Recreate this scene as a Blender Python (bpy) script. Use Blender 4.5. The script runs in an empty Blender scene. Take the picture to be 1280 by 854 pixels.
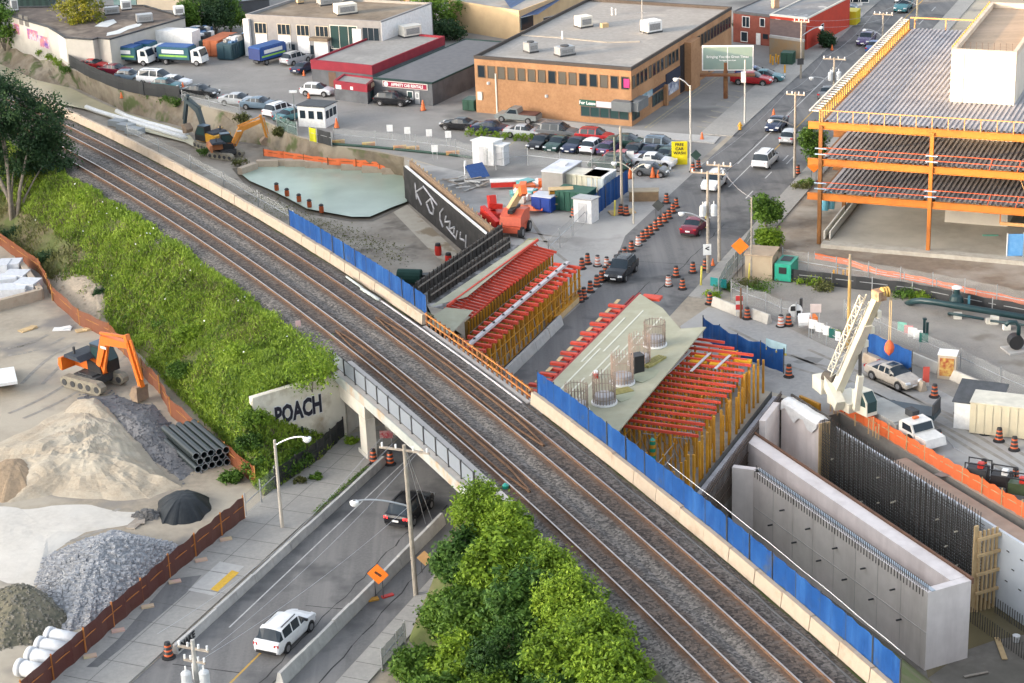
import bpy,math,random
import numpy as np
from mathutils import Vector,Matrix,geometry
rnd=random.Random(7)
S=bpy.context.scene
COL=S.collection
F_PX,PITCH,ROLL,CAMH=2458.978,0.3689202,-0.0418963,53.864
cp,sp,cr,sr=math.cos(PITCH),math.sin(PITCH),math.cos(ROLL),math.sin(ROLL)
_fw=Vector((0,cp,-sp));_u=Vector((0,sp,cp));_r=Vector((1,0,0))
_rt=cr*_r+sr*_u;_up=-sr*_r+cr*_u
cam=bpy.data.cameras.new('camera');camo=bpy.data.objects.new('camera',cam);COL.objects.link(camo)
cam.sensor_width=36;cam.lens=36*F_PX/1280;cam.clip_start=1;cam.clip_end=5000
camo.matrix_world=Matrix(((_rt.x,_up.x,-_fw.x,0),(_rt.y,_up.y,-_fw.y,0),(_rt.z,_up.z,-_fw.z,CAMH),(0,0,0,1)))
S.camera=camo
SUN_EL,SUN_HD=math.radians(8),math.radians(72)
w=bpy.data.worlds.new('World');S.world=w;w.use_nodes=True
nt=w.node_tree;bg=nt.nodes['Background']
sky=nt.nodes.new('ShaderNodeTexSky');sky.sky_type='NISHITA';sky.sun_disc=False
sky.sun_elevation=SUN_EL;sky.sun_rotation=SUN_HD+math.pi
sky.air_density=.8;sky.dust_density=4.0;sky.ozone_density=1.0
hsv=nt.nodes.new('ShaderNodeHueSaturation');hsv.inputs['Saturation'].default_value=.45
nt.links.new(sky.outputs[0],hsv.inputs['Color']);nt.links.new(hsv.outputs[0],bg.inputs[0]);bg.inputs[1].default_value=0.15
sl=bpy.data.lights.new('sun','SUN');sl.energy=2.0;sl.angle=math.radians(1.2);sl.color=(1,.66,.36)
so=bpy.data.objects.new('sun',sl);COL.objects.link(so)
_d=Vector((math.sin(SUN_HD)*math.cos(SUN_EL),math.cos(SUN_HD)*math.cos(SUN_EL),-math.sin(SUN_EL)))
so.rotation_euler=_d.to_track_quat('-Z','Y').to_euler()
S.view_settings.view_transform='Standard';S.view_settings.look='None';S.view_settings.gamma=1
S.view_settings.use_curve_mapping=False
S.view_settings.exposure=2.6
G=-6.0
def at(px,py,z=G):
 px,py,z=float(px),float(py),float(z);d=(px-640)/F_PX*_rt-(py-427)/F_PX*_up+_fw
 k=(z-CAMH)/d.z
 return Vector((d.x*k,d.y*k,z))
def pix(P):
 q=Vector(P)-Vector((0,0,CAMH));z=q.dot(_fw)
 return 640+F_PX*q.dot(_rt)/z,427-F_PX*q.dot(_up)/z
def hgt(P,py):
 a,b=0.,80.
 for _ in range(30):
  m=(a+b)/2
  if pix((P[0],P[1],P[2]+m))[1]>py:a=m
  else:b=m
 return a
HD=math.radians(23.0)
sv=Vector((math.sin(HD),math.cos(HD)));tv=Vector((math.cos(HD),-math.sin(HD)))
def ST(s,t,z=G):q=sv*s+tv*t;return Vector((q.x,q.y,z))
def toST(P):q=Vector((P[0],P[1]));return q.dot(sv),q.dot(tv)
_co=[0.25569387,-8.0420037,-2.35677497,1.49891853]
_rd,_rn,_ro=Vector((0.46385772,-0.88590971)),Vector((0.88590971,0.46385772)),Vector((-8.20855,139.5809))
def _v(u):
 uc=max(-95,min(66,u));x=uc/100
 y=((_co[0]*x+_co[1])*x+_co[2])*x+_co[3]
 sl_=(3*_co[0]*x*x+2*_co[1]*x+_co[2])/100
 return y+sl_*(u-uc),sl_
def UO(u,o,z=0.):
 v,sl_=_v(u);n=math.hypot(1,sl_)
 q=_ro+_rd*u+_rn*v+(_rn-_rd*sl_)*(o/n)
 return Vector((q.x,q.y,z))
def hd(p,q):return math.atan2(q[0]-p[0],q[1]-p[1])
POS={}
def tag(o,label=None,cat=None,group=None,kind=None):
 if label:o['label']=label
 if cat:o['category']=cat
 if group:o['group']=group
 if kind:o['kind']=kind
 return o
def thing(name,label,cat,loc=(0,0,0),rz=0.,group=None):
 o=bpy.data.objects.new(name,None);COL.objects.link(o)
 o.location=loc;o.rotation_euler=(0,0,rz);o.empty_display_size=.3
 POS[o]=(Vector(loc),rz)
 return tag(o,label,cat,group)
ORD='first second third fourth fifth sixth seventh eighth ninth tenth eleventh twelfth thirteenth fourteenth fifteenth sixteenth seventeenth eighteenth nineteenth twentieth'.split()
ORD+=['twenty-'+x for x in ORD[:9]]+['thirtieth']+['thirty-'+x for x in ORD[:9]]+['fortieth']
class MB:
 def __init__(s):s.v=[];s.f=[];s.mi=[];s.m=0
 def add(s,vs,fs):
  b=len(s.v);s.v+=[tuple(v)for v in vs]
  for f in fs:s.f.append(tuple(i+b for i in f));s.mi.append(s.m)
 def face(s,*pts):s.add(pts,[tuple(range(len(pts)))])
 def box(s,x,y,z0,sx,sy,sz,rz=0.):
  c,n=math.cos(rz),math.sin(rz);P=[]
  for z in (z0,z0+sz):
   for a,b in ((-1,-1),(1,-1),(1,1),(-1,1)):
    p,q=a*sx/2,b*sy/2;P.append((x+p*c-q*n,y+p*n+q*c,z))
  s.add(P,[(3,2,1,0),(4,5,6,7),(0,1,5,4),(1,2,6,5),(2,3,7,6),(3,0,4,7)])
 def beam(s,p,q,wd,ht,up=(0,0,1)):
  p,q=Vector(p),Vector(q);d=(q-p).normalized();up=Vector(up)
  if abs(d.dot(up))>.99:up=Vector((tv.x,tv.y,0))
  r=d.cross(up).normalized();u=r.cross(d);P=[]
  for c in (p,q):
   for a,b in ((-1,-1),(1,-1),(1,1),(-1,1)):P.append(c+r*a*wd/2+u*b*ht/2)
  s.add(P,[(3,2,1,0),(4,5,6,7),(0,1,5,4),(1,2,6,5),(2,3,7,6),(3,0,4,7)])
 def prism(s,poly,z0,z1):
  n=len(poly);ar=sum(poly[i][0]*poly[(i+1)%n][1]-poly[(i+1)%n][0]*poly[i][1]for i in range(n))
  if ar<0:poly=poly[::-1]
  s.add([(p[0],p[1],z0)for p in poly]+[(p[0],p[1],z1)for p in poly],[tuple(range(n-1,-1,-1)),tuple(range(n,2*n))]+[(i,(i+1)%n,n+(i+1)%n,n+i)for i in range(n)])
 def sheet(s,poly,z=None):
  n=len(poly);ar=sum(poly[i][0]*poly[(i+1)%n][1]-poly[(i+1)%n][0]*poly[i][1]for i in range(n))
  if ar<0:poly=poly[::-1]
  s.add([(p[0],p[1],p[2]if z is None else z)for p in poly],[tuple(range(n))])
 def tube(s,pts,r,n=8,r1=None,caps=True):
  pts=[Vector(p)for p in pts];m=len(pts);b=len(s.v);ref=None
  for i,p in enumerate(pts):
   d=(pts[min(i+1,m-1)]-pts[max(i-1,0)]).normalized()
   if ref is None:ref=Vector((0,0,1))if abs(d.z)<.9 else Vector((1,0,0))
   a=d.cross(ref).normalized();c=a.cross(d);ref=c
   rr=r if r1 is None else r+(r1-r)*i/(m-1)
   for k in range(n):
    t=2*math.pi*k/n;s.v.append(tuple(p+a*rr*math.cos(t)+c*rr*math.sin(t)))
  for i in range(m-1):
   for k in range(n):
    s.f.append((b+i*n+k,b+i*n+(k+1)%n,b+(i+1)*n+(k+1)%n,b+(i+1)*n+k));s.mi.append(s.m)
  if caps:
   s.f.append(tuple(b+k for k in range(n))[::-1]);s.mi.append(s.m)
   s.f.append(tuple(b+(m-1)*n+k for k in range(n)));s.mi.append(s.m)
 def cyl(s,x,y,z0,z1,r,r1=None,n=12):s.tube([(x,y,z0),(x,y,z1)],r,n,r1)
 def lathe(s,x,y,prof,n=14):
  b=len(s.v)
  for r,z in prof:
   for k in range(n):t=2*math.pi*k/n;s.v.append((x+r*math.cos(t),y+r*math.sin(t),z))
  for i in range(len(prof)-1):
   for k in range(n):
    s.f.append((b+i*n+k,b+i*n+(k+1)%n,b+(i+1)*n+(k+1)%n,b+(i+1)*n+k));s.mi.append(s.m)
  s.f.append(tuple(b+(len(prof)-1)*n+k for k in range(n)));s.mi.append(s.m)
 def wall(s,p,q,z0,z1,th):
  p,q=Vector((p[0],p[1])),Vector((q[0],q[1]));d=(q-p).normalized();r=Vector((d.y,-d.x))*th/2
  s.prism([p+r,q+r,q-r,p-r],z0,z1)
 def build(s,name,mats,parent=None,smooth=False):
  me=bpy.data.meshes.new(name);V=s.v
  if parent is not None:
   L,rz=POS[parent];c,n=math.cos(-rz),math.sin(-rz)
   V=[((x-L.x)*c-(y-L.y)*n,(x-L.x)*n+(y-L.y)*c,z-L.z)for x,y,z in V]
  me.from_pydata(V,[],s.f)
  if not isinstance(mats,(list,tuple)):mats=[mats]
  for m in mats:me.materials.append(m)
  if len(mats)>1:me.polygons.foreach_set('material_index',s.mi)
  if smooth:me.polygons.foreach_set('use_smooth',[True]*len(me.polygons))
  me.update()
  o=bpy.data.objects.new(name,me);COL.objects.link(o)
  if parent is not None:o.parent=parent;POS[o]=POS[parent]
  return o
def struct(name,mb,mats,smooth=False):return tag(mb.build(name,mats,None,smooth),kind='structure')
def copy_tree(o,parent=None):
 c=o.copy();COL.objects.link(c)
 if parent is not None:c.parent=parent
 POS[c]=POS.get(o)
 for ch in o.children:copy_tree(ch,c)
 return c
def place(proto,used,loc,rz,label,group=None,sc=1.):
 o=proto if not used else copy_tree(proto)
 used.append(o);o.location=loc;o.rotation_euler=(0,0,rz);o.scale=(sc,sc,sc)
 POS[o]=(Vector(loc),rz);o['label']=label
 if group:o['group']=group
 return o
def text_mesh(name,body,size,M,mat,parent=None,depth=.01,bold=0.0,align='CENTER'):
 cu=bpy.data.curves.new(name,'FONT');cu.body=body;cu.size=size;cu.extrude=depth;cu.offset=bold
 cu.align_x=align;cu.align_y='CENTER';cu.resolution_u=2
 tmp=bpy.data.objects.new('tmp',cu);COL.objects.link(tmp)
 dg=bpy.context.evaluated_depsgraph_get();me=bpy.data.meshes.new_from_object(tmp.evaluated_get(dg))
 bpy.data.objects.remove(tmp);bpy.data.curves.remove(cu)
 me.name=name;me.transform(M);me.materials.clear();me.materials.append(mat)
 if parent is not None:
  L,rz=POS[parent];me.transform(Matrix.Rotation(-rz,4,'Z')@Matrix.Translation(-L))
 o=bpy.data.objects.new(name,me);COL.objects.link(o)
 if parent is not None:o.parent=parent;POS[o]=POS[parent]
 return o
def facing(P,h,tilt=0.):
 n=Vector((math.sin(h),math.cos(h),0));x=Vector((0,0,1)).cross(n)
 M=Matrix(((x.x,0,n.x,P[0]),(x.y,0,n.y,P[1]),(x.z,1,n.z,P[2]),(0,0,0,1)))
 return M
MATS={}
def pm(name,c1,c2=None,sc=1.,rough=.85,c3=None,sc3=.08,k3=(.45,.65),bump=0.,metal=0.,det=4.,c4=None,sc4=1.,k4=(.5,.6),stretch=None,spec=.3):
 if name in MATS:return MATS[name]
 m=bpy.data.materials.new(name);m.use_nodes=True;MATS[name]=m
 N=m.node_tree.nodes;L=m.node_tree.links;b=N['Principled BSDF']
 b.inputs['Roughness'].default_value=rough;b.inputs['Metallic'].default_value=metal
 b.inputs['Specular IOR Level'].default_value=spec
 m.diffuse_color=(*c1,1)
 c2=c2 or tuple(x*.8 for x in c1)
 geo=N.new('ShaderNodeNewGeometry');vec=geo.outputs['Position']
 if stretch:
  mp=N.new('ShaderNodeMapping');mp.vector_type='POINT';mp.inputs['Rotation'].default_value=(0,0,stretch[0]);mp.inputs['Scale'].default_value=stretch[1]
  L.new(vec,mp.inputs[0]);svec=mp.outputs[0]
 else:svec=vec
 def noise(scale,v,k,d=det):
  n=N.new('ShaderNodeTexNoise');n.inputs['Scale'].default_value=scale;n.inputs['Detail'].default_value=d;n.inputs['Roughness'].default_value=.6
  L.new(v,n.inputs['Vector'])
  r=N.new('ShaderNodeMapRange');r.inputs['From Min'].default_value=k[0];r.inputs['From Max'].default_value=k[1]
  L.new(n.outputs['Fac'],r.inputs['Value']);return r.outputs[0],n.outputs['Fac']
 def mix(a,b_,f):
  x=N.new('ShaderNodeMix');x.data_type='RGBA'
  for i,v in ((6,a),(7,b_)):
   if isinstance(v,tuple):x.inputs[i].default_value=(*v,1)
   else:L.new(v,x.inputs[i])
  L.new(f,x.inputs[0]);return x.outputs[2]
 f,raw=noise(sc,vec,(.35,.65));c=mix(c1,c2,f)
 if c3:c=mix(c,c3,noise(sc3,svec,k3,5)[0])
 if c4:c=mix(c,c4,noise(sc4,vec,k4,3)[0])
 L.new(c,b.inputs['Base Color'])
 if bump:
  bp=N.new('ShaderNodeBump');bp.inputs['Strength'].default_value=bump;bp.inputs['Distance'].default_value=.1
  L.new(raw,bp.inputs['Height']);L.new(bp.outputs[0],b.inputs['Normal'])
 return m
def leafm(name,cols,tr=.25,sc=.25):
 if name in MATS:return MATS[name]
 m=bpy.data.materials.new(name);m.use_nodes=True;MATS[name]=m
 N=m.node_tree.nodes;L=m.node_tree.links;b=N['Principled BSDF']
 g=N.new('ShaderNodeNewGeometry');n=N.new('ShaderNodeTexNoise');n.inputs['Scale'].default_value=sc;n.inputs['Detail'].default_value=3
 L.new(g.outputs['Position'],n.inputs['Vector'])
 a=N.new('ShaderNodeMath');a.operation='MULTIPLY_ADD';a.inputs[1].default_value=.45;a.inputs[2].default_value=0
 L.new(g.outputs['Random Per Island'],a.inputs[0])
 a2=N.new('ShaderNodeMath');a2.operation='MULTIPLY_ADD';a2.inputs[1].default_value=1.3;a2.inputs[2].default_value=-.38
 L.new(n.outputs['Fac'],a2.inputs[0])
 a3=N.new('ShaderNodeMath');L.new(a.outputs[0],a3.inputs[0]);L.new(a2.outputs[0],a3.inputs[1])
 r=N.new('ShaderNodeValToRGB');e=r.color_ramp.elements
 for i,c in enumerate(cols):
  if i>=len(e):e.new(.5)
 for i,c in enumerate(cols):e[i].position=i/(len(cols)-1);e[i].color=(*c,1)
 L.new(a3.outputs[0],r.inputs[0]);L.new(r.outputs[0],b.inputs['Base Color'])
 b.inputs['Roughness'].default_value=.6;b.inputs['Specular IOR Level'].default_value=.25
 t=N.new('ShaderNodeBsdfTranslucent');L.new(r.outputs[0],t.inputs[0])
 mx=N.new('ShaderNodeMixShader');mx.inputs[0].default_value=tr
 L.new(b.outputs[0],mx.inputs[1]);L.new(t.outputs[0],mx.inputs[2]);L.new(mx.outputs[0],N['Material Output'].inputs[0])
 m.diffuse_color=(*cols[0],1)
 return m
def glassm(name,c=(.02,.03,.04),rough=.08):
 m=pm(name,c,c,1.,rough,spec=.28);return m
def paint(name,c,rough=.35,metal=0.,dirt=.85):return pm(name,c,tuple(x*dirt for x in c),3.,rough,metal=metal,spec=.5)
def stripem(name,ca,cb,h,per,duty=.5,rough=.5,kind='dir'):
 """bands across direction heading h (or along z) with period per"""
 if name in MATS:return MATS[name]
 m=bpy.data.materials.new(name);m.use_nodes=True;MATS[name]=m
 N=m.node_tree.nodes;L=m.node_tree.links;b=N['Principled BSDF'];b.inputs['Roughness'].default_value=rough
 g=N.new('ShaderNodeNewGeometry')if kind!='obj' else N.new('ShaderNodeTexCoord');d=N.new('ShaderNodeVectorMath');d.operation='DOT_PRODUCT'
 L.new(g.outputs['Position' if kind!='obj' else 'Object'],d.inputs[0]);d.inputs[1].default_value=(0,0,1)if h is None else (math.sin(h),math.cos(h),0)
 a=N.new('ShaderNodeMath');a.operation='DIVIDE';L.new(d.outputs['Value'],a.inputs[0]);a.inputs[1].default_value=per
 fr=N.new('ShaderNodeMath');fr.operation='FRACT';L.new(a.outputs[0],fr.inputs[0])
 lt=N.new('ShaderNodeMath');lt.operation='LESS_THAN';L.new(fr.outputs[0],lt.inputs[0]);lt.inputs[1].default_value=duty
 x=N.new('ShaderNodeMix');x.data_type='RGBA';x.inputs[6].default_value=(*ca,1);x.inputs[7].default_value=(*cb,1)
 L.new(lt.outputs[0],x.inputs[0])
 nz=N.new('ShaderNodeTexNoise');nz.inputs['Scale'].default_value=.6;nz.inputs['Detail'].default_value=5
 L.new(g.outputs[0]if kind=='obj' else g.outputs['Position'],nz.inputs['Vector'])if kind!='obj' else L.new(g.outputs['Object'],nz.inputs['Vector'])
 mr=N.new('ShaderNodeMapRange');mr.inputs['From Min'].default_value=.3;mr.inputs['From Max'].default_value=.7;mr.inputs['To Min'].default_value=.72;mr.inputs['To Max'].default_value=1.1
 L.new(nz.outputs['Fac'],mr.inputs['Value'])
 mu=N.new('ShaderNodeVectorMath');mu.operation='SCALE';L.new(x.outputs[2],mu.inputs[0]);L.new(mr.outputs[0],mu.inputs['Scale'])
 L.new(mu.outputs[0],b.inputs['Base Color']);m.diffuse_color=(*ca,1)
 return m
STR=-HD
asphalt=pm('asphalt',(.155,.152,.15),(.128,.126,.126),5.,.9,(.2,.195,.19),.5,(.42,.7),.15,stretch=(HD,(1.6,.05,1)),c4=(.09,.09,.092),sc4=.25,k4=(.52,.68))
asphalt_old=pm('asphalt_worn',(.2,.195,.185),(.165,.16,.155),4.,.92,(.24,.235,.225),.35,(.45,.65),.15,c4=(.13,.128,.125),sc4=.15,k4=(.55,.7))
lotm=pm('lot_asphalt',(.235,.225,.212),(.2,.192,.183),3.,.92,(.275,.265,.25),.12,(.42,.66),.1,c4=(.12,.118,.116),sc4=.09,k4=(.58,.72))
plazam=pm('dusty_plaza',(.33,.32,.3),(.28,.27,.26),3.,.95,(.38,.37,.35),.12,(.4,.65),.1,c4=(.23,.22,.21),sc4=.18,k4=(.56,.72))
walkm=pm('sidewalk_concrete',(.34,.325,.3),(.29,.28,.26),4.,.9,(.25,.24,.225),.3,(.5,.75),.08)
walkm2=pm('new_concrete',(.42,.41,.39),(.37,.36,.345),3.,.9)
dirt=pm('dirt',(.25,.215,.175),(.19,.165,.135),1.2,.98,(.33,.3,.255),.13,(.42,.62),.3,c4=(.15,.13,.11),sc4=.3,k4=(.55,.7),det=8)
yardm=pm('yard_dirt',(.32,.275,.215),(.25,.215,.17),2.,.98,(.4,.355,.285),.1,(.4,.6),.3,c4=(.2,.185,.17),sc4=.16,k4=(.54,.68),det=8)
sandm=pm('sand',(.4,.34,.26),(.33,.275,.205),5.,.98,(.44,.39,.31),.4,(.4,.65),.35,det=8)
palesand=pm('pale_dust',(.53,.5,.45),(.47,.44,.395),2.5,.98,(.58,.55,.5),.2,(.4,.65),.15,det=7)
gravelm=pm('site_gravel',(.265,.245,.22),(.205,.19,.172),6.,.95,(.31,.285,.25),.2,(.42,.65),.3,det=6,c4=(.2,.175,.145),sc4=.25,k4=(.56,.7))
ballast=pm('ballast',(.22,.215,.21),(.05,.05,.052),3.2,.95,(.15,.125,.105),.12,(.45,.72),.5,c4=(.3,.295,.29),sc4=4.5,k4=(.56,.68),det=6)
ballast_rust=pm('ballast_rust',(.115,.075,.05),(.05,.036,.027),3.6,.95,(.15,.085,.045),.35,(.45,.7),.5,c4=(.18,.16,.145),sc4=5.,k4=(.57,.66),det=6)
conc=pm('concrete',(.42,.4,.375),(.36,.345,.325),1.5,.85,(.3,.285,.27),.25,(.52,.75),.1)
concw=pm('formed_concrete',(.79,.715,.68),(.72,.65,.615),1.2,.8,(.59,.52,.49),.5,(.48,.75),.05,stretch=(.4,(1,1,.15)))
concb=pm('barrier_concrete',(.43,.355,.275),(.385,.315,.245),2.,.85,(.32,.24,.175),.8,(.55,.75),.1)
concp=pm('painted_concrete',(.62,.59,.52),(.56,.53,.47),2.,.8,(.42,.39,.33),.45,(.5,.72),.05)
jersey=pm('jersey_concrete',(.46,.45,.43),(.39,.38,.36),2.,.85,(.31,.3,.285),.6,(.52,.72),.1)
wood=pm('weathered_wood',(.3,.26,.22),(.22,.19,.16),2.,.9,stretch=(0,(1,1,.1)),c3=(.36,.32,.27),sc3=2.)
polewood=pm('pole_wood',(.36,.32,.27),(.27,.24,.2),3.,.9)
lumber=pm('lumber',(.55,.4,.22),(.45,.32,.17),2.,.8)
steel=pm('galvanised_steel',(.45,.46,.47),(.38,.39,.4),4.,.45,metal=.6)
dsteel=pm('dark_steel',(.06,.062,.065),(.045,.046,.05),4.,.6)
rebar=pm('rebar',(.12,.085,.065),(.085,.062,.05),6.,.8)
drebar=pm('epoxy_rebar',(.075,.068,.06),(.05,.047,.043),6.,.7)
rust=pm('rusty_steel',(.21,.09,.04),(.14,.06,.03),3.,.85,(.3,.16,.07),.5,(.5,.7))
white=paint('white_paint',(.78,.78,.77));offw=paint('offwhite_paint',(.66,.63,.56),.6)
black=paint('black_plastic',(.018,.018,.02),.5);rubber=paint('rubber',(.02,.02,.021),.85)
orange=paint('orange_plastic',(.75,.16,.035),.5);redp=paint('red_paint',(.55,.03,.02),.45);yellowp=paint('yellow_paint',(.72,.36,.03),.5)
tarpblue=pm('blue_tarp',(.008,.065,.235),(.006,.05,.19),1.2,.55,(.022,.1,.3),.7,(.52,.7),.35,stretch=(0,(1,1,.25)),c4=(.05,.075,.13),sc4=.8,k4=(.62,.75))
glass=glassm('glass');glassg=glassm('green_glass',(.03,.06,.06),.12)
FL,WZ=-8.8,-8.55
def line_u(o,t,a=-120.,b=120.):
 for _ in range(40):
  m=(a+b)/2
  if toST(UO(m,o))[1]<t:a=m
  else:b=m
 return a
def fillet(name,outer,holes,z,m):
 loops=[[Vector((p[0],p[1],z))for p in L]for L in [outer]+holes]
 mb=MB();vs=[v for L in loops for v in L];mb.add(vs,[tuple(f)for f in geometry.tessellate_polygon(loops)])
 me=mb.build(name,m);
 me.data.flip_normals()if me.data.polygons[0].normal.z<0 else None
 return tag(me,kind='structure')
rimpx=[(-60,26),(10,47),(60,61),(84,84),(150,113),(225,125),(240,129),(330,152),(375,172),(415,182),(470,190),(505,197),(505.5,206),(608,291.5),(632,292),(527,368)]
rim=[at(*p)if i not in (12,13)else Vector((*at(*p,z=G+1.2).xy,G))for i,p in enumerate(rimpx)]
H1=rim+[UO(u,6.5,G)for u in (-8,-20,-35,-50,-65,-80,-100,-130,-150)]
pitpx=[(862,642),(978,497),(1023,523),(1050,516),(1179,592),(1280,651),(1420,730)]
H2=[at(*p)for p in pitpx]+[UO(u,6.5,G)for u in (75,60,45,30,16)]
fillet('ground',[(-500,-300),(500,-300),(500,900),(-500,900)],[H1,H2],G,yardm)
mb=MB();mb.sheet([p.xy+(p.xy-Vector((-30,190)))*.06 for p in H1],FL);struct('excavation_floor',mb,dirt)
mb=MB();mb.sheet([p.xy+(p.xy-Vector((22,120)))*.1 for p in H2],-11.6);struct('pit_floor',mb,pm('pit_mud',(.2,.18,.155),(.155,.14,.12),1.2,.9,(.13,.12,.1),.15,bump=.3,det=7))
foot=[(-60,60),(0,80),(48,101),(100,112),(155,139),(225,158),(245,167),(330,182),(372,202),(405,211),(470,217),(503,222),(509,240)]
mb=MB();r_=[]
for i in range(len(foot)-1):
 A,B,C,D=rim[i],rim[i+1],at(*foot[i],z=FL),at(*foot[i+1],z=FL)
 N=5;K=4
 for j in range(N):
  for k in range(K):
   def q(a,b):
    P=(A*(1-a)+B*a)*(1-b)+(C*(1-a)+D*a)*b
    if 0<b<1:P=P+Vector((0,0,.5*math.sin(P.x*1.3)*math.sin(P.y*.9+P.x*.4)))
    return P
   mb.face(q(j/N,k/K),q(j/N,(k+1)/K),q((j+1)/N,(k+1)/K),q((j+1)/N,k/K))
struct('excavation_bank',mb,pm('bank_earth',(.23,.185,.13),(.16,.13,.1),.9,.98,(.3,.26,.2),.2,(.45,.6),.4,c4=(.1,.12,.05),sc4=.3,k4=(.56,.66),det=8))
mb=MB()
for i in range(len(pitpx)-1):
 a,b=H2[i],H2[i+1];mb.face((a.x,a.y,G),(b.x,b.y,G),(b.x,b.y,-11.7),(a.x,a.y,-11.7))
struct('pit_side',mb,pm('shoring',(.24,.225,.2),(.2,.185,.165),1.5,.9))
def hump(name,ends,west):
 mb=MB();rows=[]
 offs=[(-15.0,G-.1),(-14.2,-5.4),(-12.5,-4.2),(-10,-2.2),(-8.3,-.8),(-7.4,-.52),(-4,-.5),(0,-.5),(2.9,-.5),(4,-1.1),(7,-3.4),(10,-6.1),(16,-11.8)]
 for o,z in offs:
  e=ends(o);row=[]
  for k in range(61):
   f=k/60
   u=(e+(-110-e)*f if f<.9 else e+(-110-e)*.9+(f-.9)*10*-170)if west else e+(140-e)*f
   oo,zz=o,z
   if west and o<-8:
    k2=max(0,min(1,(u+22)/16));full={-15.0:(-15.4,G-.1),-14.2:(-15.0,-3.8),-12.5:(-14.0,-1.4),-10:(-12.,-.95),-8.3:(-9.5,-.75)}[o]
    oo=o+(full[0]-o)*k2;zz=z+(full[1]-z)*k2
   P=UO(u,oo,zz)
   if -15<oo<-7.5 and f>.03:P.z+=.25*math.sin(u*.9+oo)*math.sin(u*.37)
   row.append(P)
  rows.append(row)
 for a,b in zip(rows,rows[1:]):
  for k in range(60):mb.face(a[k],a[k+1],b[k+1],b[k])
 return struct(name,mb,pm('embankment_earth',(.17,.145,.09),(.12,.1,.06),.8,.98,(.1,.12,.04),.3,(.42,.58),.3,det=7))
hump('embankment',lambda o:(1.0 if o<-7.3 else line_u(o,-65.3)),True)
hump('embankment',lambda o:line_u(o,-47.6),False)
mb=MB();sh=Vector((math.sin(SUN_HD),math.cos(SUN_HD)));sp_=Vector((sh.y,-sh.x));rr=random.Random(3)  # unseen ridge outside the view, added to keep low sun off the foreground
RX=[]
for i in range(46):
 v=480-i*24
 top=61.5+.8*math.sin(i*.7)+rr.uniform(-.5,.5)+(-.8 if 205<v<250 else -7 if v>250 else 0)  # crest shaped per section so sun still reaches the far buildings
 RX.append([Vector((*(sh*(-345+d)+sp_*(-v)),z))for d,z in ((-240,G-1),(-80,top*.8),(0,top),(60,top*.55),(150,G-1))])
for a,b in zip(RX,RX[1:]):
 for k in range(4):mb.face(a[k],a[k+1],b[k+1],b[k])
struct('shade_ridge',mb,pm('shade_ridge_green',(.04,.06,.025),(.07,.085,.03),.2,.95))
def sheetpx(name,pts,dz,m,z=G):mb=MB();mb.sheet([at(*p,z=z)for p in pts],z+dz);return struct(name,mb,m)
def sheetst(name,pts,dz,m):mb=MB();mb.sheet([ST(*p)for p in pts],G+dz);return struct(name,mb,m)
sheetpx('parking_lot',[(-60,24),(10,45),(60,59),(88,82),(150,111),(225,124),(240,127),(330,150),(375,170),(415,180),(470,188),(507,196),(612,228),(800,240),(870,205),(1000,90),(1130,-10),(1180,-80),(-60,-80)],.004,lotm)
sheetpx('plaza',[(508,200),(609,290),(634,294),(690,410),(738,372),(836,276),(880,205),(868,196),(800,214),(612,222)],.008,plazam)
sheetpx('site_gravel',[(905,405),(950,318),(1010,330),(1400,395),(1500,560),(1290,640),(1100,520),(985,470)],.004,gravelm)
sheetpx('haul_road',[(850,408),(885,384),(955,395),(1030,432),(1160,480),(1420,620),(1420,720),(1280,648),(1182,591),(1052,514),(1026,521),(980,494),(880,470)],.008,plazam)
sheetpx('building_plot',[(946,318),(965,270),(1010,200),(1100,100),(1500,100),(1500,400),(1280,385),(1010,331)],.005,pm('plot_dirt',(.25,.2,.15),(.19,.15,.115),1.,.98,(.34,.3,.25),.2,bump=.3,det=7))
sheetst('road',[(30,-61.1),(30,-49.6),(126,-49.6),(126,-61.1)],.012,asphalt)
sheetst('road',[(126.004,-58.6),(126.004,-49.6),(345,-49.6),(345,-60.6),(172,-60.6),(160,-58.0)],.012,asphalt)
def st_px(px,py):return toST(at(px,py))
def slab(name,pts,h,m):mb=MB();mb.prism(pts,G-.1,G+h);return struct(name,mb,m)
slab('sidewalk',[ST(40,-65.9),ST(40,-61.2),ST(126,-61.2),ST(120.4,-65.2),ST(110.5,-65.8)],.12,walkm)
slab('sidewalk',[ST(40,-49.5),ST(40,-47.7),ST(116,-47.7),ST(116,-49.5)],.12,walkm)
slab('sidewalk',[ST(157,-49.5),ST(157,-47.2),ST(330,-47.2),ST(330,-49.5)],.12,walkm)
P=[ST(*toST(at(*p)))for p in ((620,141.5),(787,163),(900,172),(893,180),(786,170.5),(620,149))]
slab('sidewalk',P,.12,walkm2)
k0=toST(at(898,176));slab('sidewalk',[ST(k0[0]+2,-60.6),ST(k0[0]+2,-64.5),ST(345,-64.5),ST(345,-60.6)],.12,walkm)
def lay(name,pts,z,m):mb=MB();mb.sheet([at(*p,z=G+.12)for p in pts],G+.12+z);return struct(name,mb,m)
lay('sidewalk_patch',[(108,834),(147,800),(213,724),(252,719),(232,742),(150,812),(122,834)],.004,asphalt)
lay('kerb_ramp',[(235,738),(275,702),(305,708),(268,745)],.008,walkm2)
lay('tactile_plate',[(263,737),(290,713),(299,716),(272,740)],.014,pm('tactile',(.62,.38,.05),(.52,.32,.045),5.))
rj=random.Random(8)
mb=MB()
for s_ in np.arange(74,125,2.4):mb.face(ST(s_,-65.4,G+.128),ST(s_+.05,-65.4,G+.128),ST(s_+.05,-61.25,G+.128),ST(s_,-61.25,G+.128))
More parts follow.
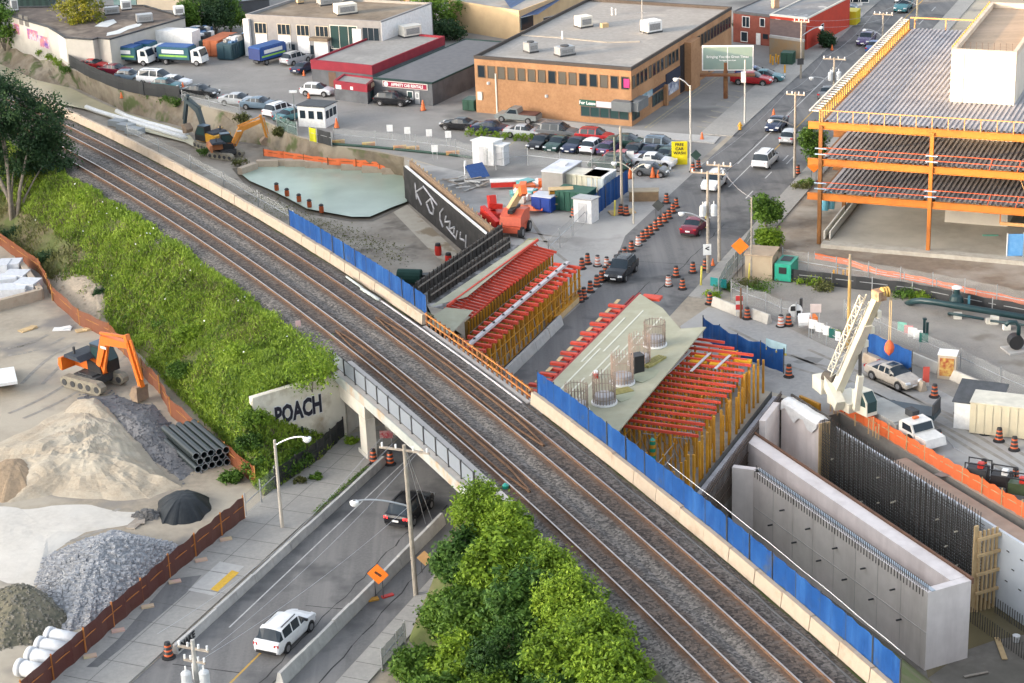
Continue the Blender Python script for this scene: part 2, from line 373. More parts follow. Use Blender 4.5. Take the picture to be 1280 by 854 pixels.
mb.face(ST(60,-63.6,G+.127),ST(60,-63.56,G+.127),ST(119,-63.56,G+.127),ST(119,-63.6,G+.127))
for s_ in np.arange(78,112,1.8):mb.face(ST(s_,-49.45,G+.126),ST(s_+.05,-49.45,G+.126),ST(s_+.05,-47.75,G+.126),ST(s_,-47.75,G+.126))
struct('sidewalk_joints',mb,pm('joint',(.14,.135,.125)))
mb=MB()
def stripe(s0,s1,t,wd=.12):mb.face(ST(s0,t-wd/2,G+.017),ST(s0,t+wd/2,G+.017),ST(s1,t+wd/2,G+.017),ST(s1,t-wd/2,G+.017))
yl=pm('yellow_line',(.5,.3,.06),(.36,.24,.08),3.,.8);wl=pm('white_line',(.55,.54,.52),(.38,.375,.37),3.,.8)
stripe(70,93,-55.5,.14);stripe(205,340,-54.6,.14);struct('yellow_centre_line',mb,yl)
mb=MB()
stripe(92,122,-58.9,.1)
for a,b in (((932,248.3),(941.4,238.9)),((956.5,223.2),(964.6,215)),((978.4,201.3),(985.3,194.4))):
 a,b=toST(at(*a)),toST(at(*b));stripe(a[0],b[0],(a[1]+b[1])/2,.14)
a,b=toST(at(911,234)),toST(at(942,207));stripe(a[0],b[0],a[1],.12)
a,b=toST(at(922,205)),toST(at(945,188));stripe(a[0],b[0]+40,a[1],.12)
for s0 in range(200,330,9):stripe(s0,s0+3,-51.9,.12)
struct('white_lane_line',mb,wl)
mb=MB()
def bay(a,b,w_=.07):
 a,b=at(*a,z=G+.0075),at(*b,z=G+.0075);d=(b-a).normalized();q=Vector((d.y,-d.x,0))*w_;mb.face(a-q,a+q,b+q,b-q)
for k in range(9):bay((871+6*k,158-6.5*k),(888+6*k,161-6.5*k))
for k in range(9):bay((590+22*k,182+1.2*k),(602+22*k,172+1.2*k))
bay((806,160),(898,94),.1);bay((812,160),(902,95),.05)
struct('parking_bay_line',mb,pm('worn_line',(.42,.36,.2),(.26,.25,.22),2.))
mb=MB()
for x,y,w_,h_ in ((700,300,26,7),(790,245,20,5),(655,312,18,6),(560,175,22,4),(450,160,24,5),(900,420,30,6),(1010,450,40,8),(1190,590,46,10),(280,110,26,5),(660,162,40,3),(890,130,14,4)):
 c=at(x,y);mb.sheet([at(x-w_/2,y+h_*.3),at(x,y-h_/2),at(x+w_/2,y-h_*.2),at(x+w_*.3,y+h_/2),at(x-w_*.3,y+h_*.6)],G+.0105)
struct('pavement_patch',mb,pm('damp_patch',(.2,.192,.18),(.26,.25,.235),.8,.9))
mb=MB();rr=random.Random(5)
def crack(s0,t0,s1,t1,n=14,wd=.05,j=.12):
 P=[ST(s0+(s1-s0)*i/n,t0+(t1-t0)*i/n+rr.uniform(-j,j),G+.0155)for i in range(n+1)]
 for a,b in zip(P,P[1:]):
  d=(b-a).normalized();q=Vector((d.y,-d.x,0))*wd*rr.uniform(.4,1.)
  mb.face(a-q,a+q,b+q,b-q)
crack(80,-53.9,108,-53.8,30);crack(82,-53.0,112,-52.9,30);crack(96,-55.6,96.5,-51.9,8);crack(87,-59.9,87.4,-55.6,8)
crack(138,-54.4,160,-54.2,20);crack(165,-57.6,165.8,-49.7,10);crack(150,-52.6,178,-52.4,30);crack(176,-56,177,-49.8,10);crack(70,-50.4,112,-50.7,30)
crack(188,-57.4,215,-57.2,20);crack(96,-60.5,118,-60.4,20)
struct('tar_seal',mb,pm('tar',(.035,.035,.036)))
mb=MB()
for x0,y0,x1,y1,bx in ((20,520,150,440,8),(40,480,105,430,-6),(0,690,160,640,6),(1000,440,1290,600,-10),(1060,470,1290,585,-6),(900,412,1060,470,8),(700,330,640,255,10),(590,270,700,300,6),(10,440,70,420,4)):
 for o in (-.9,.9):
  P=[at(x0+(x1-x0)*k/12,y0+(y1-y0)*k/12+bx*math.sin(k/12*3.14),G+.0118)for k in range(13)]
  for a,b in zip(P,P[1:]):
   d=(b-a).normalized();q=Vector((d.y,-d.x,0));mb.face(a+q*(o-.17),a+q*(o+.17),b+q*(o+.17),b+q*(o-.17))
struct('tyre_tracks',mb,pm('track_mark',(.22,.2,.175),(.3,.28,.25),1.2,.95))
def watm(name,c,r,bs=2.,bump=.03):return pm(name,c,tuple(x*.85 for x in c),.25,r,bump=bump,spec=.5,c3=tuple(x*1.2 for x in c),sc3=.1)
pw=[(290,211),(330,205),(420,204),(509,211),(511,255),(494,264),(466,277),(438,277),(408,272),(380,267),(354,253),(332,241),(304,228)];sheetpx('wet_mud',pw,.03,pm('wet_mud',(.12,.1,.075),(.09,.075,.055),1.,.5),FL)
sheetpx('pond_water',[(296,213),(330,207),(420,206),(508,214),(509,252),(490,259),(462,271),(440,271),(412,266),(384,261),(360,248),(340,238),(312,226)],0,watm('pond_water',(.33,.41,.34),.32),WZ)
sheetpx('canal_water',[(-40,66),(-10,82),(0,80),(45,100),(88,110),(130,130),(155,140),(190,150),(232,163),(255,190),(232,178),(175,163),(140,148),(108,137),(62,127),(-40,100)],0,watm('canal_water',(.42,.385,.26),.25),WZ)
sheetpx('puddle',[(1150,800),(1185,745),(1215,690),(1240,700),(1300,745),(1300,790),(1245,800),(1210,812),(1160,848)],.01,watm('mud_water',(.15,.125,.07),.12),-11.6)
bm_=bpy.data.materials.new('ballast_bed');bm_.use_nodes=True
def bal_mat():
 N=bm_.node_tree.nodes;L=bm_.node_tree.links;b=N['Principled BSDF'];b.inputs['Roughness'].default_value=.95
 g=N.new('ShaderNodeNewGeometry');uv=N.new('ShaderNodeUVMap');sx=N.new('ShaderNodeSeparateXYZ');L.new(uv.outputs[0],sx.inputs[0])
 def noise(sc,d=6,rg=.6):
  n=N.new('ShaderNodeTexNoise');n.inputs['Scale'].default_value=sc;n.inputs['Detail'].default_value=d;n.inputs['Roughness'].default_value=rg;L.new(g.outputs['Position'],n.inputs['Vector']);return n.outputs['Fac']
 def math_(op,a,b_=0.,c=0.,cl=False):
  m=N.new('ShaderNodeMath');m.operation=op;m.use_clamp=cl
  for i,v in enumerate((a,b_,c)):
   if isinstance(v,(int,float)):m.inputs[i].default_value=v
   else:L.new(v,m.inputs[i])
  return m.outputs[0]
 def mr(v,a,b_,c=0.,d=1.):
  m=N.new('ShaderNodeMapRange');m.interpolation_type='SMOOTHSTEP'
  for i,q in enumerate((v,a,b_,c,d)):
   if isinstance(q,(int,float)):m.inputs[i].default_value=q
   else:L.new(q,m.inputs[i])
  return m.outputs[0]
 def mix(a,b_,f):
  x=N.new('ShaderNodeMix');x.data_type='RGBA'
  for i,v in ((6,a),(7,b_)):
   if isinstance(v,tuple):x.inputs[i].default_value=(*v,1)
   else:L.new(v,x.inputs[i])
  L.new(f,x.inputs[0]);return x.outputs[2]
 fine=noise(7.,3,.75);big=noise(.35,5)
 vo=N.new('ShaderNodeTexVoronoi');vo.inputs['Scale'].default_value=7.;L.new(g.outputs['Position'],vo.inputs['Vector'])
 sc_=N.new('ShaderNodeSeparateColor');L.new(vo.outputs['Color'],sc_.inputs[0])
 stone=math_('ADD',math_('MULTIPLY',sc_.outputs[0],.6),math_('MULTIPLY',fine,.4))
 grey=mix((.046,.042,.039),(.225,.205,.185),mr(stone,.15,.95))
 rusty=mix((.035,.026,.021),(.15,.11,.085),mr(stone,.2,.95))
 o=sx.outputs[0]
 d1=math_('ABSOLUTE',math_('ADD',o,.75));d2=math_('ABSOLUTE',math_('ADD',o,4.62))
 dd=math_('ADD',math_('MINIMUM',d1,d2),math_('MULTIPLY',math_('SUBTRACT',big,.5),1.6))
 m=mr(dd,.85,1.6,.95,.12)
 c=mix(grey,rusty,m)
 r4=None
 for q in (0,1.505,3.87,5.365):
  a=math_('ABSOLUTE',math_('ADD',o,q+.12));r4=a if r4 is None else math_('MINIMUM',r4,a)
 c=mix(c,(.12,.068,.042),mr(math_('ADD',r4,math_('MULTIPLY',math_('SUBTRACT',fine,.5),.7)),.1,.3,.75,0.))
 fr=math_('FRACT',math_('DIVIDE',sx.outputs[1],.61));ln=math_('LESS_THAN',fr,.38)
 tie=math_('MULTIPLY',math_('MULTIPLY',ln,mr(dd,.95,1.15,1.,0.)),mr(noise(.9,4),.46,.62,0.,.6))
 c=mix(c,(.13,.11,.095),tie)
 L.new(c,b.inputs['Base Color'])
 bp=N.new('ShaderNodeBump');bp.inputs['Strength'].default_value=.6;bp.inputs['Distance'].default_value=.08;L.new(stone,bp.inputs['Height']);L.new(bp.outputs[0],b.inputs['Normal'])
bal_mat()
prof=[(1.85,-.5),(1.2,-.28),(.7,-.2),(0,-.18),(-1.5,-.18),(-2.2,-.22),(-2.7,-.3),(-3.2,-.22),(-3.9,-.18),(-5.4,-.18),(-6.0,-.22),(-6.6,-.3),(-7.6,-.62),(-8.2,-.95)]
us=list(np.arange(-280,-110,10))+list(np.arange(-110,72,2))+[90,120]
mb=MB()
uvs=[]
for i in range(len(us)-1):
 for k in range(len(prof)-1):
  q=[]
  for (uu,kk)in ((us[i],k),(us[i],k+1),(us[i+1],k+1),(us[i+1],k)):
   o,z=prof[kk]
   if o<-6.2 and -1<uu<26:o,z=(-6.3,-.24 if kk==11 else -.4)
   q.append((UO(uu,o,z+(.04*math.sin(uu*.7+o*2)if abs(o+2.7)<.3 or o>1 else 0)),(o,uu)))
  mb.face(*[a for a,_ in q]);uvs+=[b for _,b in q]
bo=struct('ballast_bed',mb,bm_)
uvl=bo.data.uv_layers.new(name='UVMap')
for i,q in enumerate(uvs):uvl.data[i].uv=q
railtop=pm('rail_top',(.55,.5,.47),(.42,.36,.33),.5,.3,metal=.8);railside=pm('rail_side',(.17,.095,.055),(.11,.065,.042),2.,.85)
def rail(name,o0,u0,u1,parent,wide=.1,top=0.,bright=True,taper=None):
 mb=MB();pr=[(-wide/2,-.19),(-wide/2,-.0),(wide/2,0),(wide/2,-.19)]
 U=list(np.arange(u0,u1,2.))+[u1];rows=[]
 for u in U:
  o=o0 if taper is None else o0+taper*max(0,1-min(u-u0,u1-u)/4.)
  rows.append([UO(u,o+a,top+z)for a,z in pr])
 for a,b in zip(rows,rows[1:]):
  for k in range(3):
   mb.m=1 if (k==1 and bright)else 0;mb.face(a[k],b[k],b[k+1],a[k+1])
 return mb.build(name,[railside,railtop],parent)
for nm,lab,oa,ob,g0,g1 in (('railway_track','rusty railway track on the far side of the ballast, beside the beige blocks',0,-1.505,-7,22),('railway_track','railway track on the near side of the ballast, next to the grassy slope',-3.87,-5.365,-6,28)):
 tr=thing(nm,lab,'railway track',UO(0,(oa+ob)/2,-.2))
 rail('rail',oa,-280,120,tr);rail('rail',ob,-280,120,tr)
 for o,tp in ((oa-.38,-.35),(ob+.38,.35)):rail('guard_rail',o,g0,g1,tr,.08,-.03,False,tp)
 mb=MB()
 for k in range(3):mb.tube([UO(u,(oa+ob)/2-.25+k*.02,-.17)for u in np.arange(g0+2,g1-2,2)],.02,5)
 mb.build('centre_cable',dsteel,tr)
mb=MB();mb.tube([UO(u,1.3,-.24)for u in np.arange(-12,14.6,1.2)],.075,8)
tag(mb.build('cable_pipe',pm('pale_pipe',(.55,.53,.54),(.45,.43,.44),1.),None,True),'long pale pipe lying on the ballast along the rusty railing','pipe')
mb=MB();mb.tube([at(433,346,-.15),at(453,360,-.15)],.1,8);mb.tube([at(452,361,-.1),at(474,375,-.1)],.14,8)
tag(mb.build('cable_pipe',pm('pale_green_pipe',(.48,.52,.5)),None,True),'short pale stepped pipe on the ballast below the blue fence panels','pipe')
mb=MB();mb.tube([UO(u,1.25+.05*math.sin(u),-.3)for u in np.arange(14,62,2)],.09,6)
tag(mb.build('trackside_cable',pm('dark_cable',(.09,.09,.095)),None,True),'dark cable lying along the foot of the beige blocks on the right','cable')
br=thing('rail_bridge','old concrete railway bridge carrying both tracks over the road','bridge',UO(13,-7,G))
ul,ur=line_u(-7.5,-65.6),line_u(-7.5,-47.9)
def ostrip(o0,o1,u0,u1,z0,z1,mb,st=2.):
 U=list(np.arange(u0,u1,st))+[u1]
 for a,b in zip(U,U[1:]):mb.prism([UO(a,o0).xy,UO(b,o0).xy,UO(b,o1).xy,UO(a,o1).xy],z0,z1)
mb=MB();ostrip(-7.65,2.45,ul-1.5,ur+3,-1.35,-.52,mb);mb.build('deck',conc,br)
mb=MB();ostrip(-7.75,-7.66,ul-1,ur+2.5,-1.2,-.5,mb);mb.build('fascia',pm('fascia_concrete',(.4,.42,.4),(.33,.35,.33),1.,c3=(.42,.3,.2),sc3=.4,k3=(.55,.65)),br)
mb=MB();ostrip(-6.85,-6.3,ul+.6,ur+4.5,-.515,.12,mb);mb.build('ballast_curb',pm('curb_concrete',(.46,.43,.4),(.4,.375,.35),1.),br)
rl=[]
mb=MB();n=int((ur+2-ul)/2.1)
for k in range(n+1):
 P=UO(ul-.5+k*2.1,-7.3,-.52);mb2=MB();mb2.box(P.x,P.y,-.52,.12,.12,1.35,.4);mb2.build('railing_post',dsteel,br)
meshm=bpy.data.materials.new('wire_mesh');
def screen_mat(m,col,alpha,per=None):
 m.use_nodes=True;N=m.node_tree.nodes;L=m.node_tree.links;b=N['Principled BSDF'];b.inputs['Base Color'].default_value=(*col,1);b.inputs['Roughness'].default_value=.6
 b.inputs['Alpha'].default_value=alpha;m.diffuse_color=(*col,1)
screen_mat(meshm,(.24,.27,.31),.82)
mb=MB();U=list(np.arange(ul-.5,ul-.5+n*2.1,2.1))+[ul-.5+n*2.1]
for a,b in zip(U,U[1:]):
 A,B=UO(a,-7.3),UO(b,-7.3);mb.face((A.x,A.y,-.4),(B.x,B.y,-.4),(B.x,B.y,.75),(A.x,A.y,.75))
mb.build('mesh_panel',meshm,br)
mb=MB()
for a,b in zip(U,U[1:]):mb.beam(UO(a,-7.3,.77),UO(b,-7.3,.77),.05,.05);mb.beam(UO(a,-7.3,-.4),UO(b,-7.3,-.4),.04,.04)
mb.build('railing_bar',dsteel,br)
for t_,nm in ((-65.5,'abutment'),(-47.6,'abutment')):
 a,b=UO(line_u(-7.0,t_),-7.0),UO(line_u(2.4,t_),2.4);mb=MB();mb.wall(a,b,G-.5,-1.36,.8);mb.build(nm,concp,br)
wa,wb=UO(.6,-7.0),UO(1.9,-14.6);mb=MB();mb.wall(wa,wb,G-.5,-.72,.5)
mb.build('wing_wall',pm('cream_wall',(.68,.64,.55),(.62,.58,.49),1.,.85,(.4,.34,.26),.5,(.52,.7),c4=(.36,.24,.13),sc4=.4,k4=(.62,.7)),br)
for o in (-7.0,-3.6,0.3):
 A,B=UO(line_u(o,-65.1),o),UO(line_u(o,-61.75),o)
 mb=MB();mb.wall(A,B+(B-A)*.12,-2.75,-1.36,.7);mb.build('side_beam',concp,br)
 mb=MB();q=ST(*toST(B));mb.wall(B+(B-A)*.14,B-(B-A)*.14,G,-2.74,.75)
 d=(B-A).normalized()
 mb.prism([(B+d*.45).xy+Vector((d.y,-d.x))*.4,(B-d*1.1).xy+Vector((d.y,-d.x))*.4,(B-d*1.1).xy-Vector((d.y,-d.x))*.4,(B+d*.45).xy-Vector((d.y,-d.x))*.4],G+.01,G+.45)
 mb.build('column',concp,br)
d_=(wb-wa);d_.z=0;d_.normalize();nrm=Vector((-d_.y,d_.x,0));nrm=nrm if nrm.dot(Vector((0,-1,0)))>0 else -nrm
hdn=math.atan2(nrm.x,nrm.y)
gp=Vector((wa.x,wa.y,0))+d_*4.0+nrm*.27
text_mesh('graffiti','POACH',1.9,facing((gp.x,gp.y,-2.75),hdn)@Matrix.Diagonal((.62,1,1,1)),paint('graffiti_white',(.7,.7,.72),.6),br,.004,.15)
text_mesh('graffiti','POACH',1.9,facing((gp.x+nrm.x*.012,gp.y+nrm.y*.012,-2.75),hdn)@Matrix.Diagonal((.62,1,1,1)),paint('graffiti_black',(.012,.013,.03),.6),br,.004,.085)
rg=thing('safety_railing','rusty brown post and rail barrier along the far edge of the bridge, before the formwork','railing',UO(5,2.1,-.3))
for i,u in enumerate(np.arange(-3.6,14.6,.82)):
 mb=MB();mb.beam(UO(u,2.1,-.55),UO(u,2.1,.75),.16,.13);mb.build('post',rust,rg)
for z in (.65,.1):
 mb=MB();
 for a in np.arange(-3.6,14,2.):mb.beam(UO(a,2.02,z),UO(min(a+2,14.4),2.02,z),.06,.12)
 mb.build('rail',pm('orange_rust',(.5,.2,.05),(.32,.13,.05),.6),rg)
mb=MB()
for a in np.arange(-3.6,14,2.):mb.beam(UO(a,1.85,-.42),UO(min(a+2,14.4),1.85,-.42),.3,.22)
mb.build('sill',conc,rg)
def block_mb(L,h,wb_,wt):
 mb=MB();a,b=wb_/2,wt/2
 P=[(-L/2,-a,0),(L/2,-a,0),(L/2,a,0),(-L/2,a,0)]
 r1=[(x,(a if y>0 else -a),h*.12)for x,y,_ in P];r2=[(x*.995,(b if y>0 else -b),h)for x,y,_ in P]
 r0=P;vs=r0+r1+r2
 fs=[(3,2,1,0),(8,9,10,11)]
 for k in (0,4):
  for i in range(4):fs.append((k+i,k+(i+1)%4,k+4+(i+1)%4,k+4+i))
 mb.add(vs,fs);return mb
def row_blocks(name,cat,mat,pts,L,h,wbs,wts,lab,group,z):
 n=len(pts)-1;mesh=block_mb(L,h,wbs,wts)
 src=mesh.build(name,mat);
 for i in range(n):
  o=src if i==0 else src.copy()
  if i:COL.objects.link(o)
  a,b=pts[i],pts[i+1];c=(a+b)/2;o.location=(c.x,c.y,z);o.rotation_euler=(0,0,math.atan2(b.y-a.y,b.x-a.x)+rnd.uniform(-.012,.012))
  o.scale=((b-a).length/L*.99,1,rnd.uniform(.96,1.05));tag(o,lab%ORD[i%39],cat,group)
nb=30;row_blocks('concrete_block','concrete block',concb,[UO(-4.0-3.02*i,2.1)for i in range(nb+1)],3.0,.88,.5,.3,'%s beige block from the bridge in the trackside row on the left','beige blocks along the railway left of the bridge',-.38)
row_blocks('concrete_block','concrete block',concb,[UO(14.6+3.02*i,2.1)for i in range(17)],3.0,.92,.5,.3,'%s beige block from the bridge in the trackside row on the right','beige blocks along the railway right of the bridge',-.38)
def blue_fence(name,lab,P,z0,h,rail_=None,sag=.0):
 f=thing(name,lab,'fence',P[0])
 for i in range(len(P)-1):
  a,b=Vector(P[i]),Vector(P[i+1]);mb=MB();n=6;d=(b-a).normalized();q=Vector((d.y,-d.x,0))
  for k in range(n):
   r=[]
   for kk in (k,k+1):
    c=a.lerp(b,.012+.976*kk/n);off=q*(.05*math.sin(kk*1.9+i));
    r.append((c+off,z0+rnd.uniform(-.02,.02)))
   (c0,s0),(c1,s1)=r;hh=h-(sag*math.sin(math.pi*(k+.5)/n)if sag else 0)
   mb.face((c0.x,c0.y,z0),(c1.x,c1.y,z0),(c1.x,c1.y,z0+h-sag*math.sin(math.pi*(k+1)/n)),(c0.x,c0.y,z0+h-sag*math.sin(math.pi*k/n)))
  mb.build('tarp_panel',tarpblue,f)
 for p in P:
  mb=MB();mb.cyl(p[0],p[1],z0-.25,z0+h+.1,.045,n=6);mb.build('post',dsteel if rail_ is None else steel,f)
 return f
m_=12
blue_fence('blue_fence','blue tarp fence on the beige blocks left of the bridge, beside the muddy slope',[UO(-31.5+27.6*i/m_,2.3)for i in range(m_+1)],.48,1.55)
blue_fence('blue_fence','long blue tarp fence on the beige blocks in front of the formwork and concrete walls',[UO(14.9+2.6*i,2.3)for i in range(18)],.5,1.65)
mb=MB();mb.tube([UO(u,2.6,2.3+.03*math.sin(u))for u in np.arange(33,61,2)],.02,5)
tag(mb.build('white_hose',white,None,True),'white hose strung along the top of the blue fence by the concrete walls','hose')
def along(P,Q,px,z=None):
 a,b=-0.2,1.2
 s=1 if pix(Q)[0]>pix(P)[0]else -1
 for _ in range(30):
  m=(a+b)/2
  if (pix(P.lerp(Q,m))[0]-px)*s<0:a=m
  else:b=m
 return a
class Bld:
 """box building: FL, FR front base corners, back vector, height h"""
 def __init__(s,name,label,cat,FL,FR,back,h,wall,roof,parapet=.25,edge=None,pmat=None,z0=G,grp=None):
  s.FL,s.FR=Vector(FL),Vector(FR);s.bk=Vector((back[0],back[1],0));s.h=h;s.z0=z0
  s.t=thing(name,label,cat,(s.FL.x,s.FL.y,z0),0,grp);s.dn=0
  q=[s.FL.xy,s.FR.xy,(s.FR+s.bk).xy,(s.FL+s.bk).xy];s.q=q
  mb=MB()
  for i in range(4):
   a,b=q[i],q[(i+1)%4];mb.face((a.x,a.y,z0-.3),(b.x,b.y,z0-.3),(b.x,b.y,z0+h),(a.x,a.y,z0+h))
  mb.build('wall',wall,s.t)
  mb=MB();zr=z0+h-parapet;mb.sheet(q,zr);s.roof=mb.build('roof',roof,s.t);s.zr=zr
  mb=MB();c=(q[0]+q[2])/2;inn=[p+(c-p).normalized()*.35 for p in q];out=[p+(p-c).normalized()*.06 for p in q]
  for i in range(4):
   j=(i+1)%4
   for lo,hi,z_ in ((out,inn,z0+h+.03),):mb.face((lo[i].x,lo[i].y,z_),(lo[j].x,lo[j].y,z_),(hi[j].x,hi[j].y,z_),(hi[i].x,hi[i].y,z_))
   mb.face((inn[i].x,inn[i].y,z0+h+.03),(inn[j].x,inn[j].y,z0+h+.03),(inn[j].x,inn[j].y,zr),(inn[i].x,inn[i].y,zr))
   e=edge or .22
   mb.face((out[i].x,out[i].y,z0+h+.03),(out[j].x,out[j].y,z0+h+.03),(out[j].x,out[j].y,z0+h-e),(out[i].x,out[i].y,z0+h-e))
  mb.build('parapet',pmat or dsteel,s.t)
 def side(s,w):
  return {'f':(s.FL,s.FR),'r':(s.FR,s.FR+s.bk),'l':(s.FL+s.bk,s.FL),'b':(s.FR+s.bk,s.FL+s.bk)}[w]
 def frame(s,w):
  a,b=s.side(w);d=(b-a);L=d.length;d=d/L;n=Vector((d.y,-d.x,0));return a,d,n,L
 def panel(s,name,w,f0,f1,z0,z1,mat,th=.05,off=.0,parent=None):
  a,d,n,L=s.frame(w);mb=MB();p,q=a+d*(f0*L),a+d*(f1*L)
  c=[(p-n*.02),(q-n*.02),(q+n*(th+off)),(p+n*(th+off))]
  mb.prism([v.xy for v in c],s.z0+z0,s.z0+z1);return mb.build(name,mat,parent or s.t)
 def win(s,w,f,wd,z0,z1,fm,gm=None,bars=1,name='window',sill=False):
  a,d,n,L=s.frame(w);mb=MB();c=a+d*(f*L);gm=gm or glass
  def bx(x0,x1,y0,y1,t0):
   mb.prism([(c+d*x0-n*.02).xy,(c+d*x1-n*.02).xy,(c+d*x1+n*t0).xy,(c+d*x0+n*t0).xy],s.z0+y0,s.z0+y1)
  mb.m=1;bx(-wd/2+.04,wd/2-.04,z0+.04,z1-.04,.02);mb.m=0
  e=.08
  bx(-wd/2,-wd/2+e,z0,z1,.06);bx(wd/2-e,wd/2,z0,z1,.06);bx(-wd/2+e,wd/2-e,z1-e,z1,.06);bx(-wd/2+e,wd/2-e,z0,z0+e,.09)
  for k in range(1,bars):x=-wd/2+wd*k/bars;bx(x-.03,x+.03,z0+e,z1-e,.05)
  return mb.build(name,[fm,gm],s.t)
 def pt(s,w,f,z,off=0.):
  a,d,n,L=s.frame(w);p=a+d*(f*L)+n*off;return Vector((p.x,p.y,s.z0+z)),math.atan2(n.x,n.y)
 def words(s,body,w,f,z,size,mat,off=.1,bold=.01,name='lettering',wide=1.,parent=None):
  P,h=s.pt(w,f,z,off);return text_mesh(name,body,size,facing(P,h)@Matrix.Diagonal((wide,1,1,1)),mat,parent or s.t,.01,bold)
def rooftop(b,name,label,cat,px,py,sx,sy,h,m,rz=.4,fan=True,top=None):
 P=at(px,py,b.zr);t=thing(name,label,cat,P,rz);mb=MB();mb.box(P.x,P.y,P.z,sx,sy,.2,rz);mb.build('base',dsteel,t)
 mb=MB();mb.box(P.x,P.y,P.z+.2,sx*.94,sy*.94,h-.2,rz);mb.build('casing',m,t)
 if fan:mb=MB();mb.cyl(P.x,P.y,P.z+h,P.z+h+.12,min(sx,sy)*.36,n=14);mb.build('fan',dsteel,t)
 c,n=math.cos(rz),math.sin(rz)
 mb=MB();mb.box(P.x+n*sy*.48,P.y-c*sy*.48,P.z+.4,sx*.7,.04,h-.7,rz);mb.build('grille',pm('grille',(.3,.3,.3),(.2,.2,.2),8.),t)
 return t
brick=pm('tan_brick',(.38,.205,.105),(.31,.165,.083),3.5,.9,(.43,.24,.125),.35,(.45,.65),.05)
gravroof=pm('gravel_roof',(.3,.29,.275),(.25,.24,.225),2.,.95,(.22,.21,.2),.12,(.5,.68),.1,c4=(.36,.34,.31),sc4=.2,k4=(.58,.7))
C0=at(790,158.3);L0=at(595.7,140.5);hb=hgt(C0,85)
R0=at(914.4,8.8,G+hb);bk=Vector((R0.x-C0.x,R0.y-C0.y,0))
B1=Bld('office_building','two-storey tan brick office block with rows of small windows and a wide flat roof','building',L0,C0,bk,hb,brick,gravroof,.35,.35,pm('bronze_edge',(.07,.06,.055)))
wf=pm('bronze_frame',(.16,.11,.07),(.12,.085,.055));blind=glassm('blind_glass',(.11,.1,.085),.3)
a,d,n,L=B1.frame('f')
for i in range(15):
 B1.win('f',.045+.0655*i,1.02,hb*.625,hb*.845,wf,[glass,blind,glass,blind,blind][(i*3+i//4)%5],1)
A_,B_=B1.side('r');zt=Vector((0,0,hb))
for i,x in enumerate((792,797,802,807,812.5,817.5,822.5,827.5,832.5,837,841.5,846)):
 B1.win('r',along(A_+zt*.75,B_+zt*.75,x),.95,hb*.63,hb*.845,wf,glass if i%4 else blind)
for i,x in enumerate((869,873.3,877.5,881.5,885.5,889.5,893.4,897.2,901,904.5,908,911.5)):
 B1.win('r',along(A_+zt*.75,B_+zt*.75,x),.95,hb*.63,hb*.845,wf,glass)
def fr(x):return along(A_,B_,x)
B1.panel('entrance_recess','r',along(A_+zt*.5,B_+zt*.5,850),along(A_+zt*.5,B_+zt*.5,855.5),.1,hb*.86,glass,.03)
B1.panel('brick_pier','r',along(A_+zt*.5,B_+zt*.5,855.5),along(A_+zt*.5,B_+zt*.5,866.5),0,hb*.88,brick,.9)
def ff(x):return along(L0+zt*.2,C0+zt*.2,x)
shopf=pm('shop_frame',(.1,.1,.1))
f0,f1=ff(726),ff(786)
for i in range(5):B1.win('f',f0+(f1-f0)*(i+.5)/5,(f1-f0)/5*L-.04,.75,1.95,shopf,glassg,1,'shop_window')
sg=B1.panel('sign_board','f',ff(725),ff(745),2.02,2.72,pm('green_sign',(.03,.12,.09)),.1)
B1.words('For Lease','f',(ff(725)+ff(745))/2,2.37,.55,white,.12,.012,parent=sg)
B1.panel('sign_board','f',ff(746),ff(769),2.02,2.68,pm('blank_sign',(.6,.6,.66)),.1)
B1.panel('canopy','f',ff(769.2),1.02,1.98,3.1,pm('grey_canopy',(.17,.18,.185),(.14,.15,.155),1.),1.1)
B1.panel('canopy','r',-.02,fr(800),1.98,3.1,pm('grey_canopy',(.2,.21,.215)),1.1)
for i,x in enumerate((793,797)):B1.win('r',fr(x),1.3,.6,1.9,shopf,glassg,1,'shop_window')
B1.panel('sign_board','r',along(A_+zt*.4,B_+zt*.4,801),along(A_+zt*.4,B_+zt*.4,815),2.2,2.95,pm('shop_sign',(.5,.52,.56),(.12,.25,.3),.5),.1)
B1.panel('sign_board','r',along(A_+zt*.4,B_+zt*.4,815),along(A_+zt*.4,B_+zt*.4,831),2.35,2.8,pm('navy_sign',(.03,.035,.06)),.1)
for x in (818,822,826):B1.win('r',along(A_+zt*.2,B_+zt*.2,x),1.5,.7,2.1,shopf,glassg,1,'shop_window')
B1.panel('brick_pier','r',along(A_,B_,829),along(A_,B_,831),0,2.5,brick,.5)
sg=B1.panel('sign_board','r',along(A_+zt*.4,B_+zt*.4,832),along(A_+zt*.4,B_+zt*.4,849.5),2.3,3.6,pm('navy_sign',(.03,.035,.06)),.12)
B1.panel('shop_poster','r',along(A_+zt*.2,B_+zt*.2,835),along(A_+zt*.2,B_+zt*.2,848),.8,2.25,pm('poster',(.62,.64,.68),(.08,.1,.2),1.3,.6),.06)
for x in (889,897,905):B1.win('r',along(A_+zt*.2,B_+zt*.2,x),2.2,.4,2.2,shopf,glass,1,'shop_window')
B1.panel('round_sign','f',.955,.99,hb*.66,hb*.81,pm('pink_sign',(.55,.05,.2)),.1)
for x,z in ((612,.52),(684,.38)):P,h=B1.pt('f',ff(x),hb*z,.12);mb=MB();mb.box(P.x,P.y,P.z,.3,.25,.3,h);mb.build('wall_lamp',white,B1.t)
B1.panel('drain_pipe','f',.135,.143,.1,hb*.72,offw,.12);B1.panel('electric_box','f',.015,.045,1.6,2.6,offw,.15)
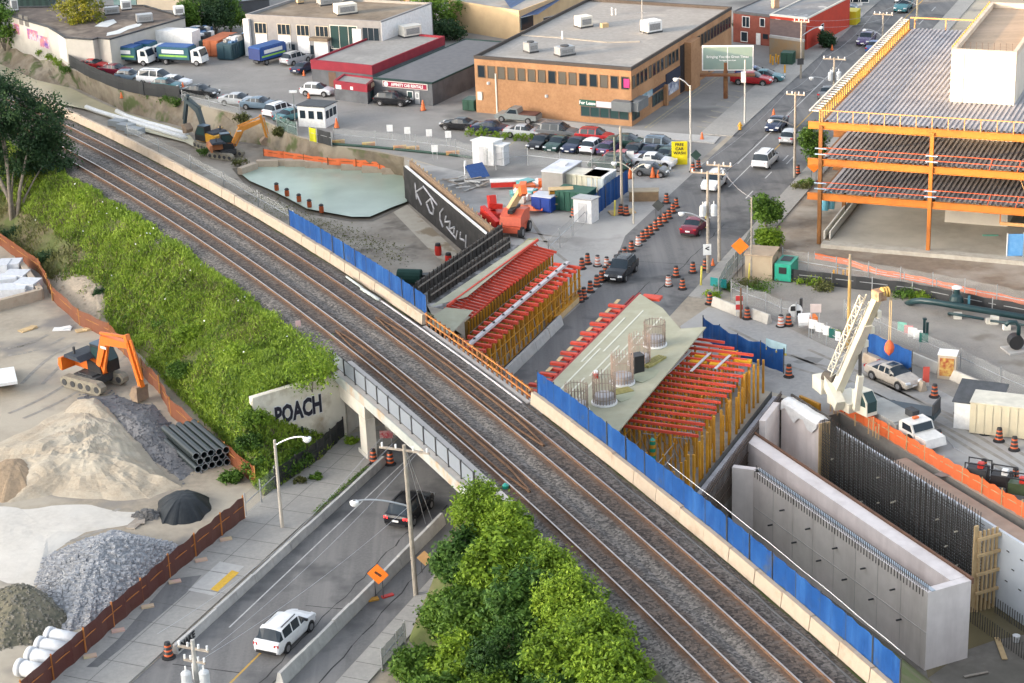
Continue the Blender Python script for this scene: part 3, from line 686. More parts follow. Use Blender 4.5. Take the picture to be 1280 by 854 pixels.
rooftop(B1,'roof_unit','white boxy rooftop unit nearest the far end of the brick office roof','air conditioner',814,40,2.2,1.9,1.5,white,.5,False)
rooftop(B1,'roof_unit','pale pinkish rooftop unit in the middle of the brick office roof','air conditioner',729.5,33.5,1.9,1.7,1.4,offw,.5,False)
rooftop(B1,'roof_unit','low grey rooftop unit with a dark grille near the front of the brick office roof','air conditioner',706,69,2.2,1.5,1.1,steel,.5)
rooftop(B1,'roof_unit','small domed grey rooftop unit at the left front of the brick office roof','air conditioner',663.5,65,1.3,1.6,1.2,steel,.5)
mb=MB();sm=[at(652,44,B1.zr+.03),at(700,47,B1.zr+.03),at(760,53,B1.zr+.03),at(800,52,B1.zr+.03)]
for a,b in zip(sm,sm[1:]):mb.beam(a,b,.5,.06)
mb.build('roof_seam',pm('seam_cream',(.42,.37,.3),(.34,.3,.25),2.),B1.t)
mb=MB();P=at(755.5,34,B1.zr);mb.box(P.x,P.y,P.z,.9,.7,.5,.4);tag(mb.build('roof_hatch',lumber),'small yellow-brown box lying on the brick office roof','roof hatch')
for i,(x,y,lab)in enumerate(((765,19,'two short vent pipes at the back of the brick office roof'),(703,49,'single thin vent pipe between two units on the brick office roof'))):
 P=at(x,y,B1.zr);mb=MB();mb.cyl(P.x,P.y,P.z,P.z+1.,.1);mb.cyl(P.x+.5,P.y,P.z,P.z+.8,.08)if i==0 else None;tag(mb.build('vent_pipe',white),lab,'vent pipe')
P=at(803,42,B1.zr);mt=thing('antenna_mast','slim metal mast standing on the brick office roof','mast',P);mb=MB();mb.cyl(P.x,P.y,P.z,P.z+4.5,.05);mb.build('pole',steel,mt);mb=MB();mb.beam(P+Vector((-.6,0,2.6)),P+Vector((.6,0,2.6)),.06,.06);mb.build('crossbar',steel,mt)
greyw=pm('grey_block',(.105,.11,.12),(.088,.092,.1),1.5,.85,(.13,.135,.145),.4)
greyr=pm('grey_membrane',(.14,.142,.15),(.118,.12,.128),1.2,.9,(.17,.17,.18),.15,(.5,.7),stretch=(HD,(.5,.05,1)))
fr_,fl_=at(541.5,132.5),at(468,125.5);h2=hgt(fr_,104);r2=at(598,78,G+h2);bk2=Vector((r2.x-fr_.x,r2.y-fr_.y,0))*2.0
B2=Bld('rental_hall','low dark grey hall with a red car rental sign over its white door','building',fl_,fr_,bk2,h2,greyw,greyr,.05,.15,pm('dark_green_edge',(.02,.05,.045)))
def f2(x):return along(fl_+Vector((0,0,1.5)),fr_+Vector((0,0,1.5)),x)
maroon=pm('maroon_sign',(.33,.025,.06));sg=B2.panel('sign_board','f',f2(479),f2(535),h2*.66,h2*.93,paint('sign_border',(.62,.6,.55)),.08)
B2.panel('sign_face','f',f2(480),f2(534),h2*.69,h2*.9,maroon,.11,parent=sg)
B2.words('AFFINITY CAR RENTALS','f',(f2(486)+f2(534))/2,h2*.79,.52,white,.14,.014,wide=.82,parent=sg)
mb=MB();P,h=B2.pt('f',f2(483.5),h2*.79,.13);mb.tube([P,P+Vector((math.sin(h),math.cos(h),0))*.03],.32,14);mb.build('emblem',white,sg)
B2.win('f',f2(512.5),.85,.5,1.6,white,glassg);B2.panel('door','f',f2(518.5),f2(524.5),.05,1.75,pm('door_grey',(.3,.31,.32)),.05);B2.win('f',f2(521.5),.5,.75,1.5,white,glass,1,'door_glass')
redband=pm('red_band',(.27,.03,.045),(.23,.026,.04),1.)
a_,b_=at(391,107),at(467,115);h3=hgt(a_,75);q=at(555.5,45.5,G+h3);bk3=Vector((q.x-b_.x,q.y-b_.y,0))
B3=Bld('rental_hall','flat-roofed grey hall with a deep dark red band along its roof edge','building',a_,b_,bk3,h3,greyw,gravroof,.2,1.15,redband)
B3.panel('bay_door','f',.28,.4,.1,h3*.6,pm('bay_brown',(.16,.1,.07)),.05)
rooftop(B3,'roof_unit','cream rooftop unit on a frame at the back of the red banded roof','air conditioner',513,45,2.8,1.8,1.5,offw,.5,False)
a_,b_=at(419,125),at(460,130.5);h4=hgt(a_,101);q=at(470,97.5,G+h4);bk4=Vector((q.x-b_.x,q.y-b_.y,0))
B4=Bld('rental_office','small grey annex with a dark red band and a sign box on its corner','building',a_,b_,bk4,h4,greyw,gravroof,.15,.95,redband)
sg=B4.panel('sign_board','r',.1,.95,h4*.62,h4*1.05,pm('dark_red_sign',(.12,.03,.03)),.25);B4.words('Affinity','r',.52,h4*.86,.75,pm('cream_letters',(.65,.5,.35)),.3,.02,parent=sg)
B4.panel('door','r',.3,.7,.05,1.8,glassg,.05);B4.panel('notice','f',.05,.22,1.5,2.,white,.05);B4.panel('notice','f',.5,.58,1.6,2.,white,.05)
gw=pm('grey_render',(.23,.235,.245),(.2,.205,.215),1.2);brroof=pm('brown_roof',(.17,.14,.105),(.12,.1,.08),1.2,.95,(.22,.19,.15),.2)
a_=at(311.5,70);h5=hgt(a_,18);q=at(476,27,G+h5);b_=Vector((q.x,q.y,G));q=at(514,13,G+h5);bk5=Vector((q.x-b_.x,q.y-b_.y,0))
B5=Bld('office_building','two-storey grey and white building with tall white panels under its windows','building',a_,b_,bk5*1.7,h5,gw,brroof,.3,.12,gw)
zt5=Vector((0,0,h5*.6))
def f5(x):return along(a_+zt5,b_+zt5,x)
whitewall=paint('white_render',(.72,.72,.72),.8)
for x0,x1 in ((318.5,334),(347,363.5),(371,387),(394.5,411)):
 B5.panel('white_panel','f',f5(x0+.6),f5(x1-.6),.9,h5*.55,whitewall,.06);B5.win('f',(f5(x0)+f5(x1))/2,(f5(x1)-f5(x0))*B5.frame('f')[3],h5*.56,h5*.82,pm('cream_frame',(.5,.45,.36)),glass,3)
 B5.win('f',f5(x1+2),.7,.7,2.1,gw,glass)
B5.win('f',f5(430),4.2,h5*.3,h5*.86,offw,glassg,3);B5.panel('white_panel','f',f5(441),f5(452),.2,h5*.8,whitewall,.1);B5.win('f',f5(464),2.6,h5*.52,h5*.85,gw,glass,3)
B5.panel('white_panel','r',.0,.98,.1,h5*.97,whitewall,.04)
for f in (.22,.44,.66):B5.win('r',f*.75,1.1,h5*.62,h5*.85,whitewall,glass)
B5.panel('entrance_canopy','f',f5(391),f5(414),2.9,3.3,pm('canopy_brown',(.2,.16,.12)),1.2);B5.panel('entrance','f',f5(394),f5(411),.05,2.88,whitewall,.5);B5.win('f',f5(402),2.,.1,2.2,white,glassg,2,'entrance_door')
B5.panel('corner_pylon','f',-.012,.03,.1,h5*.9,whitewall,.5)
rooftop(B5,'roof_unit','cream box unit on the brown roof of the grey and white building','air conditioner',432,17,3.,2.,1.4,offw,.4,False)
rooftop(B5,'roof_unit','low dark round-topped unit on the brown roof behind the cream box','air conditioner',412,5,3.4,2.,1.,steel,.4)
rooftop(B5,'roof_unit','tiny yellowish box on the left of the brown roof','air conditioner',375,4.5,.9,.9,.8,lumber,.4,False)
c_=at(136.5,85.5);h6=hgt(c_,49);q=at(231,22,G+h6);far6=Vector((q.x,q.y,G))
rooft=pm('littered_roof',(.15,.12,.1),(.1,.08,.068),.8,.95,(.24,.2,.16),.25,(.5,.65))
t6=thing('industrial_building','pale flat-roofed building with colourful graffiti on its canal side','building',c_)
wl6=[at(9,19,G+h6),at(60,33.5,G+h6),at(71,40,G+h6),at(81.5,47,G+h6),at(116,49.5,G+h6),at(122,47.5,G+h6),at(137,49,G+h6),Vector((far6.x,far6.y,G+h6)),at(180,7,G+h6),at(20,9,G+h6)]
pale=pm('pale_render',(.5,.47,.42),(.45,.42,.375),.8,.85,(.38,.35,.31),.3,(.55,.72))
mb=MB()
for i in range(len(wl6)):
 a,b=wl6[i],wl6[(i+1)%len(wl6)];mb.face((a.x,a.y,G-1.5),(b.x,b.y,G-1.5),b,a)
mb.build('wall',pale,t6);mb=MB();mb.sheet(wl6,G+h6-.15);mb.build('roof',rooft,t6)
mb=MB()
for i in range(len(wl6)):mb.beam(wl6[i],wl6[(i+1)%len(wl6)],.25,.2)
mb.build('roof_edge',dsteel,t6)
def onwall(a,b,f0,f1,z0,z1,m,name,th=.06):
 d=(b-a);d.z=0;nn=Vector((d.y,-d.x,0)).normalized();nn=nn if nn.y<0 else -nn
 p,q=a+d*f0,a+d*f1;mb=MB();mb.prism([p.xy-nn.xy*.02,q.xy-nn.xy*.02,q.xy+nn.xy*th,p.xy+nn.xy*th],z0,z1);return mb.build(name,m,t6)
graf=pm('mural',(.13,.06,.3),(.6,.22,.16),.9,.7,(.5,.42,.5),.8,(.5,.6));
for f0,f1,z0,z1 in ((.1,.27,-4.4,-2.9),(.46,.72,-4.6,-3.1),(.74,.98,-5.2,-3.6)):onwall(wl6[0],wl6[1],f0,f1,z0,z1,graf,'graffiti',.03)
for f in (.3,.44):onwall(wl6[0],wl6[1],f,f+.09,-2.8,-1.3,glassm('dusty_glass',(.15,.14,.13),.4),'window')
onwall(wl6[2],wl6[3],.1,1.,-5.5,G+h6-.2,paint('white_strip',(.68,.66,.62),.8),'white_wall',.04)
class _R:zr=G+h6-.15
for px,py,sx,sy,h,m,lab in ((158,12,1.5,1.3,1.4,white,'white cube unit at the back of the littered flat roof'),(224,19,1.5,1.4,1.3,white,'white cube unit at the right end of the littered flat roof'),(181,28,2.4,1.5,1.2,steel,'grey round-cornered unit in the middle of the littered flat roof'),(140,18,2.2,1.2,1.1,steel,'dull grey long unit at the back left of the littered flat roof'),(19,14,1.,1.,1.9,whitewall,'pale chimney box at the left end of the graffiti building')):
 rooftop(_R,'roof_unit',lab,'air conditioner',px,py,sx,sy,h,m,.3,False)
mb=MB()
for p in ([(133,45),(150,42),(160,37),(174,33),(178,30),(172,29),(158,33),(146,38),(134,41)],[(118,33),(134,34),(146,28),(142,24),(128,27)]):mb.sheet([at(*x,z=_R.zr+.05)for x in p],_R.zr+.05)
mb.build('snowy_membrane',pm('white_membrane',(.6,.62,.62),(.5,.52,.52),.8),t6)
beige=pm('beige_wall',(.52,.38,.22),(.47,.34,.2),.7,.85,(.43,.31,.18),.3,(.5,.7));blueroof=stripem('blue_metal',(.03,.07,.17),(.05,.1,.22),1.9,.6,.2)
a_,b_=at(562,37),at(650,52);h7=hgt(a_,0)
B7=Bld('beige_hall','tall plain beige hall half in evening sun behind the grey hall','building',a_,b_,Vector((14,22,0)),h7,beige,gravroof,.3,.3,beige)
mb=MB();q=[at(630,3,G+h7-.5),at(648,20,G+h7-1.5),at(690,16,G+h7-1.5),at(700,-8,G+h7-.5),at(660,-30,G+h7)]
t7=tag(mb.build,None)if False else None
tb=thing('blue_roofed_building','cream building with a blue ribbed metal roof behind the brick office','building',at(650,40));zz=G+h7
mb=MB();q=[Vector((*at(630,2,zz).xy,zz+.3)),Vector((*at(647,14,zz).xy,zz-.9)),Vector((*at(672,10,zz).xy,zz-.9)),Vector((*at(705,-6,zz).xy,zz-.3)),Vector((*at(680,-30,zz).xy,zz+.6))]
mb.sheet(q);mb.build('roof',blueroof,tb)
mb=MB();w_=[at(647,16,zz-1.2),at(672,11,zz-1.2),at(705,-4,zz-1.2)]
for a,b in zip(w_,w_[1:]):mb.face((a.x,a.y,G),(b.x,b.y,G),(b.x,b.y,zz-.95),(a.x,a.y,zz-.95))
mb.build('wall',beige,tb)
for x0,x1 in ((651,666),(680,697)):
 a,b=at(x0,28,-1.5),at(x1,24,-1.5);mb=MB();mb.wall(a,b,-2.6,-.9,.2);mb.build('window',glass,tb)
redb=pm('red_brick',(.24,.07,.05),(.18,.055,.042),2.5,.9,(.28,.09,.065),.4);redpaint=pm('red_painted_wall',(.5,.05,.025),(.42,.045,.025),1.2,.8)
roofg=pm('grey_roof',(.2,.21,.22),(.16,.165,.175),.7,.9,(.42,.42,.42),.3,(.6,.7))
a_,b_=at(916.5,52.5),at(962,58);h8=hgt(a_,14)
B8=Bld('brick_house','dark red brick house with white framed windows beside the office block','house',a_,b_,Vector((7,11,0)),h8,redb,roofg,.1,.3,pm('gutter',(.12,.12,.125)))
def f8(x):return along(a_+Vector((0,0,3)),b_+Vector((0,0,3)),x)
B8.win('f',f8(932.5),1.2,h8*.52,h8*.88,white,glass,2);B8.win('f',f8(953),.8,h8*.6,h8*.88,white,glass);B8.win('f',f8(930.5),1.1,h8*.05,h8*.38,white,glass,1);B8.panel('door','f',f8(945.5),f8(951),.05,h8*.38,white,.08);B8.win('f',f8(957),1.,h8*.2,h8*.4,redb,glass)
a2,b2=b_,at(1008,63.5)
B9=Bld('red_house','bright red painted corner house with a sunlit roof and white windows','house',a2,b2,Vector((8,13,0)),h8*1.03,redpaint,roofg,.1,.2,offw)
def f9(x):return along(a2+Vector((0,0,4)),b2+Vector((0,0,4)),x)
B9.win('f',f9(972.5),.8,h8*.66,h8*.9,white,glass);B9.win('f',f9(993.5),.9,h8*.6,h8*.9,white,glass);B9.win('r',.35,1.,h8*.3,h8*.6,white,glass)
a3,b3=at(962,70),at(1005,76)
mb=MB();t9=thing('lean_to','brown roofed lean-to with a pale parapet against the red house','shed',a3)
za=G+2.6;mb.face((a3.x,a3.y,za),(b3.x,b3.y,za),(b2.x,b2.y,za+1.2),(a2.x,a2.y,za+1.2));mb.build('roof',pm('brown_shingle',(.15,.1,.085),(.12,.08,.07),1.5),t9)
mb=MB();mb.wall(a3,b3,G,za-.05,.2);mb.build('wall',pm('tan_wall',(.3,.2,.11),(.2,.22,.2),.3),t9);mb=MB();mb.beam((a3.x,a3.y,za+.05),(b3.x,b3.y,za+.05),.3,.35);mb.build('parapet',conc,t9)
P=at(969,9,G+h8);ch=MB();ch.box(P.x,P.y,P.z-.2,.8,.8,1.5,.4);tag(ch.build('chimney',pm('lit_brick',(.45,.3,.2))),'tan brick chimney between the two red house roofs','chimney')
def simple(name,label,l,r,topy,depth,wall,roof,wins=0,wz=.5,ww=1.2,wh=1.3,wfm=None):
 a,b=at(*l),at(*r);h=hgt(a,topy);d=(b-a).normalized();nb_=Vector((-d.y,d.x,0));nb_=nb_ if nb_.y>0 else -nb_
 B=Bld(name,label,'building',a,b,nb_*depth,h,wall,roof,.2)
 for i in range(wins):B.win('f',(i+.5)/wins,ww,h*wz,h*wz+wh,wfm or white,glass,2)
 return B
simple('shop','long white shop front with a green panel at the top of the far lot',(1018,9),(1078,8),-22,12,paint('shop_white',(.68,.68,.68),.8),gravroof,6,.15,3.,2.)
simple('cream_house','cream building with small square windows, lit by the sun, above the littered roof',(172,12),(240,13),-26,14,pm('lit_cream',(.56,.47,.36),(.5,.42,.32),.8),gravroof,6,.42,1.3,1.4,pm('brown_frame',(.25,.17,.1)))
simple('grey_shed','dark grey shed with a pale lean roof behind the yard trees',(286,26),(338,20),4,14,pm('dark_shed',(.07,.075,.085),(.06,.063,.07),.7),pm('pale_roof',(.33,.37,.4),(.28,.31,.33),.5))
simple('green_shed','dark green corrugated shed at the top left corner',(20,13),(62,11),-14,12,stripem('green_sheet',(.025,.05,.045),(.04,.075,.065),1.2,.9,.5),pm('shed_roof',(.2,.25,.25)))
simple('teal_shed','pale teal metal shed above the littered roof',(143,12),(171,12),-12,10,pm('teal_wall',(.25,.35,.34),(.2,.3,.29),.8),pm('shed_roof',(.2,.25,.25)))
simple('brown_house','brown brick house beside the trees behind the white gable',(513,18),(540,16),-14,12,pm('brown_brick',(.22,.15,.1),(.17,.12,.08),1.5),brroof,2,.3,1.2,1.4)
simple('tan_house','tan house with a flat roof at the top behind the brown roof',(395,-6),(470,-4),-34,14,pm('tan_brick2',(.4,.3,.2),(.33,.25,.17),1.5),brroof,5,.3,1.3,1.4)
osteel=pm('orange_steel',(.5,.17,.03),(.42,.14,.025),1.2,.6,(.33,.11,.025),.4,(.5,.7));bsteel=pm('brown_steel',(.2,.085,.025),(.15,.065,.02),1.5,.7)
sb=thing('steel_frame_building','unfinished orange steel frame building with ribbed metal decks on three levels','building under construction',ST(174.3,-42))
Z1,Z2,Z3=G+hgt(ST(174.3,-42),242),G+hgt(ST(174.3,-42),199),G+hgt(ST(174.3,-42),153)
TC=[-42.0,-31.7,-21.4,-11.1,-.8];SC=[174.4,184.6,194.8,205,215]
deckm=pm('metal_deck',(.36,.355,.37),(.3,.295,.31),.6,.6,(.25,.245,.26),.3,(.5,.7))
for i,s_ in enumerate(SC):
 for j,t_ in enumerate(TC):
  if i>0 and j>2:continue
  mb=MB();P=ST(s_,t_);w_=.34
  mb.box(P.x,P.y,G+.1,w_,.06,Z3-G-.4,-HD);c=Vector((sv.x,sv.y,0))*.17
  mb.box(P.x+c.x,P.y+c.y,G+.1,w_,.05,Z3-G-.4,-HD);mb.box(P.x-c.x,P.y-c.y,G+.1,w_,.05,Z3-G-.4,-HD);mb.box(P.x,P.y,G+.1,.05,.34,Z3-G-.4,-HD)
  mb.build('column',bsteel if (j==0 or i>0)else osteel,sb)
for Z in (Z1,Z2,Z3):
 for i,s_ in enumerate(SC):
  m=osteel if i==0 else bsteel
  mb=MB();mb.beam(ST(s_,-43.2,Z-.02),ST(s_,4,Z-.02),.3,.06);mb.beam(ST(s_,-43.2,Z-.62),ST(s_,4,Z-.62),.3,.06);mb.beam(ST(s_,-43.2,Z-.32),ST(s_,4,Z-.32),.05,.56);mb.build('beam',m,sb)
 for t_ in TC[:4]:
  mb=MB();mb.beam(ST(174.4,t_,Z-.34),ST(215,t_,Z-.34),.2,.5);mb.build('beam',bsteel,sb)
 for k in range(14):
  t_=-40+k*2.55
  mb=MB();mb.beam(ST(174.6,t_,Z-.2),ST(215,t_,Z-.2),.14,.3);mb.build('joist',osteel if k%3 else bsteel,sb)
 mb=MB();t_=-41.8;per=.46
 while t_<2:
  pr=[(0,.0),(.19,0),(.22,.14),(.43,.14),(.46,0)]
  for (a,za),(b,zb)in zip(pr,pr[1:]):
   mb.face(ST(174.6,t_+a,Z+.03+za),ST(174.6,t_+b,Z+.03+zb),ST(215,t_+b,Z+.03+zb),ST(215,t_+a,Z+.03+za))
  t_+=per
 mb.build('metal_deck',deckm,sb)
gr=pm('guard_orange',(.62,.3,.12),(.55,.26,.1),2.);grr=pm('guard_red',(.6,.12,.05))
mb=MB()
for t_ in np.arange(-41.9,3,1.45):mb.beam(ST(174.3,t_,Z3),ST(174.3,t_,Z3+1.15),.07,.07)
mb.beam(ST(174.3,-42.3,Z3+1.15),ST(174.3,3,Z3+1.15),.08,.08);mb.build('guard_rail',gr,sb)
for Z in (Z1,Z2):
 mb=MB()
 for z in (.55,1.1):mb.beam(ST(174.35,-41.8,Z+z),ST(174.35,3,Z+z),.06,.06)
 for t_ in (-36.8,-26.5,-24,-19,-14):mb.beam(ST(174.3,t_,Z),ST(174.3,t_+.3,Z+1.15),.05,.05)
 mb.build('guard_rail',grr,sb)
 for t_ in TC[:3]:
  for z in (.5,1.05):mb=MB();mb.beam(ST(174.2,t_-.5,Z+z),ST(174.2,t_+.6,Z+z),.1,.1);mb.build('rail_sleeve',pm('blue_sleeve',(.3,.42,.55)),sb)
mb=MB()
for s_ in np.arange(174.2,215,.9):mb.beam(ST(s_,-42.95,Z3+1.12),ST(s_,-42.15,Z3+1.12),.16,.1)
mb.beam(ST(174,-43,Z3+1.15),ST(215.5,-43,Z3+1.15),.14,.14);mb.build('roof_edge_ladder',offw,sb)
mb=MB()
for s_ in np.arange(174.3,215,.9):mb.beam(ST(s_,-42.1,Z3+.02),ST(s_,-42.1,Z3+1.05),.26,.1)
mb.beam(ST(174.2,-42.1,Z3+1.05),ST(215,-42.1,Z3+1.05),.12,.12);mb.build('roof_edge_plate',pm('ochre_plate',(.5,.3,.08),(.42,.24,.06),2.),sb)
mb=MB()
for t_ in np.arange(-41.5,-20,3.4):mb.beam(ST(215,t_,Z3),ST(215,t_,Z3+1.3),.12,.12)
mb.beam(ST(215,-42,Z3+1.3),ST(215,-15,Z3+1.3),.12,.14);mb.build('guard_rail',gr,sb)
mb=MB();mb.beam(ST(181,-41.8,G+2.6),ST(181,-10,G+2.6),.16,.3);mb.build('wind_girt',dsteel,sb);mb=MB();mb.beam(ST(181,-36,G+2.6),ST(181,-36,Z1),.16,.16);mb.build('hanger',dsteel,sb)
mb=MB();mb.beam(ST(176,-25.5,G+3.),ST(176,-11,G+3.),.16,.3);mb.build('wind_girt',pm('pale_orange',(.55,.33,.15)),sb);mb=MB();mb.beam(ST(176,-25.5,G+3.),ST(176,-25.5,Z1),.12,.12);mb.build('hanger',osteel,sb)
mb=MB();mb.beam(ST(174.6,-24,Z2),ST(180,-21.8,G),.06,.06);mb.build('guy_rope',pm('rope',(.55,.38,.2)),sb)
core=pm('core_concrete',(.6,.55,.47),(.55,.5,.43),.8,.8,(.5,.45,.39),.4,(.55,.72))
p_,q_=at(1187,129,Z3),at(1266,135.5,Z3);hc=hgt(p_,61);ct=thing('stair_core','cream concrete stair core rising as a big block through the metal roof','stair core',(p_.x,p_.y,G))
sp0,tp0=toST(p_);sq0,tq0=toST(q_)
mb=MB();Zc=Z3+hc;dp=22.
mb.prism([ST(sp0,tp0).xy,ST(sp0,tq0).xy,ST(sp0+dp,tq0).xy,ST(sp0+dp,tp0).xy],G-.1,Zc-.55);mb.build('wall',core,ct)
mb=MB();mb.prism([ST(sp0-.02,tp0-.02).xy,ST(sp0-.02,tp0+.35).xy,ST(sp0+dp,tp0+.35).xy,ST(sp0+dp,tp0-.02).xy],Zc-.54,Zc);mb.prism([ST(sp0-.02,tp0+.36).xy,ST(sp0-.02,tq0+.02).xy,ST(sp0+.3,tq0+.02).xy,ST(sp0+.3,tp0+.36).xy],Zc-.54,Zc)
mb.prism([ST(sp0+.31,tq0-.33).xy,ST(sp0+.31,tq0+.02).xy,ST(sp0+dp,tq0+.02).xy,ST(sp0+dp,tq0-.33).xy],Zc-.54,Zc);mb.prism([ST(sp0+dp-.4,tp0+.36).xy,ST(sp0+dp-.4,tq0-.34).xy,ST(sp0+dp,tq0-.34).xy,ST(sp0+dp,tp0+.36).xy],Zc-.54,Zc);mb.build('parapet',pm('parapet_conc',(.6,.52,.42),(.52,.42,.32),.6),ct)
mb=MB();mb.sheet([ST(sp0+.3,tp0+.35,Zc-.5),ST(sp0+.3,tq0-.33,Zc-.5),ST(sp0+dp,tq0-.33,Zc-.5),ST(sp0+dp,tp0+.35,Zc-.5)]);mb.build('roof',pm('core_roof',(.36,.27,.19),(.29,.225,.165),1.5,.9,(.4,.3,.22),.3,stretch=(HD,(.1,2,1))),ct)
mb=MB()
for s_ in np.arange(sp0+1,sp0+dp,.9):mb.beam(ST(s_,tp0-.1,Zc-.9),ST(s_,tp0-.1,Zc+.1),.3,.1)
mb.build('edge_plate',pm('ochre_plate',(.5,.3,.08)),ct)
mb=MB()
for t_ in np.arange(tp0+.6,tq0,.55):mb.beam(ST(sp0+.15,t_,Zc),ST(sp0+.15,t_,Zc+.7),.03,.03)
mb.build('starter_bar',rebar,ct)
mb=MB();mb.beam(ST(sp0-.015,tp0,Z3+hc*.45),ST(sp0-.015,tq0,Z3+hc*.45),.03,.04);mb.beam(ST(sp0-.015,tp0+1.2,Z3),ST(sp0-.015,tp0+1.2,Zc-.3),.03,.03);mb.build('joint',pm('conc_joint',(.4,.36,.31)),ct)
mb=MB();mb.prism([ST(174.8,-41.2).xy,ST(174.8,-18.5).xy,ST(216,-18.5).xy,ST(216,-41.2).xy],G-.1,G+.12);struct('floor_slab',mb,pm('slab_conc',(.47,.43,.36),(.41,.375,.315),.5,.8,(.33,.3,.25),.15,(.5,.66)))
mb=MB();mb.prism([ST(173.4,-41.6).xy,ST(173.4,-10).xy,ST(174.6,-10).xy,ST(174.6,-41.6).xy],G-.1,G+.4);struct('foundation_edge',mb,pm('rough_conc',(.45,.42,.36),(.36,.33,.28),1.5,.9,bump=.2))
w_=thing('formwork_boards','row of white concrete forms along the left edge of the floor slab','formwork',ST(176,-41.6));
for t_ in (-41.9,-41.35):
 mb=MB();mb.wall(ST(176,t_),ST(206,t_),G+.02,G+.85,.12);mb.build('board',offw,w_)
mb=MB()
sheet0=[ST(204,-40.2,G+2.4),ST(204,-39.4,G+2.5),ST(203.5,-38.6,G+1.),ST(203,-36.8,G+.35),ST(202.6,-35.5,G+.2),ST(201.5,-36,G+.2),ST(201.8,-38.5,G+.3),ST(202.2,-40.4,G+.5)]
mb.sheet(sheet0);tag(mb.build('plastic_sheet',white),'crumpled white plastic sheet draped at the back of the floor slab','plastic sheet')
def s_at(o,t):return toST(UO(line_u(o,t),o))[0]
def part(name,mat,parent,fn,*a,**k):mb=MB();getattr(mb,fn)(*a,**k);return mb.build(name,mat,parent)
def rep(o,offs):
 out=[o]
 for v in offs:c=o.copy();COL.objects.link(c);c.location=Vector(o.location)+Vector(v);out.append(c);POS[c]=POS[o]
 return out
def stv(ds,dt,dz=0.):q=sv*ds+tv*dt;return Vector((q.x,q.y,dz))
fred=pm('form_red',(.6,.075,.045),(.5,.06,.035),1.5,.6,(.42,.06,.04),.6,(.52,.7));fdred=pm('form_dark_red',(.3,.02,.02),(.22,.018,.018),1.5,.6)
fyel=pm('form_yellow',(.55,.27,.02),(.44,.2,.02),1.2,.6,(.36,.2,.05),.5,(.5,.7));ply=pm('plywood',(.36,.35,.255),(.32,.31,.225),1.,.8,(.4,.39,.3),.4,(.5,.7),c4=(.34,.33,.25),sc4=.3,k4=(.58,.7))
tw=pm('dark_timber',(.085,.075,.066),(.05,.045,.042),3.,.9,(.13,.115,.1),1.2,(.5,.68),stretch=(HD,(1,3,.2)))
for nm,t0,t1,s0,s1,z0,z1,lab in (('timber_wall',-72.9,-72.0,150.2,168,FL,-4.6,'outer dark timber wall between the muddy excavation and the formwork'),('timber_wall',-71.3,-70.2,149.4,165.5,G-.6,-4.9,'inner dark timber wall nearest the red formwork')):
 o=thing(nm,lab,'retaining wall',ST(s0,t0));mb=MB();mb.wall(ST(s0,t0),ST(s1,t1),z0,z1,.2);mb.build('planks',tw,o)
 mb=MB();n=22
 for k in range(n+1):
  f=k/n;P=ST(s0+(s1-s0)*f,t0+(t1-t0)*f+.14);mb.beam((P.x,P.y,z0),(P.x,P.y,z1+.25),.09,.09)
 mb.build('upright',tw,o)
 mb=MB();mb.beam(ST(s0,t0+.2,z1-.4),ST(s1,t1+.2,z1-.4),.1,.12);mb.build('waler',wood,o)
mb=MB();mb.sheet([ST(148.8,-72.8),ST(167,-71.8),ST(166,-66),ST(147.5,-66.5)],G+.012);struct('trench_floor',mb,pm('trench',(.2,.19,.18),(.1,.1,.1),1.,.95,(.4,.39,.38),.7,(.5,.6)))
fa=thing('formwork_platform','left formwork strip with slanting red joists under a plywood edge','formwork',ST(150,-64))
def s0l(t):return s_at(4.0,t)
part('plywood_deck',ply,fa,'add',[ST(s0l(-66.4)+3.5,-66.6,-2.5),ST(158.5,-65.2,-2.5),ST(158.5,-64.4,-2.42),ST(s0l(-64.6)+8,-64.5,-2.42)],[(0,1,2,3)])
j=part('joist',fred,fa,'beam',ST(140.3,-65.6,-2.75),ST(140.7,-63.3,-3.3),.14,.2);rep(j,[stv(.62*k,.035*k)for k in range(1,29)])
j=part('truss',fred,fa,'beam',ST(140.3,-65.4,-2.6),ST(140.3,-64.7,-3.1),.1,.08)
for k in range(1,30):
 part('truss_bar',fred,fa,'beam',ST(140.3+.62*k,-64.6,-2.52),ST(140.6+.62*k,-64.3,-3.1),.08,.08)
part('edge_beam',fred,fa,'beam',ST(140.3,-65.3,-2.5),ST(158.5,-64.3,-2.42),.16,.22)
part('edge_beam',fred,fa,'beam',ST(140.3,-63.2,-3.35),ST(158.6,-63,-3.35),.1,.16)
j=part('shore',fyel,fa,'beam',ST(139.6,-63.1,G),ST(139.6,-63.1,-3.4),.13,.13);rep(j,[stv(.62*k,.01*k)for k in range(1,31)])
part('brace',steel,fa,'beam',ST(139.6,-63,-4.4),ST(158.4,-62.8,-4.4),.05,.05);part('back_board',pm('ochre_ply',(.3,.19,.06),(.22,.14,.05),1.5),fa,'wall',ST(139.6,-63.45),ST(158.6,-63.2),G,-3.5,.05)
part('landing',ply,fa,'add',[ST(136.2,-65.6,-2.6),ST(140.2,-65.4,-2.6),ST(140.2,-62.9,-2.6),ST(134.4,-62.4,-2.6)],[(0,1,2,3)])
fb=thing('formwork_platform','second formwork strip with red joists, a long white girder and yellow shores beside the road','formwork',ST(143,-60))
nB=20;j=part('joist',fred,fb,'beam',ST(132.6,-61.1,-2.75),ST(132.2,-58.4,-2.75),.2,.24);rep(j,[stv(1.1*k,.015*k)for k in range(1,nB)])
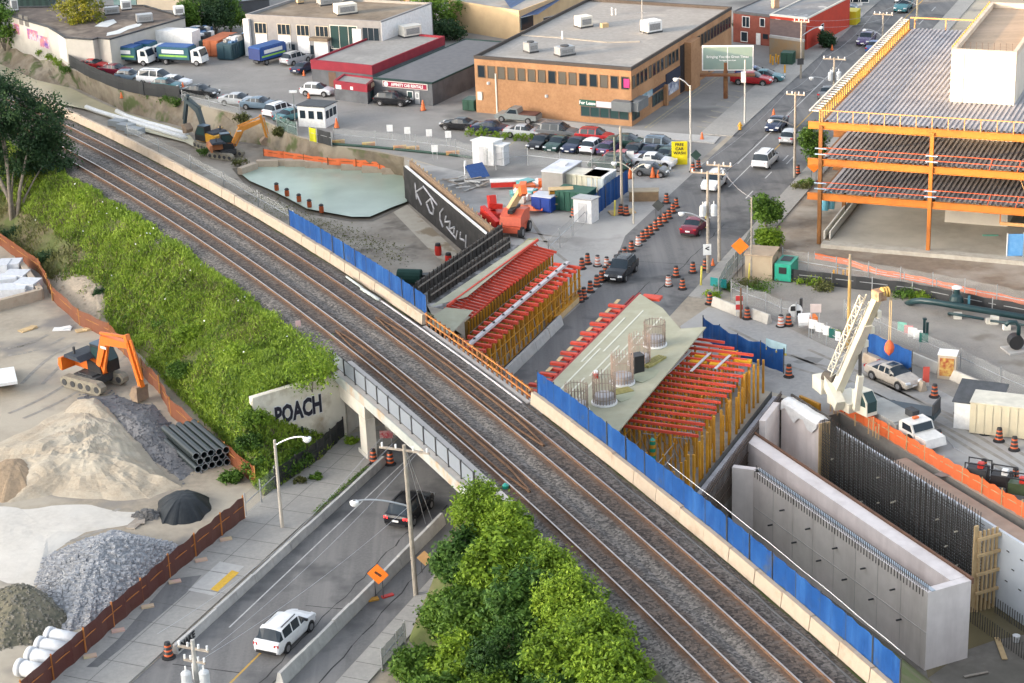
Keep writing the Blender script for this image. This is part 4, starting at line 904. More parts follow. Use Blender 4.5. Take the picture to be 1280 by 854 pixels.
j=part('stringer',fred,fb,'beam',ST(133.5,-60.6,-3.),ST(153.6,-60.3,-3.),.14,.2);part('stringer',fred,fb,'beam',ST(132.8,-59.,-3.),ST(153.6,-58.8,-3.),.14,.2)
part('girder',pm('white_girder',(.55,.53,.53),(.46,.44,.45),1.),fb,'beam',ST(132.4,-60,-2.5),ST(153.6,-59.5,-2.5),.34,.22)
j=part('bracket',dsteel,fb,'box',*ST(133.6,-59.96,0).xy,-2.4,.2,.2,.12);rep(j,[stv(1.9*k,.05*k)for k in range(1,11)])
j=part('shore',fyel,fb,'beam',ST(133.6,-58.7,G),ST(133.6,-58.7,-3.05),.17,.17);rep(j,[stv(1.0*k,.01*k)for k in range(1,21)])
j=part('shore',fyel,fb,'beam',ST(134,-59.9,G),ST(134,-59.9,-3.05),.15,.15);rep(j,[stv(1.0*k,.01*k)for k in range(1,20)])
for z in (-3.7,-4.7,-5.5):part('brace',fyel,fb,'beam',ST(133.5,-58.6,z),ST(153.8,-58.4,z),.06,.06)
for k in range(20):part('cross_brace',steel if k%2 else fyel,fb,'beam',ST(133.6+k,-58.62,-3.2 if k%2 else -5.6),ST(134.6+k,-58.62,-5.6 if k%2 else -3.2),.05,.05)
part('back_board',pm('ochre_ply',(.3,.19,.06)),fb,'wall',ST(134,-61.2),ST(153.8,-61),G,-3.2,.05)
pb=thing('pipe_bundle','bundle of dark steel tubes lying at the foot of the yellow shores','pipes',ST(140,-58.3))
for k in range(5):part('tube',dsteel if k%2 else steel,pb,'tube',[ST(134.5,-58.2+.14*(k%3),G+.5+.16*(k//3)),ST(147.5,-58.3+.14*(k%3),G+.5+.16*(k//3))],.07,6)
row_blocks('jersey_barrier','concrete barrier',jersey,[ST(134.6+3.2*i,-57.85-.03*i)for i in range(5)],3.2,.85,.6,.22,'%s grey concrete barrier from the tracks beside the yellow shores','barriers along the dipping road',G)
ys=thing('shore_stack','stack of yellow shoring frames lying at the road edge by the drums','stack',ST(150,-58.6))
for k in range(6):part('shoring_frame',fyel,ys,'beam',ST(147.2,-59+.13*(k%3)*2,G+.3+.32*(k//3)),ST(153.2,-59+.13*(k%3)*2,G+.3+.32*(k//3)),.2,.28)
part('tarp',lumber,ys,'beam',ST(147.2,-58.35,G+.3),ST(153.2,-58.35,G+.3),.06,.5)
fc=thing('formwork_deck','large beige plywood deck over yellow shores with five rebar cages standing on it','formwork',ST(132,-47))
def near(t):return s_at(3.4,t)
DZ=-2.2
mb=MB();A=[ST(near(-50.6),-50.6,DZ),ST(146.8,-50.5,DZ),ST(144.,-47.6,DZ),ST(139.9,-44.8,DZ),ST(near(-44.6),-44.6,DZ)]
mb.sheet(A);mb.face(A[0],A[1],A[1]-Vector((0,0,.14)),A[0]-Vector((0,0,.14)));mb.face(A[1],A[2],A[2]-Vector((0,0,.14)),A[1]-Vector((0,0,.14)));mb.face(A[2],A[3],A[3]-Vector((0,0,.14)),A[2]-Vector((0,0,.14)));mb.build('plywood_deck',ply,fc)
mb=MB();W=[ST(near(-44.6),-44.6,DZ),ST(139.9,-44.8,DZ),ST(140.4,-42.8,-2.0),ST(near(-42.7)+.6,-42.7,-2.0)];mb.sheet(W);mb.face(W[2],W[3],W[3]-Vector((0,0,.12)),W[2]-Vector((0,0,.12)));mb.face(W[1],W[2],W[2]-Vector((0,0,.12)),W[1]-Vector((0,0,.12)));mb.build('deck_wing',ply,fc)
seam=pm('seam_strip',(.6,.59,.5),(.54,.53,.45),2.)
for t_,a,b in ((-49.5,122.5,134.),(-49.0,133.5,143.),(-48.6,121.,128.),(-48.3,128.5,135.),(-47.7,121.5,138.),(-47.1,131,142),(-49.9,131,141)):
 part('seam',seam,fc,'beam',ST(max(a,near(t_)+1),t_,DZ+.012),ST(b,t_+.06,DZ+.012),.14,.02)
n=20
for k in range(n):
 s_=near(-51)+1+k*1.12
 if s_>147:break
 part('joist',fred,fc,'beam',ST(s_,-52.1-.3*(k%2),DZ-.35),ST(s_-.1,-50.3,DZ-.35),.34,.22)
 if k%2:part('walkway_board',lumber,fc,'beam',ST(s_+.2,-51.9,DZ-.2),ST(s_+1.1,-51.9,DZ-.2),.3,.05)
part('edge_beam',fdred,fc,'beam',ST(near(-51),-50.75,DZ-.25),ST(147.2,-50.65,DZ-.25),.2,.4);part('edge_beam',fdred,fc,'beam',ST(near(-51),-51.3,DZ-.5),ST(147.2,-51.2,DZ-.5),.12,.3)
part('end_frame',fred,fc,'box',*ST(146.6,-49.4).xy,DZ-.3,1.6,.9,.25,-HD)
for k in range(7):part('timber',pm('deck_timber',(.3,.27,.08),(.2,.19,.07),3.),fc,'beam',ST(near(-43)+.4-k*.1,-42.6-k*.3,DZ+.5),ST(near(-43)+3.2-k*.1,-42.6-k*.3,DZ+.5),.12,.14)
fd=thing('shoring_grid','field of red beams on yellow shoring posts between the plywood deck and the pit','formwork',ST(130,-40))
posts=[]
for k in range(18):
 s_=121.4+k*1.06;te=-37.75 if s_<136 else (-38.2 if s_<137.5 else (-39.7 if s_<138.8 else -41.1))
 part('beam',fred,fd,'beam',ST(s_+.25,-46.5,-2.75),ST(s_+rnd.uniform(-.08,.08),te+rnd.uniform(-.25,.25),-2.75+rnd.uniform(-.05,.05)),.13,.2)
fr_m=MB()
def frame_unit(mb,s_,t_,top):
 for dt in (0,1.15):P=ST(s_,t_+dt);mb.beam((P.x,P.y,G),(P.x,P.y,top),.12,.12)
 for z0,z1 in ((G+.3,top-.4),(top-.4,G+.3)):mb.beam(ST(s_,t_,z0),ST(s_,t_+1.15,z1),.045,.045)
 mb.beam(ST(s_,t_,top-.5),ST(s_+1.06,t_,top-.5),.05,.05);mb.beam(ST(s_,t_+1.15,-4.4),ST(s_+1.06,t_+1.15,-3.4),.05,.05)
mb=MB();frame_unit(mb,121.4,-45.4,-2.9);o=mb.build('shoring_frame',fyel,fd);rep(o,[stv(1.06*k,2.3*q)for q in range(3)for k in range(17)if (k,q)!=(0,0)])
mb=MB()
for q in range(3):
 for k in range(17):
  s_=121.4+1.06*k;t_=-44.2+2.3*q
  mb.beam(ST(s_,t_,-3.2),ST(s_+1.06,t_+.1,-5.4),.05,.05);mb.beam(ST(s_+.5,t_+1.1,-3.3),ST(s_+.5,t_,-3.3),.05,.05)
tag(mb.build('braces',steel,fd),kind='stuff')
mb=MB();q0=ST(118.2,-37.2);mb.beam((q0.x,q0.y,G),(q0.x,q0.y,-2.6),.16,.16);o=mb.build('tall_post',fyel,fd)
for c in rep(o,[stv(1.03*k,-.01*k)for k in range(1,20)]):c.scale.z=rnd.uniform(.82,1.08);c.location.x+=rnd.uniform(-.15,.15)
mb=MB();q0=ST(116.6,-38.2);mb.beam((q0.x,q0.y,G),(q0.x,q0.y,-3.4),.15,.15);o=mb.build('post',fyel,fd)
for c in rep(o,[stv(1.1*k,0)for k in range(1,19)]):c.scale.z=rnd.uniform(.75,1.15);c.location.x+=rnd.uniform(-.2,.2)
mb=MB();q0=ST(115.6,-39.6);mb.beam((q0.x,q0.y,G),(q0.x,q0.y,-3.6),.15,.15);o=mb.build('post',fyel,fd);rep(o,[stv(1.3*(k%4),-1.25*(k//4))for k in range(1,16)])
for z in (-3.8,-4.6):
 for t_ in (-39.6,-42.1):part('ledger',steel,fd,'beam',ST(115.6,t_,z),ST(122,t_,z),.05,.05)
for i in range(3):part('white_plank',pm('grey_plank',(.5,.47,.47)),fd,'beam',ST(131.5+i,-43.2+1.6*i,-2.6),ST(136.5,-42.9+1.6*i,-2.6),.22,.06)
for i in range(5):part('yellow_panel',pm('bright_yellow',(.72,.36,.02)),fd,'box',*ST(135+(i%3)*1.3,-41.8+1.6*(i//2)).xy,-3.1,1.3,.5,.35,-HD)
cg=pm('cage_steel',(.28,.22,.18),(.2,.16,.13),2.,.7);cgs=pm('cage_pink',(.38,.28,.22),(.3,.23,.19),2.,.7)
for i,(s_,t_,hh,lab)in enumerate(((121.9,-46.9,2.1,'rebar cage partly behind the blue fence, nearest the tracks'),(123.9,-45.5,2.3,'dark grey round rebar cage, second from the tracks on the plywood deck'),(127.9,-45.5,2.35,'pinkish round rebar cage in the middle of the plywood deck'),(131.9,-45.5,2.35,'tall pinkish rebar cage, fourth from the tracks beside stacked timber'),(135.9,-45.6,2.,'rebar cage farthest from the tracks on the plywood deck'))):
 C_=ST(s_,t_,DZ);t=thing('rebar_cage',lab,'rebar cage',C_,0,'rebar cages on the deck')
 mm=cgs if i in (2,3)else cg;r_=.82;b0=None
 for k in range(22):
  a=2*math.pi*k/22;part('bar',mm,t,'beam',(C_.x+r_*math.cos(a),C_.y+r_*math.sin(a),DZ),(C_.x+r_*math.cos(a),C_.y+r_*math.sin(a),DZ+hh+.06*math.sin(k*2.2)),.045,.045)
 for z in (.5,1.2,1.9):part('hoop',mm,t,'tube',[(C_.x+(r_+.04)*math.cos(a),C_.y+(r_+.04)*math.sin(a),DZ+z)for a in np.linspace(0,2*math.pi,25)],.025,5)
 mb=MB();mb.lathe(C_.x,C_.y,[(r_+.02,DZ+.02),(r_+.14,DZ+.02),(r_+.14,DZ+.14),(r_+.02,DZ+.14)],24);mb.build('collar',white,t)
 mb=MB();mb.lathe(C_.x,C_.y,[(r_-.1,DZ+.02),(r_-.1,DZ+.7)],20);mb.build('sleeve',pm('grey_sleeve',(.42,.41,.43)),t)
def pile(name,lab,cat,s_,t_,n,L,m,rz,z=DZ):
 C_=ST(s_,t_,z);t=thing(name,lab,cat,C_);
 for k in range(n):c=ST(s_+.0,t_+.0,z);d=Vector((math.cos(rz),math.sin(rz),0));q=Vector((-d.y,d.x,0));b=c+q*(.2*(k%5))+Vector((0,0,.1+.1*(k//5)));part('board',m,t,'beam',b-d*L/2,b+d*L/2,.13,.09)
pile('timber_stack','stack of yellow-green timbers beside the fourth rebar cage','timber',132.2,-44.2,9,2.4,pm('green_timber',(.36,.32,.12),(.26,.23,.09),3.),.9)
pile('timber_stack','small loose timber heap between the two front rebar cages','timber',125.9,-44.7,5,1.6,pm('green_timber',(.36,.32,.12)),.4)
t=thing('plywood_sheet','loose plywood sheet on the deck beside the middle rebar cage','plywood',ST(129.6,-44.2,DZ));part('panel',pm('dark_ply',(.34,.35,.25),(.3,.31,.22),1.),t,'box',*ST(129.6,-44.2).xy,DZ+.05,2.6,1.5,.08,.75)
t=thing('plywood_sheet','small plywood sheet on the deck near the second rebar cage','plywood',ST(125.6,-44.5,DZ));part('panel',pm('dark_ply',(.34,.35,.25)),t,'box',*ST(125.4,-44.3).xy,DZ+.03,1.8,1.2,.06,.5)
t=thing('crate','black slatted crate standing between two rebar cages','crate',ST(130,-45.2,DZ));part('box',black,t,'box',*ST(130.2,-45.1).xy,DZ,.8,.8,1.4,.4);part('lid',dsteel,t,'box',*ST(130.2,-45.1).xy,DZ+1.41,.84,.84,.06,.4)
t=thing('bucket','small red and white bucket lying on the plywood deck','bucket',ST(128.2,-47.7,DZ));mb=MB();c=ST(128.2,-47.7);mb.lathe(c.x,c.y,[(.2,DZ),(.26,DZ+.5)],10);mb.build('body',redp,t);mb=MB();mb.lathe(c.x,c.y,[(.27,DZ+.44),(.2,DZ+.58)],10);mb.build('rim',white,t)
blue_fence('blue_fence','blue tarp fence behind the red beams at the far end of the formwork',[ST(147.4,-45.2),ST(145.8,-43.3),ST(144.2,-41.3),ST(143.2,-39.1),ST(142.1,-36.9)],G+.1,2.,sag=.25)
t=thing('safety_sign','pale blue and yellow site sign on the end of the blue fence','sign',ST(142.4,-37.6));a,b=ST(143,-38.6),ST(142.1,-36.7);part('panel',pm('pale_blue_sign',(.35,.5,.55)),t,'wall',a,b,G+1.75,G+2.5,.06);part('stripe',pm('sign_yellow',(.7,.55,.05),(.08,.08,.07),3.),t,'wall',a,b,G+1.55,G+1.74,.07)
D_=Vector((-14.1,15.1))/20.66;N_=Vector((.731,.682))
def SD(base,along_,back,z=G):q=Vector(base)+D_*along_+N_*back;return ST(q.x,q.y,z)
F0=(123.8,-34.2);LB=20.66;PZ=-11.65
cw=thing('concrete_wall_box','long pale concrete wall box with a trough along its top, standing in the pit','concrete structure',SD(F0,10,0,PZ))
def cprism(name,m,par,a0,a1,b0,b1,z0,z1,base=F0):mb=MB();mb.prism([SD(base,a0,b0).xy,SD(base,a1,b0).xy,SD(base,a1,b1).xy,SD(base,a0,b1).xy],z0,z1);return mb.build(name,m,par)
cprism('front_wall',concw,cw,0,LB-.62,0,.55,PZ,G-.05);cprism('back_wall',concw,cw,-5.6,LB-.62,2.15,3.3,PZ,G)
cprism('end_wall',concw,cw,LB-.6,LB,0,3.3,PZ,G-.02);cprism('trough_floor',pm('trough_mud',(.27,.21,.16),(.22,.17,.13),1.),cw,-.5,LB-.62,.56,2.14,PZ,-7.3)
mb=MB();mb.wall(SD(F0,.3,.25),SD(F0,-.2,.3),PZ,G-.05,.5);mb.wall(SD(F0,0,.3)+stv(.2,.1),ST(124.2,-35.9),PZ,G-.05,.5);mb.build('side_wall',concw,cw)
cprism('timber_strip',pm('red_brown_wood',(.2,.1,.06),(.14,.075,.05),1.5),cw,-5.6,LB,3.31,3.5,G-.3,G+.12)
mb=MB();e=0.
for k in range(100):P=SD(F0,.1+k*.206,.1);mb.beam((P.x,P.y,G-.06),(P.x,P.y,G+.42),.045,.045)
tag(mb.build('starter_bars',drebar,cw),kind='stuff')
P0=SD(F0,.1,-.02);mb=MB()
mb.beam((P0.x,P0.y,G-.5),(P0.x,P0.y,G-.02),.05,.05);o=mb.build('form_clip',drebar,cw);rep(o,[SD(F0,.1+.34*k,-.02)-P0 for k in range(1,60)])
cprism('membrane',pm('blue_white_film',(.5,.55,.6),(.42,.47,.52),1.),cw,0,LB,.28,.56,G-.04,G+.03)
for i,(a,z)in enumerate([(4,-7.4),(7.3,-7.4),(10.6,-7.4),(13.9,-7.4),(17.2,-7.4),(2.5,-9.2),(5.6,-9.2),(8.7,-9.2),(11.8,-9.2),(14.9,-9.2),(18,-9.2)]):
 P=SD(F0,a,-.01);q=SD(F0,a,-.4);part('tie_rod',dsteel,cw,'beam',(P.x,P.y,z),(q.x,q.y,z+.02),.09,.09)
for k in range(1,8):part('panel_joint',pm('joint_grey',(.58,.54,.52)),cw,'beam',SD(F0,2.55*k,-.008,PZ),SD(F0,2.55*k,-.008,G-.1),.025,.025)
part('pour_joint',pm('joint_grey',(.42,.39,.37)),cw,'beam',SD(F0,0,-.012,-8.9),SD(F0,LB,-.012,-8.9),.03,.05)
lw=thing('concrete_wall','grey concrete wall with a white tarp thrown over its top, left of the rebar','concrete wall',ST(132.8,-33,PZ))
BB=(134.6,-35.1);Lw=5.2
cprism('wall',concw,lw,0,Lw,0,.9,PZ,-5.05,BB);mb=MB();mb.wall(ST(134.7,-35.5),ST(131.0,-35.6),PZ,-5.3,.5);mb.build('return_wall',concw,lw)
cprism('edge_board',lumber,lw,Lw+.01,Lw+.12,-.06,.9,PZ,-5.0,BB);cprism('back_form',tw,lw,-.2,Lw,.95,1.1,-7,-4.8,BB)
mb=MB();T=[];rr=random.Random(4)
for i in range(9):
 row=[]
 for k,(b_,z)in enumerate(((-.14,-5.75+.4*math.sin(i*1.7)),(-.12,-5.15),(.1,-4.93),(.5,-4.85),(.95,-4.92))):row.append(SD(BB,.1+i*.62,b_+rr.uniform(-.02,.02),z+rr.uniform(-.05,.05)))
 T.append(row)
for a,b in zip(T,T[1:]):
 for k in range(4):mb.face(a[k],a[k+1],b[k+1],b[k])
mb.build('tarp',white,lw)
rc=thing('rebar_curtain','tall dark curtain of closely spaced rebar standing in the pit','rebar wall',SD(BB,14,0,PZ))
RB0,RB1=Lw+.4,Lw+18.6
P0=SD(BB,RB0,.05);mb=MB();mb.beam((P0.x,P0.y,PZ),(P0.x,P0.y,-4.55),.055,.055);o=mb.build('bar',drebar,rc)
for i,c in enumerate(rep(o,[SD(BB,RB0+.2*k,.05)-P0 for k in range(1,91)])):c.scale.z=1;c.location.z+=.12*math.sin(i*1.7)
mb=MB()
for z in np.arange(PZ+.2,-5.4,.24):mb.beam(SD(BB,RB0,.0,z),SD(BB,RB1,.0,z),.04,.04);mb.beam(SD(BB,RB0,.75,z),SD(BB,RB1,.75,z),.04,.04)
for k in range(60):mb.beam(SD(BB,RB0+.3*k,.8,PZ),SD(BB,RB0+.3*k,.8,-4.7),.05,.05)
tag(mb.build('rebar_mat',drebar,rc),kind='stuff')
for k in range(14):part('spacer',pm('pale_spacer',(.6,.55,.45)),rc,'box',*SD(BB,RB0+1+rnd.random()*16,-.05).xy,-10+rnd.random()*4,.3,.06,.1,.4)
bh=thing('timber_bulkhead','upright timber bulkhead at the right end of the rebar curtain','formwork',SD(BB,RB1+.3,.5,PZ))
cprism('edge_plank',lumber,bh,RB1+.1,RB1+.25,-.2,.1,PZ,-5.2,BB)
for k in range(5):cprism('stud',lumber,bh,RB1+.26,RB1+.4,.1+.34*k,.25+.34*k,PZ,-5.6,BB)
for z in (-10.2,-8.8,-7.4,-6.2):cprism('waler',lumber,bh,RB1+.41,RB1+.56,-.1,1.9,z,z+.2,BB)
ww=thing('white_wall','white waterproofed wall at the right edge of the pit below the orange fence','retaining wall',SD(BB,RB1+6,2.1,PZ));wm=pm('white_film',(.58,.62,.66),(.53,.57,.61),.6,.6)
cprism('panel',wm,ww,RB0-1,RB1+30,1.75,1.95,PZ,G+.1,BB)
P0=SD(BB,RB1+1.2,1.7);mb=MB();mb.beam((P0.x,P0.y,-7),(P0.x+.1,P0.y-.25,-7.),.05,.05);o=mb.build('anchor',dsteel,ww);rep(o,[SD(BB,RB1+1.2+1.4*(k%8)+(.6 if (k//8)%2 else 0),1.7)-P0-Vector((0,0,1.1*(k//8)))for k in range(1,24)])
P0=SD(BB,RB1+1,1.2,PZ);mb=MB();mb.beam((P0.x,P0.y,PZ),(P0.x,P0.y,PZ+1.2),.05,.05);o=tag(mb.build('starter_bar',drebar,ww));rep(o,[SD(BB,RB1+1+.25*(k%40),1.2-2.2*(k//40))-P0.xyz.__class__((P0.x,P0.y,G))for k in range(1,80)])
cprism('ledge',pm('ledge_wood',(.36,.27,.21),(.3,.22,.17),1.),ww,RB0+6,RB1+30,1.96,3.2,G-.1,G+.06,BB)
gwl=thing('guide_wall','rusty rebar edge and low wall between the yellow posts and the pit','retaining wall',ST(127,-36.4))
mb=MB();mb.prism([ST(115.8,-37.).xy,ST(137,-36.4).xy,ST(137,-35.75).xy,ST(115.8,-36.35).xy],-7,G+.18);mb.build('cap',pm('cap_film',(.42,.41,.43),(.3,.28,.28),.8,c3=(.5,.5,.52),sc3=.6),gwl)
P0=ST(115.9,-36.3);mb=MB();mb.beam((P0.x,P0.y,-8.5),(P0.x,P0.y,G+.7),.05,.05);o=mb.build('bar',rebar,gwl);rep(o,[stv(.28*k,.0075*k)for k in range(1,76)])
for z in (G+.4,G+.05,-6.8,-7.6):part('rail',rebar,gwl,'beam',ST(115.8,-36.28,z),ST(137,-35.7,z),.06,.07)
part('dark_screen',pm('dark_screen',(.1,.095,.09),(.07,.068,.065),2.),gwl,'wall',ST(116,-37.05),ST(137,-36.5),G,G+.55,.05)
def screen(name,lab,P,h,m,z=G,every=1,pm_=None,cat='fence',top=True,hs=None,zz=None):
 f=thing(name,lab,cat,(P[0][0],P[0][1],z));
 for i,(a,b)in enumerate(zip(P,P[1:])):
  mb=MB();n=5;a,b=Vector((a[0],a[1],z)),Vector((b[0],b[1],z));d=(b-a).normalized();q=Vector((d.y,-d.x,0))
  pts=[a.lerp(b,k/n)+q*.06*math.sin(k*2.1+i*1.3)for k in range(n+1)]
  for k in range(n):
   w0,w1=.05*math.sin(k*1.9+i),.05*math.sin((k+1)*1.9+i);mb.face(pts[k],pts[k+1],pts[k+1]+Vector((0,0,h+w1)),pts[k]+Vector((0,0,h+w0)))
  mb.build('panel',m,f)
  if top:part('rail',pm_ or steel,f,'beam',a+Vector((0,0,h*.62)),b+Vector((0,0,h*.62)),.05,.05)
 for p in P[::every]:part('post',pm_ or steel,f,'beam',(p[0],p[1],z-.05),(p[0],p[1],z+h+.12),.08,.08)
 return f
omesh=bpy.data.materials.new('orange_mesh');screen_mat(omesh,(.8,.17,.05),.93)
def lerpts(a,b,n):return [a.lerp(b,k/n)for k in range(n+1)]
screen('orange_fence','bright orange mesh fence along the rim of the pit above the white wall',lerpts(at(1047,512),at(1179,590),6)+lerpts(at(1179,590),at(1330,676),6)[1:],1.15,omesh,pm_=lumber)
for k,f in enumerate((.02,.06,.1,.3,.45,.5,.53,.56)):
 P=at(1036,513).lerp(at(1150,580),f);mb=MB();mb.beam((P.x,P.y,G),(P.x,P.y,G+.9+.3*(k%3)),.12,.08);tag(mb.build('stake',lumber),'%s light wooden stake from the left along the rebar edge of the pit'%ORD[k],'stake','stakes on the pit rim')
t=thing('frame_stack','pile of yellow frames between the tarped wall and the crane','stack',at(1012,500))
for k in range(4):part('frame',fyel,t,'beam',at(1000,502-k*2.2,G+.2+.15*k),at(1025,513-k*2.2,G+.2+.15*k),.2,.18)
t=thing('plank','long loose plank lying in the mud at the corner of the pit','plank',at(1252,810,-11.6));part('board',lumber,t,'beam',at(1246,797,-11.5),at(1256,824,-11.5),.35,.06)
t=thing('plank','weathered board lying flat by the concrete end wall','plank',at(1225,842,-11.6));part('board',wood,t,'beam',at(1205,846,-11.5),at(1235,840,-11.5),.2,.06)
t=thing('bucket','small white bucket in the mud by the rebar stubs','bucket',at(1270,800,-11.6));mb=MB();c=at(1270,802,-11.6);mb.lathe(c.x,c.y,[(.2,-11.6),(.26,-11.15),(.2,-11.15)],12);mb.build('body',white,t)
dw=thing('dark_wall','long black-faced retaining wall with white painted strokes beside the excavation','retaining wall',at(556,280,FL))
A,B=[Vector((*at(*p,z=G+1.2).xy,G))for p in ((505.5,206),(608,291.5))];hz=Vector((0,0,0));part('face',pm('black_wall',(.038,.036,.036),(.028,.027,.027),1.2,.8,(.06,.057,.055),.8,(.5,.7)),dw,'wall',A,B,FL-.3,G+1.02,.3)
part('white_lip',white,dw,'wall',A+Vector((.15,-.2,0)),B+Vector((.15,-.2,0)),G+1.03,G+1.16,.25)
d=(B-A).normalized();q=Vector((-d.y,d.x,0));q=q if q.y>0 else -q
part('timber_edge',pm('brown_edge',(.28,.19,.12),(.22,.15,.1),1.5),dw,'wall',A+q*.7,B+q*.7,G-.2,G+1.6,.25)
j=part('edge_post',lumber,dw,'beam',A+q*.9+Vector((0,0,0)),A+q*.9+Vector((0,0,1.75)),.1,.1);Lw_=(B-A).length;rep(j,[d*Lw_*k/20 for k in range(1,20)])
strokes=[[(.16,.8),(.17,.35)],[(.26,.85),(.165,.55),(.23,.3)],[(.27,.9),(.44,.7)],[(.36,.72),(.3,.5),(.34,.3),(.38,.32),(.395,.5),(.36,.72)],[(.52,.75),(.475,.55),(.47,.35),(.5,.2)],[(.55,.6),(.53,.4),(.6,.55),(.58,.3),(.65,.5),(.63,.25)],[(.55,.3),(.66,.2),(.68,.45)],[(.72,.5),(.71,.3),(.76,.35)],[(.785,.55),(.77,.12)]]
gst=pm('stroke_white',(.5,.5,.52),(.32,.32,.34),3.)
def wp(f,z):P=A.lerp(B,f)-q*.17;return Vector((P.x,P.y,FL+(G+1.1-FL)*z))
mb=MB()
for st_ in strokes:
 P=[]
 for a,b in zip(st_,st_[1:]):
  for k in range(5):P.append(wp(a[0]+(b[0]-a[0])*k/5,a[1]+(b[1]-a[1])*k/5))
 P.append(wp(*st_[-1]));mb.tube(P,.11,5)
mb.build('painted_strokes',gst,dw)
sheetpx('footing_slab',[(507,254),(576,319),(566,336),(556,332),(488,262)],.02,pm('footing',(.42,.38,.31),(.37,.33,.27),1.,.8,(.24,.19,.13),.22,(.5,.56)),FL)
t=thing('float_pump','pair of red and black pump drums by the slab edge','pump',at(548,318,FL))
for i,(x,y)in enumerate(((548,319),(561,331))):
 mb=MB();c=at(x,y,FL);mb.lathe(c.x,c.y,[(.32,FL),(.36,FL+.5),(.32,FL+1.)],10);mb.build('drum',redp,t);mb=MB();mb.lathe(c.x,c.y,[(.3,FL+1.),(.25,FL+1.25),(.05,FL+1.3)],10);mb.build('cap',black,t)
t=thing('water_tank','dark green cylindrical tank lying on the mud behind the blue fence','tank',at(508,350,FL));c=at(512,346,-7.2);mb=MB();mb.tube([c-stv(.2,1.1),c+stv(.2,1.1)],.75,14);mb.build('barrel',pm('dark_green',(.02,.06,.05)),t);part('stand',dsteel,t,'box',c.x,c.y,FL,1.8,1.2,1.2);part('pump_motor',black,t,'box',c.x+1.6,c.y-.2,-7.6,.8,.7,.7)
cbm=block_mb(2.6,.8,.8,.7);src=None
for i,(x,y,lab)in enumerate(((310,214,'far left'),(335,207.5,'second'),(352,206.5,'third'),(371,207.5,'fourth'),(396,209,'fifth'),(418,210,'sixth'),(441,212,'seventh'),(467,215,'eighth'),(492,217,'last'))):
 P=at(x,y,WZ);o=src.copy()if src else cbm.build('concrete_block',concb);src or None
 if src:COL.objects.link(o)
 src=src or o;o.location=(P.x,P.y,WZ-.1);o.rotation_euler=(0,0,-.12 if i else .9);tag(o,'%s pale concrete block from the left along the far edge of the green pond'%lab,'concrete block','blocks at the pond edge')
screen('orange_fence','sagging rusty orange net fence behind the pond blocks',[at(x,y,WZ+.4)for x,y in ((330,196),(355,199),(380,203),(410,207),(445,209),(475,212),(503,215))],.8,omesh,z=WZ+.5,pm_=rust)
fm=MB();fm.lathe(0,0,[(.3,-.1),(.36,.2),(.36,.7),(.3,.95)],10);fo=fm.build('float_marker',pm('float_orange',(.4,.09,.03)));
bc=MB();bc.lathe(0,0,[(.33,.95),(.4,1.05),(.2,1.25)],10);POS[fo]=(Vector((0,0,0)),0);bo_=bc.build('cap',black,fo)
used=[]
for i,(x,y)in enumerate(((346,238),(359,245),(374,252),(387,259),(402,265))):
 P=at(x,y,WZ);o=place(fo,used,(P.x,P.y,WZ),0,'%s orange float from the left along the near shore of the pond'%ORD[i],'floats in the pond',.72);o['category']='float'
for nm,pts,lab in (('oil_boom',[(146,139),(160,146),(185,154),(208,160),(233,168)],'white floating boom on the far side of the brown canal'),('oil_boom',[(108,134),(121,139),(147,147),(170,154),(200,163),(232,173)],'long white floating boom on the near side of the brown canal')):
 mb=MB();mb.tube([at(x,y,WZ+.12)for x,y in pts],.32,7);tag(mb.build(nm,white,None,True),lab,'boom')
rub=thing('rubble_heap','heap of broken pale slabs and concrete behind the two excavators','rubble',at(290,160,WZ));rr=random.Random(9)
for k in range(26):
 P=at(262+rr.random()*75,152+rr.random()*18+5,FL);part('slab',jersey if k%3 else lumber,rub,'beam',(P.x,P.y,FL+.3),(P.x+rr.uniform(-2,2),P.y+rr.uniform(-2,2),FL+rr.uniform(.4,1.5)),rr.uniform(.3,.9),rr.uniform(.1,.3))
for i,(x,y)in enumerate(((148,158),(158,163),(169,168))):P=at(x,y,FL);t=thing('pallet_load','%s grey wrapped pallet load from the left beside the canal'%ORD[i],'pallet',P,0,'pallets at the canal');part('load',pm('grey_wrap',(.35,.37,.38),(.28,.3,.31),1.),t,'box',P.x,P.y,FL+.15,2.2,1.4,.7,-.6);part('pallet',wood,t,'box',P.x,P.y,FL,2.3,1.5,.14,-.6)
tyre=rubber;rim_m=paint('wheel_rim',(.35,.35,.36),.35,.7);headl=paint('headlight',(.7,.72,.74),.15);taill=paint('taillight',(.4,.012,.015),.25)
